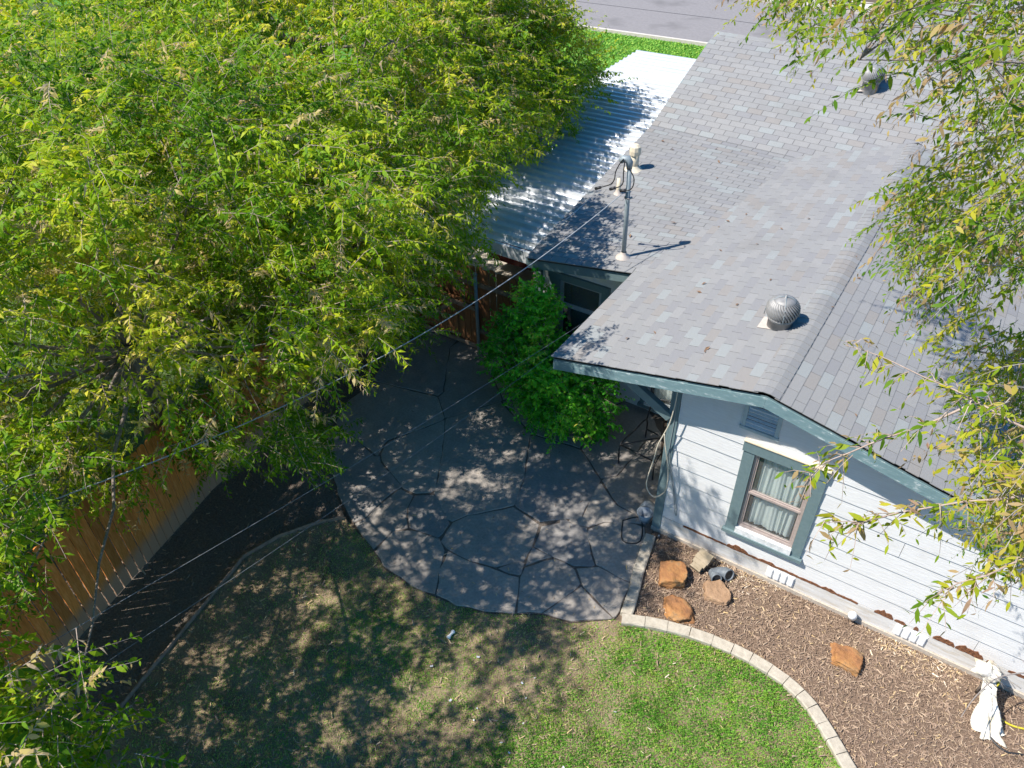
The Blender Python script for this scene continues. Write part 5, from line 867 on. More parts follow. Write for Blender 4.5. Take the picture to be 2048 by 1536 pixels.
CL_T2 = [(-6.18,2.18,5.94),(-8.37,-1.86,3.43),(-4.13,1.01,5.22),(-5.65,0.21,4.11),(-5.4,-0.27,5.23),(-8.71,0.83,7.04),(-7.66,6.85,5.21),(-12.24,2.34,3.49),(-8.75,4.25,6.66),(-11.65,2.36,5.01),(-6.72,1.44,6.65),(-9.66,-0.47,5.09),(-10.47,-0.97,3.68),(-6.43,5.71,4.32),(-11.08,0.3,5.8),(-8.58,-0.14,3.44),(-8.56,2.29,7.35),(-11.57,-0.18,4.26),(-6.59,0.81,6.77),(-7.7,0.37,2.36),(-6.76,6.91,4.92),(-5.61,0.2,6.19),(-8.56,1.31,6.94),(-5.1,0.22,6.1),(-8.78,1.88,6.06),(-8.19,7.17,6.19),(-7.92,6.1,5.02),(-8.15,-0.51,3.81),(-6.06,0.41,1.98),(-4.31,2.34,4.72),(-8.66,-0.8,5.56),(-6.21,5.39,4.03),(-7.2,0.76,2.78),(-9.94,1.46,5.23),(-6.72,-0.64,5.04),(-11.9,0.52,5.65),(-6.97,3.15,6.78),(-8.16,1.67,6.09),(-4.36,0.28,3.64),(-8.74,5.01,5.92),(-10.26,-1.85,4.54),(-10.74,-0.41,4.85),(-5.62,-1.68,4.08),(-6.21,0.18,4.2),(-8.37,-1.99,5.28),(-9.32,-0.33,4.53),(-6.98,-1.86,3.22),(-7.12,7.37,3.18),(-9.46,0.58,3.38),(-5.7,1.33,3.15),(-12.46,3.63,4.12),(-11.32,2.83,4.74),(-5.48,-0.14,4.09),(-7.0,0.74,2.25),(-10.34,1.99,2.26),(-8.79,0.19,4.9),(-11.3,2.5,5.38),(-6.16,3.69,2.75),(-8.8,1.54,6.22),(-10.82,0.93,2.61),(-11.31,3.58,2.46),(-7.81,6.2,6.06),(-11.6,0.39,2.98),(-8.57,1.65,2.55),(-7.53,4.0,6.01),(-9.29,-0.84,2.68),(-6.72,7.47,4.67),(-5.67,2.42,3.27),(-6.58,4.43,2.82),(-5.53,0.48,6.78),(-6.73,0.61,5.0),(-8.7,5.98,5.7),(-8.87,-0.94,5.99),(-5.43,1.33,3.57),(-8.95,7.14,6.2),(-6.36,0.3,5.18),(-11.71,1.99,3.34),(-9.22,0.32,4.73),(-6.91,-0.89,4.63),(-9.01,1.31,2.67),(-9.96,1.89,2.72),(-6.81,0.41,5.32),(-9.57,3.46,2.37),(-7.01,-1.25,2.28),(-11.04,0.45,4.11),(-9.82,-0.93,5.91),(-10.33,1.53,5.06),(-7.52,2.48,6.48),(-11.56,2.17,5.49),(-10.36,-1.56,3.79),(-7.65,8.11,4.68),(-6.79,-0.63,6.41),(-8.44,1.62,5.82),(-8.52,-0.81,3.82),(-8.23,-0.3,3.37),(-8.87,3.67,2.58),(-8.99,-0.09,5.72),(-9.24,1.13,6.86),(-8.28,1.05,6.9),(-9.17,5.95,7.1),(-11.44,0.98,6.32),(-7.39,-0.77,6.35),(-10.8,3.26,2.16),(-9.29,3.32,2.65),(-7.27,5.24,3.29),(-7.94,6.38,5.35),(-11.5,2.26,2.91),(-4.68,-1.02,4.24),(-6.79,8.03,3.6),(-11.55,4.77,2.62),(-5.88,1.75,4.85),(-12.17,1.39,3.93),(-7.94,3.48,6.47),(-8.94,-1.87,3.98),(-7.1,-0.96,6.11),(-8.32,1.25,2.78),(-7.33,1.28,6.49),(-10.93,-1.37,3.74),(-6.85,3.7,2.6),(-9.79,0.72,3.27),(-10.36,0.11,6.27),(-7.88,3.29,6.13),(-7.13,7.79,3.21),(-9.58,-0.29,2.63),(-12.47,2.21,4.85),(-9.43,3.01,2.32),(-10.17,0.37,3.45),(-4.06,0.69,4.84),(-11.9,0.65,3.82),(-7.01,-2.3,4.6),(-10.71,1.42,5.15),(-7.87,-0.13,3.54),(-11.3,0.19,3.09),(-5.53,1.32,2.56),(-12.49,3.85,3.57),(-4.92,0.19,2.2),(-12.51,3.7,4.76),(-5.45,-0.36,3.55),(-5.66,-0.6,5.33),(-5.14,0.19,5.02),(-8.52,-2.09,3.9),(-5.76,4.94,4.35),(-6.66,0.24,5.77),(-10.21,-0.0,3.65),(-4.9,-0.09,5.49),(-6.06,1.15,3.47),(-6.8,7.61,5.12),(-5.95,-0.05,3.8),(-8.07,1.11,5.54),(-6.31,3.38,2.4),(-9.14,-1.26,2.33),(-11.6,0.99,3.66),(-7.97,5.64,6.93),(-7.85,3.13,2.1),(-6.82,6.86,4.39),(-11.13,3.14,3.6),(-12.36,2.73,3.41),(-11.02,-0.2,4.1),(-8.9,5.83,6.79),(-5.77,-0.02,2.55),(-12.26,2.38,2.63),(-5.89,6.53,3.45),(-6.52,4.41,5.53),(-10.18,0.07,3.18),(-9.82,0.5,3.58),(-10.25,0.68,6.35),(-8.02,-0.33,4.53),(-8.05,-2.07,4.93),(-9.26,5.52,7.15),(-9.76,0.26,3.92),(-6.08,5.14,3.78),(-7.15,-1.17,4.54),(-6.05,6.44,3.82),(-6.54,0.64,5.47),(-8.73,-1.54,5.95),(-5.76,6.16,3.59),(-10.46,1.95,3.02),(-8.07,4.89,6.67),(-11.34,1.31,2.67),(-9.18,-0.2,2.48),(-6.35,-0.37,3.25),(-4.57,0.58,3.23),(-8.06,-1.54,2.44),(-7.76,3.8,6.31),(-7.1,0.68,7.18),(-6.73,0.14,4.95),(-6.66,-0.18,3.48),(-9.49,0.03,5.15),(-9.83,0.13,3.37),(-9.8,3.84,2.75),(-7.3,5.65,3.7),(-7.75,1.02,2.28),(-6.08,1.86,2.19),(-9.05,-1.26,5.26),(-12.62,2.2,4.43),(-9.45,-0.28,2.12),(-8.19,2.1,7.32),(-7.15,8.18,3.55),(-8.53,0.1,3.83),(-7.54,2.73,7.31),(-7.74,5.75,5.76),(-6.89,5.52,3.41),(-6.74,-2.06,4.22),(-7.73,-1.0,5.65),(-9.02,-0.48,2.25),(-11.65,2.31,2.49),(-5.38,2.33,3.94),(-5.42,1.11,4.8),(-12.58,1.93,5.07),(-11.49,-0.17,3.08),(-12.38,4.05,3.96),(-11.58,0.28,5.87),(-9.92,0.13,6.24),(-6.39,-0.31,3.95),(-9.64,-0.69,2.74),(-8.73,4.65,6.91),(-7.3,2.86,2.13),(-11.28,4.27,3.09),(-11.49,4.37,2.74),(-9.89,1.33,2.31),(-11.16,0.56,4.52),(-11.65,2.97,5.09),(-7.16,6.14,3.58),(-11.16,0.95,2.24),(-7.06,0.22,5.75),(-8.53,7.5,5.7),(-4.83,-1.1,4.63),(-7.06,5.84,3.23),(-5.38,0.03,2.66),(-12.04,1.45,4.41),(-7.49,-0.43,6.6),(-8.4,0.69,7.2),(-6.37,-0.81,6.16),(-8.01,4.54,6.87),(-7.65,2.54,2.25),(-8.67,0.4,7.06),(-7.59,5.75,6.84),(-6.07,1.41,4.93),(-8.33,0.82,5.8),(-9.65,0.86,6.12),(-10.98,-0.24,5.75),(-7.17,0.19,4.85),(-7.32,1.35,6.87),(-9.47,-1.42,5.72),(-8.15,-1.07,3.93),(-5.95,1.39,4.5),(-9.35,1.94,7.13),(-4.36,-0.41,4.61),(-4.45,1.25,4.99),(-11.8,1.61,4.13),(-9.0,3.48,7.15),(-7.22,-0.92,1.99),(-5.14,-0.31,4.91),(-4.32,2.26,5.16),(-7.21,5.66,5.82),(-6.62,1.77,2.57),(-6.34,7.93,3.91),(-5.1,2.01,5.78),(-6.95,-1.0,4.2),(-7.75,2.67,6.99),(-11.6,3.98,2.09),(-11.87,4.41,2.81),(-7.97,4.13,6.18),(-5.19,1.77,6.54),(-7.36,-1.51,2.3),(-7.58,0.7,2.82),(-8.92,2.9,2.21),(-12.29,0.68,4.61),(-7.46,-1.9,4.35),(-8.58,1.89,7.5),(-10.46,1.14,4.4),(-4.27,0.77,5.68),(-12.13,0.99,4.13),(-4.58,1.15,3.36),(-8.06,0.49,2.72),(-8.54,5.1,5.56),(-7.33,5.99,5.31),(-8.95,1.31,2.15),(-7.72,6.21,7.05),(-12.0,3.0,3.29),(-9.19,4.69,6.86),(-6.54,1.12,6.51),(-10.95,-0.31,4.51),(-9.52,-1.96,5.09),(-11.38,2.0,5.16),(-10.15,-0.93,2.58),(-6.65,2.29,2.12),(-11.23,-0.62,3.14),(-10.82,2.48,5.32),(-9.23,-0.99,5.49),(-8.88,3.77,7.43),(-5.62,0.81,3.15),(-5.52,3.29,3.73),(-11.77,2.76,2.99),(-8.78,1.16,5.64),(-5.06,0.27,6.49),(-6.43,0.02,5.5),(-8.4,1.8,2.24),(-5.53,2.63,3.62),(-10.58,1.63,4.01),(-6.39,3.95,5.85),(-5.46,1.73,2.98),(-11.93,1.06,4.56),(-8.29,2.16,7.7),(-8.69,4.61,7.36),(-6.26,6.32,3.18),(-7.45,3.61,6.18),(-7.64,6.62,4.91),(-11.05,0.16,4.53),(-11.66,3.59,2.12),(-5.6,1.71,3.35),(-11.39,0.04,2.63),(-9.52,-1.3,2.54),(-5.28,0.55,2.04),(-11.13,2.61,4.99),(-9.71,-0.23,4.68),(-6.26,3.68,5.57),(-9.51,-0.86,2.37),(-9.13,-2.22,3.93),(-6.47,-1.31,5.72),(-10.52,1.38,6.37),(-6.34,5.19,4.86),(-7.33,0.34,5.28),(-5.89,-0.17,2.1),(-8.4,-0.56,4.13),(-4.26,-0.57,4.28),(-10.87,3.82,1.99),(-11.73,0.05,5.44),(-5.04,0.72,6.59),(-10.76,1.51,4.68),(-6.7,-1.54,3.02),(-8.25,8.06,4.58),(-11.16,3.57,1.96),(-8.57,5.06,7.15),(-6.74,3.02,6.52),(-9.32,2.44,7.2),(-6.09,3.08,2.7),(-10.81,-0.01,4.77),(-9.76,0.33,4.76),(-9.96,-0.15,5.36),(-8.82,5.4,5.66),(-4.83,0.49,3.52),(-4.59,1.14,5.42),(-11.12,3.56,3.76),(-4.36,0.64,5.21),(-9.8,0.54,5.31),(-4.94,1.52,6.27),(-7.26,0.49,3.06),(-6.43,5.75,4.78),(-7.42,1.17,7.31),(-7.38,6.04,6.07),(-7.47,-2.02,3.23),(-7.42,-0.86,4.79),(-7.66,6.23,5.57),(-8.67,3.33,6.24),(-8.81,2.28,6.6),(-7.2,6.46,5.86),(-7.45,5.78,4.02),(-9.92,-1.64,5.06),(-5.85,1.52,4.15),(-8.42,3.02,6.06),(-8.07,8.08,5.0),(-12.65,4.27,3.78),(-8.91,1.9,2.58),(-12.49,1.26,4.27),(-7.56,-0.98,2.22),(-7.52,6.61,6.65),(-11.03,4.76,2.27),(-10.85,4.46,2.72),(-7.19,0.87,5.63),(-8.84,0.37,6.73),(-7.23,0.88,6.56),(-9.19,-0.87,2.15),(-6.84,1.68,2.02),(-8.91,-1.97,3.19),(-12.11,0.43,4.07),(-12.27,2.41,4.55),(-9.85,0.71,6.44),(-10.14,0.98,6.75),(-11.62,1.23,2.24),(-8.76,1.1,2.47),(-9.44,0.33,5.39),(-9.96,1.17,4.42),(-8.69,7.53,6.1),(-9.14,0.95,7.26),(-6.65,-1.08,4.98),(-12.24,2.51,3.06),(-9.73,2.02,2.18),(-6.52,7.21,4.85),(-5.15,2.51,3.67),(-5.63,1.57,4.62),(-7.11,-1.34,5.99),(-10.83,2.05,5.68),(-7.06,1.02,6.9),(-5.29,2.91,3.84),(-9.4,3.83,2.4),(-7.07,7.57,3.69),(-8.13,6.18,7.11),(-7.72,-0.65,6.02),(-9.09,3.31,7.58),(-7.93,-1.08,2.14),(-10.9,3.02,3.27),(-7.91,7.8,4.46),(-12.19,2.12,2.96),(-10.75,3.03,4.03),(-10.33,1.53,4.68),(-10.44,2.0,4.06),(-6.15,-1.26,3.68),(-7.01,1.22,7.26),(-9.77,2.26,2.58),(-7.36,0.68,2.36),(-10.47,-1.3,3.37),(-7.69,-1.39,2.08),(-8.16,3.66,6.08),(-4.32,0.79,3.56),(-9.52,-0.93,3.21),(-10.05,1.69,2.32),(-5.09,-0.87,4.1),(-6.1,2.39,2.01),(-4.61,1.24,3.85),(-8.41,5.43,5.41),(-7.46,-1.13,5.98),(-9.38,3.59,7.48),(-6.44,6.85,3.39),(-6.73,-1.02,5.91),(-8.47,-2.28,4.99),(-9.43,3.08,7.25),(-7.24,3.44,7.08),(-10.48,1.91,4.8),(-6.54,3.84,2.4),(-6.74,0.33,6.98),(-10.91,0.6,2.28),(-7.88,-0.41,3.26),(-8.48,-1.17,6.07),(-4.61,-0.61,4.1),(-8.6,0.96,6.62),(-7.08,2.86,6.26),(-12.75,4.1,4.16),(-6.18,5.14,4.42),(-4.22,1.29,5.58),(-4.23,1.02,4.74),(-11.21,-0.2,4.93),(-10.67,0.4,4.75),(-11.9,2.63,5.45),(-9.17,-0.36,4.97),(-7.72,-0.49,4.09),(-5.87,-0.3,4.09),(-8.83,0.05,6.98),(-8.14,0.44,2.08),(-7.21,-1.62,3.5),(-11.34,0.34,4.88),(-5.62,0.35,2.39),(-10.05,0.96,3.59),(-10.07,1.51,2.77),(-10.71,3.88,3.34),(-9.04,3.63,2.23),(-6.18,4.06,5.48),(-8.72,-0.59,3.55),(-5.87,0.45,3.89),(-6.05,1.76,6.02),(-6.59,6.56,3.04),(-10.94,-0.29,2.94),(-5.65,-0.06,4.87),(-10.3,-1.42,5.3),(-6.51,6.67,5.17),(-5.81,4.89,3.97),(-5.77,0.65,2.0),(-6.13,5.55,4.48),(-11.56,1.96,5.94),(-8.83,-2.09,3.55),(-8.58,5.66,5.97),(-6.5,6.68,4.68),(-10.45,1.0,6.5),(-6.59,1.37,2.64),(-6.8,1.06,5.36),(-5.18,-0.6,5.48),(-7.69,4.35,6.03),(-9.35,0.02,5.63),(-7.19,-1.17,4.93),(-7.21,2.24,7.2),(-8.85,3.21,2.42),(-5.69,-1.76,3.67),(-5.19,0.7,6.14),(-8.4,3.33,6.57),(-5.8,2.1,2.32),(-8.55,3.8,5.99),(-8.04,6.5,6.91),(-8.38,1.13,7.33),(-9.08,4.46,7.18),(-6.19,6.94,4.57),(-11.79,2.51,3.34),(-8.7,7.06,5.88),(-6.46,1.76,2.12),(-9.45,0.62,4.95),(-5.3,-0.91,5.29),(-9.24,6.26,6.8),(-9.48,2.06,6.2),(-5.9,-0.34,3.53),(-11.22,4.71,2.79),(-8.24,6.29,6.66),(-10.69,3.37,3.57),(-7.31,0.1,2.07),(-7.59,2.72,1.9),(-8.98,0.1,5.28),(-9.95,0.47,2.9),(-7.27,2.83,7.04),(-8.07,-0.93,3.35),(-9.14,-1.23,5.8),(-10.16,0.4,6.71),(-8.56,2.08,2.51),(-12.3,1.68,5.41),(-6.84,5.43,3.04),(-8.74,-1.59,3.08),(-5.36,-1.09,4.47),(-7.81,-0.82,6.56),(-5.87,-0.62,2.14),(-9.98,-1.93,4.8),(-10.8,3.67,2.4),(-8.22,-0.03,3.64),(-12.2,3.94,4.3),(-5.49,2.01,6.32),(-9.73,0.14,5.55),(-5.65,1.67,6.58),(-9.62,3.04,2.79),(-5.9,1.21,2.71),(-8.2,7.67,4.81),(-5.57,0.08,5.36),(-4.56,2.68,4.7),(-6.47,7.94,3.39),(-6.54,5.5,5.06),(-9.98,1.03,6.22),(-8.94,1.55,5.58),(-10.37,0.71,5.99),(-5.51,0.19,2.0),(-7.21,-0.44,6.32),(-9.33,-1.97,3.49),(-8.03,1.75,2.36),(-4.04,0.44,3.82),(-7.01,7.22,4.59),(-6.06,7.05,3.15),(-7.56,5.54,5.44),(-5.49,2.9,3.33),(-12.32,1.13,4.58),(-7.49,0.23,5.8),(-7.31,-2.21,5.11),(-11.54,4.74,3.01),(-9.37,2.33,6.69),(-11.15,2.84,3.86),(-9.22,-0.68,6.12),(-7.51,-2.35,4.07),(-7.51,0.56,7.08)]
CL_T3 = [(-7.88,8.99,4.89),(-8.34,3.24,3.56),(-6.9,4.17,3.57),(-7.06,5.93,3.38),(-7.72,8.7,5.32),(-6.99,7.05,3.6),(-8.72,7.27,5.57),(-6.73,4.63,4.81),(-6.93,9.32,2.91),(-8.47,7.69,5.7),(-8.42,8.57,5.64),(-6.42,7.11,3.41),(-6.99,5.59,4.62),(-7.79,4.13,4.49),(-7.35,8.33,2.93),(-6.92,6.67,5.13),(-6.86,8.15,3.29),(-7.51,5.21,5.0),(-8.24,3.43,3.03),(-7.14,8.12,5.17),(-7.32,3.74,2.95),(-7.28,4.2,3.03),(-6.89,5.74,5.22),(-8.25,5.63,5.27),(-6.81,7.57,3.64),(-7.61,6.43,4.51),(-7.56,4.48,4.23),(-6.88,8.41,3.04),(-7.56,3.82,4.37),(-8.94,3.33,3.3),(-7.46,6.87,4.57),(-7.25,5.24,3.42),(-7.21,6.45,4.38),(-6.5,4.44,3.32),(-7.09,3.59,3.47),(-5.87,5.26,3.56),(-7.88,5.38,4.62),(-6.83,8.1,4.72),(-7.43,4.0,2.62),(-6.14,4.82,4.44),(-6.34,7.36,3.95),(-7.13,7.14,4.47),(-6.98,5.36,3.62),(-8.01,6.46,4.66),(-6.72,5.38,3.39),(-8.2,8.73,5.02),(-6.66,9.77,3.27),(-7.45,7.03,4.97),(-6.62,6.99,3.04),(-6.57,4.05,2.93),(-7.01,6.0,2.92),(-6.13,7.04,3.96),(-7.62,6.68,4.09),(-7.48,7.28,4.61),(-7.25,6.58,4.9),(-7.04,3.99,3.14),(-6.91,5.2,3.08),(-6.43,4.22,4.37),(-8.27,7.31,5.44),(-6.01,5.21,3.21),(-7.33,7.83,3.21),(-5.96,7.44,3.61),(-6.42,4.52,4.66),(-7.54,5.66,4.77),(-6.65,6.79,3.48),(-7.73,6.72,5.14),(-6.79,9.2,3.27),(-6.43,8.08,4.35),(-6.98,7.9,2.74),(-6.94,8.65,4.9),(-6.78,4.28,4.5),(-6.46,4.67,4.29),(-6.37,6.81,3.83),(-6.0,6.98,3.49),(-6.63,7.65,4.82),(-7.25,8.13,4.46),(-6.98,7.12,2.98),(-7.87,5.22,4.98),(-6.89,8.76,4.38),(-7.88,7.38,4.64),(-7.44,5.55,5.14),(-7.16,8.25,4.81),(-7.18,5.76,4.91),(-8.17,8.67,5.41),(-7.62,6.49,4.85),(-7.01,9.72,2.85),(-7.07,8.41,4.28),(-6.97,7.72,4.83),(-8.03,7.56,5.66),(-6.2,5.9,3.86),(-7.99,8.3,5.12),(-7.08,5.64,3.16),(-5.74,5.91,3.7),(-5.49,5.24,3.85),(-6.43,9.13,3.15),(-5.96,5.49,3.8),(-7.57,5.38,3.63),(-7.43,7.11,4.31),(-8.59,7.76,5.35),(-8.6,6.99,5.34),(-7.56,4.06,4.09),(-8.68,6.6,5.44),(-6.39,7.35,3.16),(-7.43,5.74,3.41),(-7.77,5.89,5.41),(-8.06,3.18,3.2),(-6.74,5.84,3.28),(-7.97,3.72,4.44),(-7.93,5.76,5.07),(-7.05,6.83,4.35),(-7.3,5.88,5.3),(-6.93,9.58,3.72),(-7.32,5.85,3.71),(-5.91,5.92,4.1),(-5.73,4.76,3.49),(-6.71,5.51,2.93),(-7.16,5.24,2.85),(-6.61,7.29,3.72),(-5.97,5.57,3.28),(-6.75,8.32,4.15),(-7.12,5.35,4.92),(-8.06,4.22,4.68),(-6.04,6.66,3.33),(-6.77,4.22,3.15),(-6.91,7.74,5.18),(-7.89,6.8,4.83),(-8.73,3.45,2.99),(-6.8,8.49,4.57),(-7.22,4.29,3.41),(-7.28,3.65,4.27),(-6.48,9.4,3.39),(-7.15,8.52,2.74),(-6.79,7.94,4.38),(-7.99,8.63,4.74),(-7.99,4.51,4.49),(-6.34,8.33,4.09),(-7.8,4.42,4.0),(-6.69,7.31,3.35),(-7.58,9.21,4.73),(-7.98,7.05,4.56),(-6.29,7.42,3.53),(-8.55,3.17,3.23),(-6.7,3.77,3.14),(-6.66,9.55,2.98),(-6.93,4.5,3.48),(-6.36,6.62,3.52),(-7.87,6.7,4.39),(-8.13,7.13,5.7),(-7.11,6.91,4.85),(-8.17,5.29,5.22),(-6.79,4.72,4.35),(-7.58,4.21,4.78),(-7.18,8.57,4.64),(-5.64,5.54,3.66),(-8.71,3.23,3.59),(-6.9,4.02,2.84),(-6.8,3.75,3.63),(-8.01,8.93,5.27)]
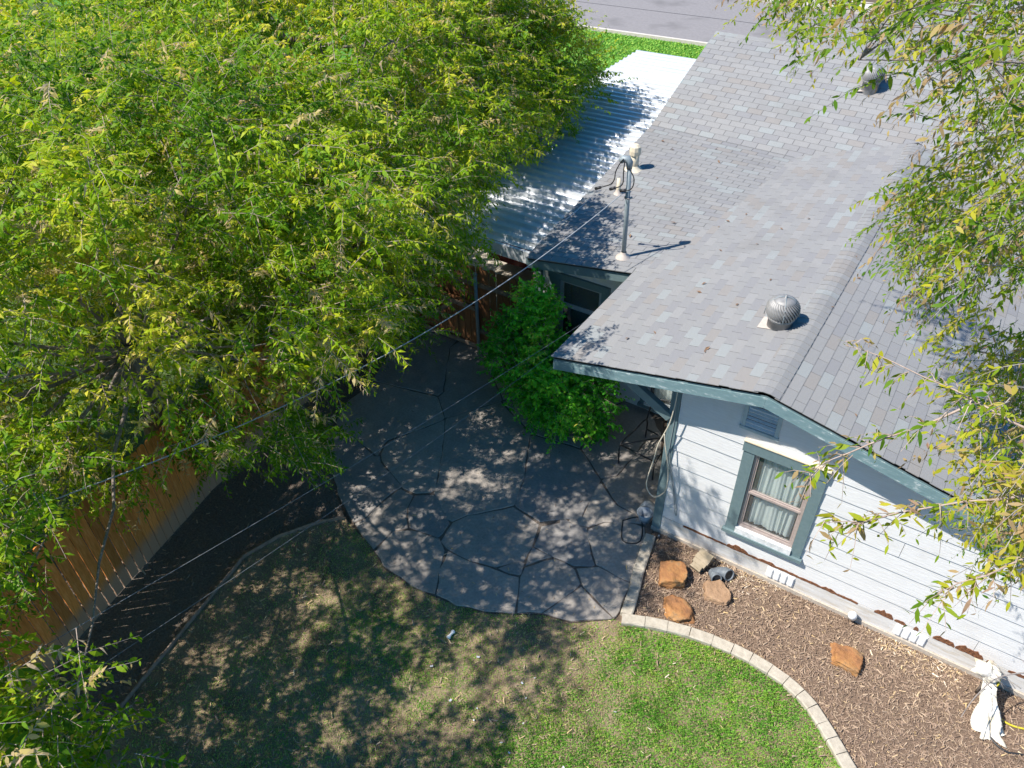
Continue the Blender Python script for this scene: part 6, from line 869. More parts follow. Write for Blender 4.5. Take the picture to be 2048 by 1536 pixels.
CL_T4 = [(-15.41,1.02,3.8),(-18.92,12.02,5.44),(-15.47,5.02,7.44),(-17.75,6.82,5.8),(-17.87,12.08,3.01),(-10.89,10.24,4.91),(-12.31,6.41,1.77),(-16.72,2.65,3.8),(-11.07,9.35,4.48),(-19.55,5.79,2.52),(-15.3,3.78,1.51),(-12.3,8.69,5.92),(-12.47,6.75,6.89),(-19.94,7.19,2.72),(-15.19,13.82,3.09),(-19.58,5.05,5.26),(-16.16,12.85,4.38),(-16.4,1.23,5.01),(-14.67,12.23,5.56),(-12.31,9.34,5.2),(-11.25,7.73,4.55),(-17.12,13.25,6.51),(-19.39,8.99,2.88),(-12.16,6.36,5.4),(-15.19,15.28,2.56),(-14.51,3.13,2.78),(-18.93,7.85,3.68),(-18.42,10.45,3.22),(-13.23,11.36,2.3),(-14.43,0.9,4.01),(-15.56,7.35,7.07),(-17.68,5.61,2.73),(-19.23,11.13,3.97),(-13.38,8.5,5.73),(-17.19,11.53,1.89),(-17.45,11.95,4.86),(-15.21,13.99,5.29),(-11.53,4.93,3.47),(-15.61,2.22,1.91),(-14.02,9.25,1.95),(-18.84,5.74,6.32),(-12.66,6.51,3.49),(-13.61,1.89,5.74),(-14.93,2.31,3.16),(-12.96,4.5,4.97),(-14.24,14.1,5.97),(-12.59,5.9,6.46),(-11.21,8.47,2.21),(-18.75,5.57,5.2),(-17.19,12.2,3.74),(-17.84,13.5,2.59),(-16.99,15.17,3.52),(-15.7,8.68,7.01),(-15.16,12.5,2.98),(-17.71,10.26,7.08),(-18.99,6.49,4.63),(-14.09,9.18,7.54),(-12.94,5.18,3.26),(-11.91,10.21,2.11),(-20.13,10.29,3.59),(-18.58,2.9,2.72),(-13.12,14.57,5.17),(-13.43,12.85,6.01),(-14.39,15.3,4.62),(-14.1,5.74,5.89),(-16.39,1.81,2.77),(-11.47,6.99,3.18),(-12.46,5.19,1.51),(-19.43,11.68,2.67),(-18.55,11.36,2.93),(-15.02,2.42,5.42),(-11.55,7.68,6.12),(-14.53,4.63,6.87),(-12.86,9.74,1.56),(-16.29,13.54,5.98),(-12.04,11.82,3.1),(-14.13,2.55,6.52),(-13.05,7.46,1.98),(-19.08,9.47,4.12),(-12.5,11.47,4.74),(-12.35,11.08,6.16),(-19.31,10.34,2.7),(-15.01,11.79,1.51),(-12.74,12.36,3.73),(-18.43,12.16,6.3),(-18.36,10.26,4.74),(-18.68,2.43,3.88),(-13.67,13.49,1.64),(-11.89,7.63,2.42),(-12.96,3.61,4.31),(-16.93,4.01,2.28),(-18.09,2.36,5.28),(-12.53,11.95,2.0),(-18.8,12.71,3.15),(-19.11,13.04,4.82),(-18.76,10.59,5.85),(-13.28,2.59,4.3),(-15.41,13.22,6.51),(-16.03,11.79,6.41),(-16.72,0.45,3.16),(-17.45,10.56,5.8),(-16.15,9.16,1.72),(-14.14,12.31,3.33),(-15.13,13.43,4.52),(-17.39,13.2,3.4),(-19.07,4.75,2.88),(-15.8,2.09,6.26),(-12.01,3.83,5.1),(-13.57,4.09,1.74),(-18.29,6.58,2.75),(-14.8,10.81,2.1),(-17.34,1.94,2.32),(-14.65,8.56,6.74),(-15.36,14.75,3.43),(-12.05,10.67,3.22),(-12.34,8.35,3.16),(-15.44,3.28,6.88),(-20.01,7.08,4.73),(-15.79,10.93,1.78),(-18.03,7.59,7.1),(-18.38,11.09,1.9),(-17.27,14.63,2.47),(-16.94,3.57,4.3),(-15.67,13.53,2.21),(-17.96,4.99,1.62),(-12.63,7.97,6.81),(-14.85,11.99,6.99),(-15.06,4.73,1.68),(-16.73,5.43,6.74),(-19.19,9.15,5.77),(-15.84,5.32,1.79),(-13.76,14.82,2.82),(-11.5,11.69,4.23),(-12.51,4.48,6.34),(-17.71,9.63,1.77),(-13.62,3.14,3.48),(-14.03,4.54,5.17),(-16.94,4.93,2.0),(-17.72,7.63,1.51),(-14.14,1.28,2.21),(-15.02,9.34,6.33),(-20.09,9.22,4.05),(-18.87,3.72,5.36),(-14.07,13.7,3.71),(-14.72,1.42,5.56),(-11.96,5.96,2.83),(-13.8,10.33,7.06),(-16.97,4.43,6.68),(-13.77,2.24,1.9),(-18.98,4.76,4.38),(-18.16,1.48,4.18),(-11.04,10.55,3.85),(-16.61,15.77,4.27),(-19.08,7.73,2.43),(-13.52,7.16,7.38),(-13.77,5.61,1.6),(-13.21,8.73,1.79),(-11.47,3.78,3.17),(-16.01,1.95,4.5),(-16.44,7.63,6.72),(-15.97,14.83,5.52),(-14.77,5.66,7.49),(-12.16,7.48,4.85),(-15.53,0.42,2.9),(-11.98,5.38,4.46),(-13.25,7.55,5.62),(-19.83,4.94,3.93),(-18.37,7.66,5.41),(-20.13,6.32,3.23),(-17.52,9.22,6.14),(-15.42,4.2,6.07),(-17.56,8.47,7.2),(-15.6,2.93,3.7),(-17.0,12.52,5.49),(-14.93,11.01,6.28),(-13.06,14.51,4.11),(-15.88,4.09,7.14),(-18.93,2.83,4.99),(-16.22,10.44,7.2),(-17.35,0.95,3.8),(-17.81,3.16,6.15),(-13.93,7.03,1.92),(-18.53,12.87,2.06),(-14.07,7.22,6.31),(-13.41,10.81,5.63),(-11.41,8.54,3.53),(-18.26,8.25,2.27),(-16.32,3.49,6.14),(-14.62,15.72,3.36),(-12.36,13.64,3.76),(-18.86,7.86,6.3),(-11.48,6.37,4.32),(-16.77,13.25,1.83),(-14.22,4.78,2.54),(-17.69,2.65,3.7),(-19.22,6.04,3.41),(-13.66,11.92,5.98),(-17.13,3.93,5.6),(-13.2,13.13,3.27),(-16.85,2.91,2.47),(-17.39,6.36,7.31),(-14.18,14.27,4.77),(-13.11,9.36,6.76),(-19.46,11.98,3.59),(-15.15,3.72,5.14),(-17.86,14.3,3.48),(-19.49,8.06,4.54),(-13.26,12.4,4.64),(-17.7,13.94,5.0),(-12.84,9.95,2.57),(-14.47,3.49,6.28),(-16.27,14.26,3.63),(-13.86,9.5,5.89),(-14.63,13.08,1.82),(-17.49,1.35,5.24),(-16.73,2.94,1.53),(-11.23,9.59,3.51),(-17.23,11.54,6.22),(-13.9,11.7,4.88),(-17.3,5.79,5.83),(-16.14,6.65,6.68),(-16.33,12.0,2.02),(-12.51,12.05,5.97),(-14.26,2.43,4.69),(-17.37,7.76,5.94),(-17.45,10.68,2.49),(-12.05,3.1,2.76),(-13.7,12.26,1.74),(-17.83,3.95,3.23),(-13.62,3.39,2.49),(-19.93,10.87,4.8),(-16.94,2.76,6.08),(-19.48,3.25,4.02),(-12.69,13.44,2.23),(-11.64,12.77,4.02),(-18.64,4.51,5.97),(-15.64,1.11,5.89),(-14.44,14.2,1.88),(-15.89,0.3,4.34),(-19.72,7.75,5.82),(-15.48,5.71,6.27),(-13.07,1.26,4.54),(-17.91,3.29,5.18),(-11.68,11.86,5.43),(-11.47,8.31,5.3),(-16.63,11.54,7.12),(-18.41,8.6,3.29),(-16.6,1.56,3.78),(-10.7,7.54,3.04),(-16.03,12.65,5.71),(-12.58,10.95,1.65),(-12.01,8.87,1.58),(-13.41,5.4,5.17),(-14.28,13.21,5.22),(-12.43,13.85,5.04),(-18.67,6.82,6.8),(-11.16,4.14,4.26),(-20.08,7.7,3.77),(-18.27,11.35,4.42),(-12.22,5.02,5.61),(-13.39,6.32,5.61),(-18.29,9.23,5.24),(-13.37,4.03,6.49),(-10.74,5.73,3.6),(-12.16,2.77,3.75),(-13.83,10.77,1.71),(-12.92,4.27,2.64),(-19.12,9.83,1.62),(-12.14,4.13,2.09),(-14.69,6.17,6.65),(-17.97,5.08,4.19),(-13.28,6.03,2.69),(-18.25,3.98,4.27),(-17.9,13.41,5.87),(-13.4,1.56,3.62),(-19.18,3.7,2.68),(-13.94,13.59,2.76),(-13.77,8.14,6.68),(-16.4,9.8,6.29),(-12.47,9.7,4.28),(-15.67,15.15,4.55),(-15.95,6.57,1.85),(-16.87,14.43,4.61),(-16.0,3.32,4.76),(-20.22,5.88,4.46),(-17.5,13.16,4.41),(-16.28,10.97,5.77),(-13.35,13.52,4.91),(-15.22,1.15,2.07),(-17.07,2.36,4.9),(-13.89,4.06,3.24),(-18.71,13.79,4.11),(-16.34,5.25,5.78),(-13.43,5.43,6.95),(-17.99,6.31,1.75),(-12.61,2.82,5.88),(-10.69,6.77,3.84),(-19.21,8.44,1.66),(-12.95,10.66,3.91),(-11.62,10.83,4.66),(-15.58,14.54,2.03),(-13.73,6.41,6.79),(-12.05,10.18,5.98),(-14.1,3.28,5.17),(-18.12,3.69,1.73),(-15.17,10.2,7.34),(-17.71,4.73,5.29),(-16.85,14.47,5.69),(-19.02,5.54,1.65),(-14.08,11.34,7.22),(-16.81,6.07,1.55),(-12.87,10.7,6.94),(-13.04,2.93,1.76),(-12.38,9.39,3.2),(-15.69,3.89,2.4),(-11.73,8.6,4.44),(-10.92,7.09,5.38),(-14.69,0.62,5.04),(-15.99,7.93,1.65),(-14.53,0.52,3.05),(-14.0,14.83,3.8),(-14.99,8.85,7.72),(-18.25,5.0,6.79),(-18.1,12.75,5.19),(-12.22,12.44,4.87),(-11.17,5.81,5.25),(-19.67,6.14,5.51),(-14.6,7.37,7.2),(-18.39,9.45,6.57),(-18.77,6.95,1.57),(-14.53,3.3,4.28),(-16.59,9.06,7.27),(-17.88,14.83,4.4),(-17.33,4.74,3.02),(-12.94,2.15,2.98),(-14.34,8.29,1.5),(-11.02,9.63,2.53),(-14.71,2.11,1.6),(-11.49,5.14,2.26),(-15.38,9.8,1.87),(-16.84,12.65,2.83),(-17.99,11.18,6.85),(-16.19,8.01,7.59),(-19.76,9.68,4.97),(-19.63,11.91,4.55),(-18.12,9.71,2.65),(-10.62,7.99,3.88),(-17.26,8.45,1.69),(-15.01,14.93,5.62),(-14.3,12.99,6.81)]
CL_T5 = [(-4.62,-7.8,2.59),(-3.71,-8.88,3.94),(-3.46,-7.58,4.04),(-2.6,-8.74,5.13),(-2.57,-9.46,4.5),(-1.84,-9.06,2.78),(-2.0,-9.44,2.14),(-1.93,-9.01,4.73),(-3.32,-10.06,4.11),(-4.53,-8.64,3.48),(-3.83,-9.85,1.82),(-5.43,-8.75,3.64),(-2.26,-9.15,3.91),(-2.34,-9.33,5.06),(-2.96,-9.93,1.84),(-4.44,-7.18,3.92),(-2.43,-10.08,2.26),(-1.94,-8.53,4.15),(-3.57,-9.99,4.73),(-1.76,-10.4,3.39),(-4.84,-7.79,4.21),(-2.27,-8.53,3.7),(-3.39,-10.54,3.49),(-3.13,-9.52,3.21),(-3.45,-9.52,2.54),(-2.53,-8.95,1.5),(-1.35,-9.31,4.61),(-2.78,-7.79,5.08),(-3.01,-10.48,2.9),(-3.56,-8.02,5.16),(-4.53,-9.04,2.04),(-2.3,-9.95,3.01),(-3.22,-7.23,3.65),(-1.33,-8.77,4.11),(-1.37,-8.6,2.1),(-3.43,-9.53,5.23),(-4.1,-8.59,4.84),(-3.79,-9.16,1.89),(-1.48,-7.67,2.61),(-2.71,-8.64,4.18),(-4.87,-7.51,3.34),(-2.14,-8.34,2.89),(-1.91,-9.87,3.84),(-2.71,-7.74,2.81),(-3.94,-8.26,3.01),(-2.49,-9.58,1.68),(-3.9,-9.02,5.27),(-3.18,-9.41,3.9),(-4.49,-9.69,3.79),(-3.12,-7.59,2.23),(-4.02,-9.83,2.42),(-5.03,-8.43,2.97),(-4.47,-9.95,4.28),(-4.4,-8.52,2.24),(-4.98,-9.37,2.5),(-2.54,-7.55,3.3),(-1.63,-7.27,2.01),(-3.25,-8.25,4.56),(-0.99,-9.53,2.78),(-0.92,-8.69,3.29),(-0.84,-9.37,4.1),(-3.31,-8.45,2.6),(-5.1,-9.27,3.84),(-2.59,-9.18,2.72),(-3.51,-7.99,2.1),(-4.2,-9.43,4.92),(-2.88,-8.31,2.07),(-2.58,-8.4,1.54),(-3.84,-7.99,4.47),(-3.4,-7.44,5.1),(-4.17,-7.9,3.91),(-3.23,-7.99,1.5),(-4.71,-8.33,4.42),(-3.82,-7.36,2.19),(-1.22,-8.03,3.46),(-2.24,-7.71,3.92),(-1.93,-9.38,3.28),(-4.23,-7.38,4.94),(-1.54,-8.34,2.72),(-1.99,-8.42,1.98),(-2.65,-9.92,3.57),(-0.82,-8.63,2.33),(-3.87,-9.14,2.67),(-3.37,-7.54,2.81),(-3.47,-9.16,4.75),(-4.02,-8.33,1.74),(-2.54,-7.87,1.9),(-1.74,-8.61,3.51),(-3.97,-9.38,3.88),(-4.22,-7.6,3.38),(-4.92,-9.08,4.71),(-4.51,-7.36,2.25),(-1.22,-9.88,3.45),(-2.89,-9.68,5.0),(-2.56,-7.92,4.46),(-3.14,-8.84,5.54),(-2.74,-7.46,3.85),(-5.01,-8.51,2.27),(-4.49,-9.54,3.11),(-1.59,-9.41,3.93),(-4.16,-7.81,2.04),(-3.77,-7.76,1.49),(-4.16,-7.54,2.83),(-2.17,-10.51,3.0),(-4.45,-10.18,2.91),(-3.89,-9.72,3.26),(-1.61,-9.84,2.53),(-2.45,-10.51,4.09),(-1.86,-9.73,4.55),(-5.33,-8.2,3.42),(-5.06,-9.75,3.55),(-2.79,-9.19,2.19),(-1.69,-8.14,3.85),(-2.97,-9.79,2.47),(-3.48,-8.55,1.51),(-4.58,-9.77,2.45),(-1.2,-9.36,2.25),(-3.4,-9.28,1.45),(-5.16,-7.52,2.78),(-4.58,-7.35,4.48),(-1.47,-9.14,1.77),(-4.41,-9.32,4.29),(-2.36,-10.04,4.85),(-2.98,-7.36,4.65),(-1.99,-7.7,1.8),(-3.89,-10.2,2.97),(-3.75,-8.37,3.57),(-4.08,-6.61,3.94),(-3.84,-10.47,3.83),(-5.39,-8.11,4.06),(-3.13,-7.81,3.48),(-3.05,-8.32,5.26),(-4.27,-8.45,4.01),(-0.71,-8.12,2.69),(-1.21,-7.82,2.0),(-2.85,-7.25,2.58),(-2.73,-10.02,4.13),(-2.01,-8.06,4.43),(-2.39,-8.43,4.59),(-1.01,-7.59,3.03),(-4.1,-8.14,5.27),(-0.63,-9.21,3.37),(-3.93,-9.72,4.41),(-4.0,-9.03,3.2),(-1.99,-7.65,3.08),(-2.18,-8.94,1.97),(-5.41,-8.99,2.85),(-4.55,-8.73,2.9),(-3.16,-9.02,2.92),(-2.97,-8.79,4.71),(-0.71,-8.89,2.83),(-3.37,-7.37,1.73),(-5.17,-8.81,4.3),(-1.95,-8.42,1.41),(-2.38,-9.06,3.31),(-3.6,-6.95,4.79),(-4.54,-8.05,4.94),(-3.48,-10.11,2.52),(-4.78,-7.9,2.04),(-1.3,-9.18,3.18),(-4.97,-8.41,3.83),(-3.59,-8.82,2.29),(-4.89,-8.55,4.91)]
CL_R = [(1.89,-2.94,8.45),(1.47,0.43,7.89),(2.31,-0.59,7.54),(2.52,-0.14,7.72),(2.42,-1.26,6.63),(3.65,-2.62,5.35),(1.22,-1.86,8.21),(2.56,-2.8,7.27),(2.38,-0.29,6.11),(3.55,-0.62,4.5),(1.58,-2.86,8.31),(2.32,-1.36,7.19),(2.13,-2.71,8.46),(3.15,0.27,6.08),(2.98,-1.62,5.79),(2.48,-0.16,5.44),(2.13,-1.06,8.14),(3.64,-0.74,4.84),(2.46,0.7,6.7),(1.02,-1.54,8.23),(2.23,-1.33,8.32),(2.61,-1.71,6.96),(2.33,-1.42,6.91),(1.58,-1.86,8.1),(3.55,-2.28,4.78),(2.29,-0.1,5.75),(2.61,0.54,6.88),(3.33,-0.53,4.93),(3.23,-1.49,5.99),(1.26,0.14,7.97),(0.74,-0.68,7.93),(3.24,-0.56,4.64),(2.38,-2.31,7.67),(3.47,-0.89,4.67),(2.5,0.94,7.49),(3.04,-3.7,6.59),(2.17,-0.56,6.21),(3.3,-1.29,5.62),(2.61,0.61,7.28),(2.99,-3.41,6.38),(3.57,-2.96,5.64),(3.42,-2.52,5.94),(2.57,-0.47,7.31),(2.75,-2.85,7.58),(2.42,0.78,7.14),(3.58,-2.42,5.16),(3.39,-3.81,6.26),(3.28,-3.95,6.49),(1.88,-1.33,8.18),(0.66,0.53,7.82),(3.62,-0.38,4.97),(1.65,0.55,7.5),(0.36,0.39,7.75),(2.64,-2.24,7.58),(2.89,0.47,5.9),(1.5,0.14,7.74),(3.7,-1.11,3.59),(3.39,-0.62,5.32),(2.55,-0.18,7.41),(2.54,-1.1,7.05),(3.94,-1.08,3.75),(2.08,-1.36,6.71),(3.51,-1.88,5.58),(0.63,-0.38,8.0),(3.32,-0.98,4.94),(2.35,-2.25,7.17),(2.43,-0.4,7.93),(2.01,0.43,7.85),(3.28,-3.5,6.28),(3.97,-1.41,3.8),(2.51,-0.42,5.57),(2.65,-1.78,6.67),(3.73,-0.48,4.7),(1.99,-0.14,6.1),(2.14,-2.8,8.12),(2.13,-1.54,7.92),(2.11,-1.62,8.38),(0.63,-0.96,8.06),(2.65,0.94,7.17),(2.61,-0.42,7.6),(2.16,-0.37,5.94),(2.53,-2.59,7.04),(3.65,-1.05,4.97),(2.65,-2.4,7.34),(3.25,0.45,5.86),(1.84,0.86,7.92),(0.21,0.61,7.58),(1.74,0.56,7.81),(2.59,-2.43,7.87),(3.38,-2.74,5.7),(2.33,-0.58,5.82),(2.55,-1.52,6.75),(2.7,-1.41,7.08),(3.42,-2.82,5.36),(1.62,0.17,7.45),(0.43,0.7,7.76),(3.05,0.35,5.69),(0.68,0.21,7.72),(3.76,-1.59,3.99),(2.84,-1.57,6.77),(2.45,-1.4,8.08),(2.26,-1.67,6.79),(2.84,-1.36,5.77),(3.6,-0.8,5.19),(2.3,-2.92,8.35),(3.35,-1.57,5.73),(3.12,-0.33,4.78),(2.15,-0.28,6.31)]
tree('pecan_tree', 'big spreading green tree behind the fence overhanging dark bed and patio', (-7.3,-3.4,0), (-7.0,-3.3,2.9), CL_T1, 26, .22,
     dict(per=17, tl=.50, nl=28, ll=.096, lw=.29, simple=True, centre=(-6.6,-3.4,2.6), droop=.30, tint=tint_green()), M['leaf_green'], M['twig'], 1, thick=.6)
tree('pecan_tree', 'second green tree behind the back fence beside the carport roof', (-9.2,3.6,0), (-9.0,3.5,3.0), CL_T2, 20, .20,
     dict(per=16, tl=.54, nl=26, ll=.108, lw=.29, centre=(-8.6,3.2,2.8), simple=True, droop=.28, tint=tint_green(.1, .76)), M['leaf_green'], M['twig'], 2, thick=.7)
tree('fruit_tree', 'smaller tree with pink bare shoots over the white metal roof', (-8.6,9.5,0), (-8.3,9.0,2.2), CL_T3, 16, .12,
     dict(per=15, tl=.55, nl=22, ll=.11, lw=.36, centre=(-8.2,8.8,1.8), simple=True, droop=.10, tint=tint_green(.05, .80, .06)), M['leaf_green'], M['twig'], 3)
tree('shade_tree', 'far green tree crown at the top left corner', (-15.5,8,0), (-15.3,8,3.0), CL_T4, 16, .25,
     dict(per=10, tl=.95, nl=16, ll=.22, lw=.34, centre=(-15.5,8,2.6), simple=True, droop=.25, tint=tint_green(.1, .7)), M['leaf_green'], M['twig'], 4)
tree('young_tree', 'near tree with grey green drooping branches in the lower left corner', (-5.0,-10.8,0), (-4.7,-10.4,1.8), CL_T5, 8, .03,
     dict(per=11, tl=.50, nl=17, ll=.115, lw=.36, centre=(-4.6,-9.6,2.6), droop=.30, tint=tint_green(0, .6, .18)), M['leaf_green'], M['twig_grey'], 5, thick=.45)
def tint_yellow(g, N, nl, C0):
    b = np.clip(.42+.9*(vnoise(C0, 1.3, 5)-.5)+g.normal(0, .15, N), .05, .85); dead = g.random(N) < .10
    t = b[:, None]+g.normal(0, .10, (N, nl)); t = np.where(dead[:, None], g.uniform(.88, 1.0, (N, nl)), np.minimum(t, .86)); return np.where(g.random((N, nl)) < .05, g.uniform(.88, 1, (N, nl)), t).ravel()
TW = [[(2.03,-3.419,6.61),(2.237,-3.411,6.603),(2.507,-3.515,6.624),(2.673,-3.529,6.613),(2.846,-3.643,6.646),(3.068,-3.689,6.623),(3.415,-3.562,6.549)], [(2.302,-4.233,5.927),(2.399,-4.197,5.961),(2.508,-4.161,5.998),(2.624,-4.095,6.071),(2.775,-4.031,6.152),(2.92,-3.974,6.235),(3.065,-3.936,6.306),(3.233,-3.809,6.338),(3.478,-3.565,6.394)], [(2.96,-4.406,5.94),(3.028,-4.346,6.008),(3.128,-4.29,6.083),(3.25,-4.135,6.124),(3.47,-3.878,6.166)], [(2.111,-3.922,5.97),(2.17,-3.858,6.035),(2.281,-3.781,6.116),(2.409,-3.694,6.217),(2.6,-3.669,6.415),(2.807,-3.543,6.609)]]
rt = tree('yellowing_tree', 'yellow green tree whose branches hang over the roof from the right', (7.7,3.2,0), (6.2,2.4,7.4), CL_R, 22, .20,
     dict(per=13, tl=.38, nl=18, ll=.072, lw=.31, centre=(5.0,1.0,8.0), droop=.42, tint=tint_yellow, spread=.13, out=.7), M['leaf_yellow'], M['twig_grey'], 6, thick=.45)
B = Vector((7.7,3.2,0))
for k, tw in enumerate(TW):
    pth = smooth_path([Vector(q)-B for q in tw], 3); n = len(pth)
    MB().tube(pth, [.002+.0065*(i/n) for i in range(n)], 6).build('drooping_branch', M['twig'], rt, True)
    pts = np.array([tuple(q) for q in pth[: int(n*.92)]])
    V, F, rn, TV, TF = leaves(pts, 2, .16, 5, .085, .30, tuple(np.array(tw[-1])-np.array(B)), .6, tint_yellow, 30+k, spread=.012, out=.3)
    tag(link('twigs', mesh_np('twigs', TV, [TF], M['twig']), rt), kind='stuff'); tag(link('leaf_spray', mesh_np('leaf_spray', V, F, M['leaf_yellow'], rn), rt), kind='stuff')

# leafy shrub on the patio
g = np.random.default_rng(5)
def ball(c, r, n):
    v = g.normal(size=(n, 3)); v /= np.linalg.norm(v, axis=1)[:, None]; return np.array(c)+v*(g.random(n)**.4)[:, None]*np.array(r)
SHR = np.concatenate([ball((-2.45,1.30,.85), (.85,.62,.70), 120), ball((-3.30,1.45,1.25), (.62,.55,.80), 80), ball((-3.25,1.65,2.15), (.28,.28,.40), 20), ball((-2.55,1.65,1.15), (.45,.35,.45), 40)]); SHR = SHR[SHR[:, 2] > .15]
tree('green_shrub', 'bushy bright green shrub on the patio in front of the teal window', (-2.85,1.35,.03), (-2.85,1.35,.5), SHR, 18, .05,
     dict(per=10, tl=.28, nl=13, ll=.085, lw=.52, centre=(-2.85,1.4,.5), droop=.15, spread=.10, tint=lambda g, N, nl, C0: np.clip(.42+1.1*(vnoise(C0, 2.2, 3)[:, None]-.5)+g.normal(0, .12, (N, 1))+g.normal(0, .15, (N, nl)), 0, 1).ravel()), M['leaf_bush'], M['twig'], 7, cat='shrub', thick=.6)

# ------------------------------------------------------------------ overhead cables
def cable(name, pts, r, mat, label):
    P = [Vector(q) for q in pts]; d = (P[-1]-P[-3]).normalized(); P += [P[-1]+d*3+Vector((0,0,.2)), P[-1]+d*9+Vector((0,0,1.4))]
    o = MB().tube(smooth_path(P, 4), r, 6).build(name, mat, None, True); return tag(o, label, 'cable')
def sagline(a, b, sag, n=8): a = Vector(a); b = Vector(b); return [a.lerp(b, k/n)-Vector((0,0,sag*4*(k/n)*(1-k/n))) for k in range(n+1)]
cable('overhead_cable', sagline((-2.2,2.5,4.13), (-4.24,-6.36,4.0), .55, 12), .0075, M['cable_grey'], 'thick grey service cable running from the roof mast across the trees')
cable('overhead_cable', sagline((-1.72,1.55,2.84), (-3.21,-7.2,3.5), .10), .0034, M['wire_dark'], 'upper of two thin wires running from the wing eave over the dark bed')
cable('overhead_cable', sagline((-1.72,1.15,2.84), (-3.0,-7.3,3.1), .14), .0026, M['wire_dark'], 'lower thin wire running beside the bed edging')
tag(MB().tube(smooth_path([(-0.022,-0.16,3.055),(-0.029,-0.16,2.725),(-0.059,-0.16,2.396),(-0.117,-0.16,2.153),(-0.179,-0.16,1.911),(-0.212,-0.16,1.596),(-0.264,-0.16,1.205),(-0.261,-0.16,1.026),(-0.209,-0.16,0.915),(-0.132,-0.16,0.873),(-0.05,-0.16,0.932),(0.032,-0.16,1.11),(0.038,-0.16,1.376),(-0.017,-0.16,1.701),(-0.085,-0.16,2.008),(-0.11,-0.16,2.157)], 4), .009, 6).build('hanging_cord', M['cable_cream'], None, True), 'cream cord knotted and looped at the teal corner board', 'cord')
tag(MB().tube(smooth_path([(-0.069,-0.04,2.793),(-0.041,-0.04,2.357),(-0.047,-0.04,1.879),(-0.041,-0.04,1.585),(0.025,-0.04,1.365),(0.119,-0.04,0.995),(0.194,-0.04,0.598),(0.223,-0.04,0.56),(0.202,-0.04,0.716),(0.133,-0.04,1.004),(0.045,-0.04,1.324),(-0.05,-0.04,1.78)], 4), .006, 6).build('hanging_cord', M['grey_pipe'], None, True), 'thin grey cord looped against the white siding by the corner', 'cord')

# ------------------------------------------------------------------ rocks and small things
def rock(name, c, s, rz, mat, label, seed, cuts, sub=5, rough=.13):
    import bmesh
    bm = bmesh.new(); bmesh.ops.create_icosphere(bm, subdivisions=sub, radius=1.0); rr = np.random.default_rng(seed)
    V = np.array([v.co[:] for v in bm.verts]); nrm_ = [np.array(q[:3], float)/np.linalg.norm(q[:3]) for q in cuts]; ds = [q[3] for q in cuts]
    for nn, d_ in zip(nrm_, ds):
        e = V@nn; over = np.maximum(0, e-d_); V = V-np.outer(over*.93, nn)
    V = V*(1+rough*(vnoise(V, 2.2, seed)-.5)[:, None]*2+.07*(vnoise(V, 5, seed+1)-.5)[:, None]*2+.035*(vnoise(V, 13, seed+2)-.5)[:, None]*2); V = V*np.array(s)
    for v, q in zip(bm.verts, V): v.co = q
    me = bpy.data.meshes.new(name); bm.to_mesh(me); bm.free(); me.materials.append(mat); me.polygons.foreach_set('use_smooth', [True]*len(me.polygons))
    o = link(name, me); o.location = c; o.rotation_euler = (0, 0, rz); return tag(o, label, 'rock', 'decorative boulders in the mulch bed')
BX = [(1,0,0,.68),(-1,0,0,.68),(0,1,0,.66),(0,-1,0,.66),(0,0,1,.62)]
rock('boulder', (.52,-.72,.035), (.26,.28,.24), .45, M['sandstone'], 'squarish orange brown boulder beside the ribbed tan drain fitting', 1, BX)
rock('boulder', (1.20,-.66,.03), (.30,.25,.15), -.55, M['tan_stone'], 'flat tan boulder with a pointed end below the black drain elbow', 2, [(0,0,1,.55),(1,.5,0,.6),(.8,-1,0,.5),(-1,.2,0,.66),(.2,1,0,.62),(-.6,-1,.1,.7)])
rock('boulder', (.82,-1.20,.025), (.27,.19,.13), -.35, M['sandstone'], 'rounded orange boulder next to the curved curb', 3, [(0,0,1,.7),(1,-.6,0,.75),(-1,-.8,.2,.78)])
rock('boulder', (3.02,-.70,.02), (.32,.22,.16), -.40, M['sandstone'], 'lone reddish orange boulder in the middle of the mulch', 4, [(0,0,1,.6),(1,.3,.1,.62),(-.7,1,.1,.6),(-1,-.6,.3,.66),(.5,-1,.1,.7)])
RX_ = lambda a: Matrix.Rotation(math.radians(a), 4, 'X')
dr = empty('drain_fitting', (.78,-.32,.10), 'ribbed tan square drain fitting lying against the wall bed', 'drain fitting'); dr.rotation_euler = (math.radians(-68), math.radians(6), math.radians(-12))
for k, (w_, z0, z1) in enumerate(((.105,.10,.19),(.112,.02,.098),(.102,-.05,.018),(.078,-.10,-.052),(.084,-.13,-.102))): MB().box(-w_, w_, -.075, .075, z0, z1).build('collar' if k % 2 else 'section', M['clay_plastic'], dr)
de = empty('drain_elbow', (1.10,-.34,.07), 'dark grey plastic drain elbow with open round mouths', 'drain elbow')
def hollow(path, ro, ri, nm, mat, par):
    mb = MB(); mb.tube(path, ro, 18, False); mb.tube(path[::-1], ri, 18, False)
    for e, s_ in ((0, 1), (len(path)-1, -1)):
        a0 = e*18; b0 = len(path)*18+(len(path)-1-e)*18
        for k in range(18):
            k2 = (k+1) % 18
    return mb.build(nm, mat, par, True)
hollow([(-.10,-.05,.0),(-.02,.02,.02),(.06,.06,.03),(.12,.03,.05)], .085, .075, 'long_arm', M['grey_plastic'], de)
hollow([(-.10,-.0,.0),(-.05,-.07,.02),(-.01,-.12,.04)], .075, .066, 'short_arm', M['grey_plastic'], de)
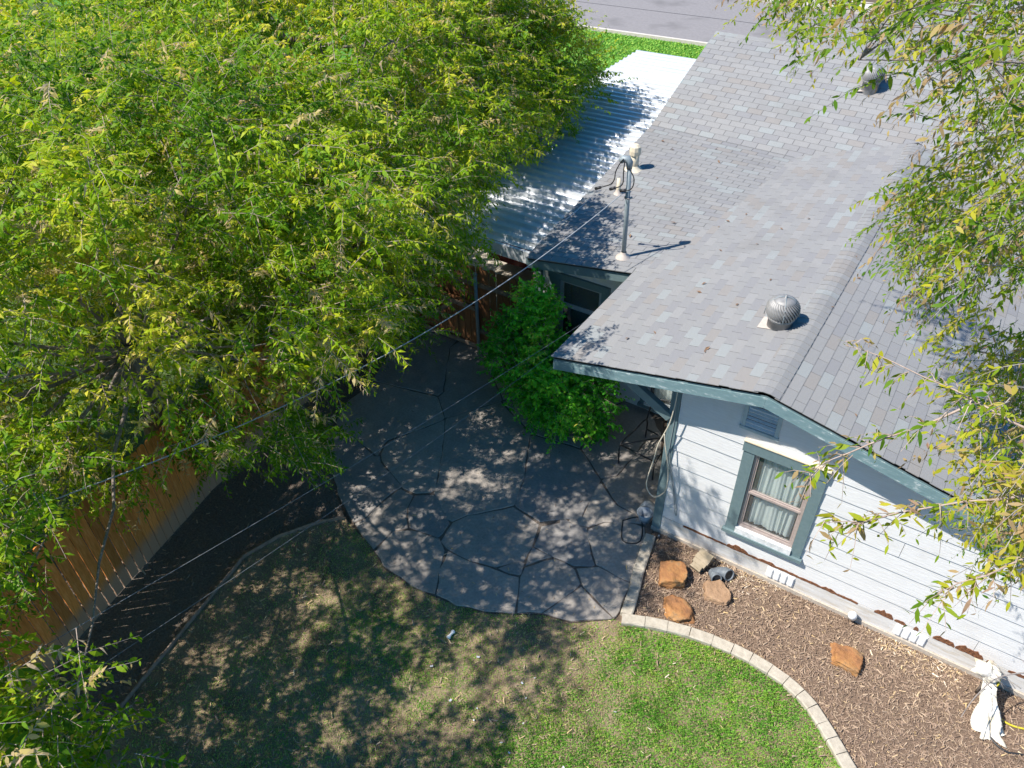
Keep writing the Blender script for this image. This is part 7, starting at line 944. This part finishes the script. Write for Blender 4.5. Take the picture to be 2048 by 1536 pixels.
for c, n_, r_ in (((.12,.03,.05), (.6,-.35,.3), .085), ((-.01,-.12,.04), (.5,-.6,.35), .075)):
    q = Vector(n_).to_track_quat('Z', 'Y').to_matrix().to_4x4(); MB().lathe([(r_*.86,-.01),(r_*.86,.012),(r_*1.06,.012),(r_*1.06,-.014)], 20, Matrix.Translation(c) @ q).build('rim', M['grey_plastic'], de, True)
    MB().lathe([(r_*.84,-.006),(0,-.006)], 20, Matrix.Translation(c) @ q).build('mouth_dark', M['black_rubber'], de)  # black disc painting the shade inside the pipe
sp = empty('sprinkler_head', (.04,-.14,0), 'small black sprinkler head in the soil near the wall corner', 'sprinkler'); MB().lathe([(.035,0),(.035,.05),(.028,.06),(.0,.06)], 14).build('body', M['black_rubber'], sp, True); MB().lathe([(.014,.061),(.014,.075),(0,.076)], 10).build('nozzle', M['grey_pipe'], sp, True)
def pot(name, loc, r0, r1, h, mat, label, cat, tilt=(0, 0)):
    o = empty(name, loc, label, cat); o.rotation_euler = (tilt[0], tilt[1], 0)
    MB().lathe([(0,.0),(r0,.0),(r1,h),(r1*.9,h),(r0*.88,.02),(0,.02)], 22).build('shell', mat, o, True)
    MB().lathe([(r1*1.0,h-.02),(r1*1.08,h-.02),(r1*1.08,h+.006),(r1*.98,h+.006)], 22).build('rim', mat, o, True); return o
pot('plastic_tub', (-.32,.30,.16), .10, .135, .20, M['tub_plastic'], 'pale blue plastic tub tipped upside down beside the corner board', 'tub', (math.radians(155), .25))
pot('plant_pot', (-.30,.06,.03), .085, .12, .17, M['tub_plastic'], 'open grey pot at the foot of the teal corner board', 'pot')
def wires(name, loc, segs, r, label, cat, mat='black_rubber', part='rod'):
    o = empty(name, loc, label, cat)
    for s_ in segs: MB().tube(smooth_path(s_, 4) if len(s_) > 2 else s_, r, 7).build(part, M[mat], o, True)
    return o
wires('chair_frame', (-.85,1.25,.03), [[(-.35,-.3,0),(-.36,-.28,.42),(-.3,.1,.46),(-.25,.5,.44),(-.24,.52,0)],[(.30,-.35,0),(.30,-.33,.40),(.32,.1,.44),(.34,.45,.42),(.34,.46,0)],[(-.36,-.28,.42),(.30,-.33,.40)],[(-.25,.5,.44),(-.2,.58,.8),(.05,.62,.9),(.30,.55,.8),(.34,.45,.42)],[(-.36,-.28,.42),(.34,.45,.42)],[(-.24,.52,.2),(.34,.46,.2)]], .014, 'bare dark metal patio chair frame beside the house corner', 'chair')
wires('metal_frame', (-.37,-.24,.045), [[(-.20,.09,0),(.01,.28,0),(.21,-.13,0),(-.02,-.27,0),(-.20,.09,0)]], .010, 'dark metal hoop frame lying flat on the patio by the curb', 'frame')
# wrapped rag and hoses
rg = empty('white_rag', (4.52,-.32,0), 'dirty white cloth knotted at the top and trailing over the mulch', 'cloth')
vs = []; nu, nv = 48, 30; rr = random.Random(4)
for j in range(nv+1):
    v = j/nv; cx, cy = .0+.22*v, -.02-.46*v; top = .50*(1-v)**1.15+.04; wd = .058+.075*v**1.3
    for i in range(nu):
        a = 2*math.pi*i/nu; fold = 1+.45*math.sin(a*5+v*4)*(.3+v)+.25*math.sin(a*9-v*6)*(.4+v); vs.append((cx+math.cos(a)*wd*fold, cy+math.sin(a)*wd*.8*fold*(1-.3*v), max(.018, top+math.sin(a)*.05*(1-v)+rr.uniform(-.012,.012))))
MB().add(vs, [(j*nu+i, j*nu+(i+1) % nu, (j+1)*nu+(i+1) % nu, (j+1)*nu+i) for j in range(nv) for i in range(nu)]).build('cloth_tail', M['rag'], rg, True)
vs = []; 
for j in range(13):
    th = math.pi*j/12
    for i in range(24):
        a = 2*math.pi*i/24; r_ = .15*(1+.22*math.sin(a*4+th*3)+.12*math.sin(a*9+th*7)); vs.append((-.03+math.sin(th)*math.cos(a)*r_*1.05, .02+math.sin(th)*math.sin(a)*r_*.8, .54+math.cos(th)*r_*.75))
MB().add(vs, [(j*24+i, j*24+(i+1) % 24, (j+1)*24+(i+1) % 24, (j+1)*24+i) for j in range(12) for i in range(24)]).build('knot', M['rag'], rg, True)
MB().tube([(.02,.05,0),(.02,.05,.5)], .02, 8).build('stake', M['bark'], rg, True)
MB().tube(smooth_path([(.09,.04,.55),(.13,-.02,.48),(.10,-.08,.42),(.03,-.10,.42)], 4), .016, 8).build('yellow_band', M['yellow_hose'], rg, True)
tag(MB().tube(smooth_path([(4.70,-.55,.03),(4.80,-.50,.03),(4.95,-.52,.03),(5.12,-.48,.03),(5.6,-.3,.03)], 5), .013, 8).build('garden_hose', M['yellow_hose'], None, True), 'short yellow striped hose running out from under the white rag', 'hose')
tag(MB().tube(smooth_path([(4.70,-.72,.03),(4.80,-.85,.03),(4.95,-.91,.03),(5.14,-.84,.03),(5.7,-.6,.03)], 5), .014, 8).build('garden_hose', M['black_rubber'], None, True), 'black hose curving over the mulch below the white rag', 'hose')
sl = empty('bare_sapling', (5.3,-.35,0), 'leafless grey sapling branch leaning over the white rag', 'sapling')
MB().tube(smooth_path([(0,0,0),(-.1,-.05,.5),(-.35,.05,.85),(-.75,-.25,.9),(-.95,-.65,.88),(-1.05,-1.0,.86)], 4), [.016-.0006*i for i in range(21)], 6).build('stem', M['twig_grey'], sl, True)
for i in range(12):
    a = Vector((-.2-.06*i, .02-.045*i, .75+.01*i)); d = Vector((random.uniform(-.4,.1), random.uniform(-.1,.4), random.uniform(-.1,.25)))
    MB().tube([a, a+d*.5+Vector((0,0,.03)), a+d], [.006,.004,.002], 5).build('side_twig', M['twig_grey'], sl, True)
bn = tag(MB().lathe([(0,-.07),(.025,-.068),(.032,-.05),(.018,-.02),(.018,.02),(.032,.05),(.025,.068),(0,.07)], 12, Matrix.Translation((-1.66,-3.23,.045)) @ Matrix.Rotation(math.radians(90), 4, 'X') @ Matrix.Rotation(.2, 4, 'Z')).build('dog_bone', M['white_plastic'], None, True), 'white bone shaped dog toy on the dry lawn', 'dog toy')
# litter that lies singly
leaf_me = MB().add([(-.05,0,0),(0,.02,.012),(.05,.0,.004),(0,-.02,.012),(0,0,.004)], [(0,4,1),(1,4,2),(2,4,3),(3,4,0)]).mesh('fallen_leaf', M['dead_leaf'])
for k in range(34):
    if k < 26: x = random.uniform(-1.4, 3.0); y = random.uniform(-.2, 4.5); z = zroof(x)+.018
    else: x = random.uniform(-3.4, -1.8); y = random.uniform(3.0, 7.0); z = lowz(x, y)+.02
    o = link('fallen_leaf', leaf_me); o.location = (x, y, z); o.rotation_euler = (random.uniform(-.3,.3), random.uniform(-.3,.3), random.uniform(0, 6.28)); s_ = random.uniform(.5, 1.1); o.scale = (s_, s_, s_)
    tag(o, 'small dry brown leaf lying on the grey shingle roof', 'leaf', 'fallen leaves on the roof')
scrap = MB().add([(-.03,-.01,0),(.03,-.015,.004),(.025,.02,.012),(-.02,.018,.003)], [(0,1,2),(0,2,3)]).mesh('paper_scrap', M['pale_scrap'])
for x, y in ((-1.15,-3.3),(-1.6,-3.75),(-1.1,-4.0),(-.75,-3.9),(-.7,-4.05),(-.45,-3.3),(-.3,-3.45),(-.15,-3.75),(-.25,-4.1),(-.1,-4.15),(.75,-3.0),(.55,-3.95),(-.35,-3.15)):
    o = link('paper_scrap', scrap); o.location = (x, y, .035); o.rotation_euler = (random.uniform(-.4,.4), random.uniform(-.4,.4), random.uniform(0, 6.28)); s_ = random.uniform(.4, .85); o.scale = (s_, s_, s_)
    tag(o, 'tiny pale scrap lying in the patchy lawn grass', 'scrap', 'pale scraps on the lawn')
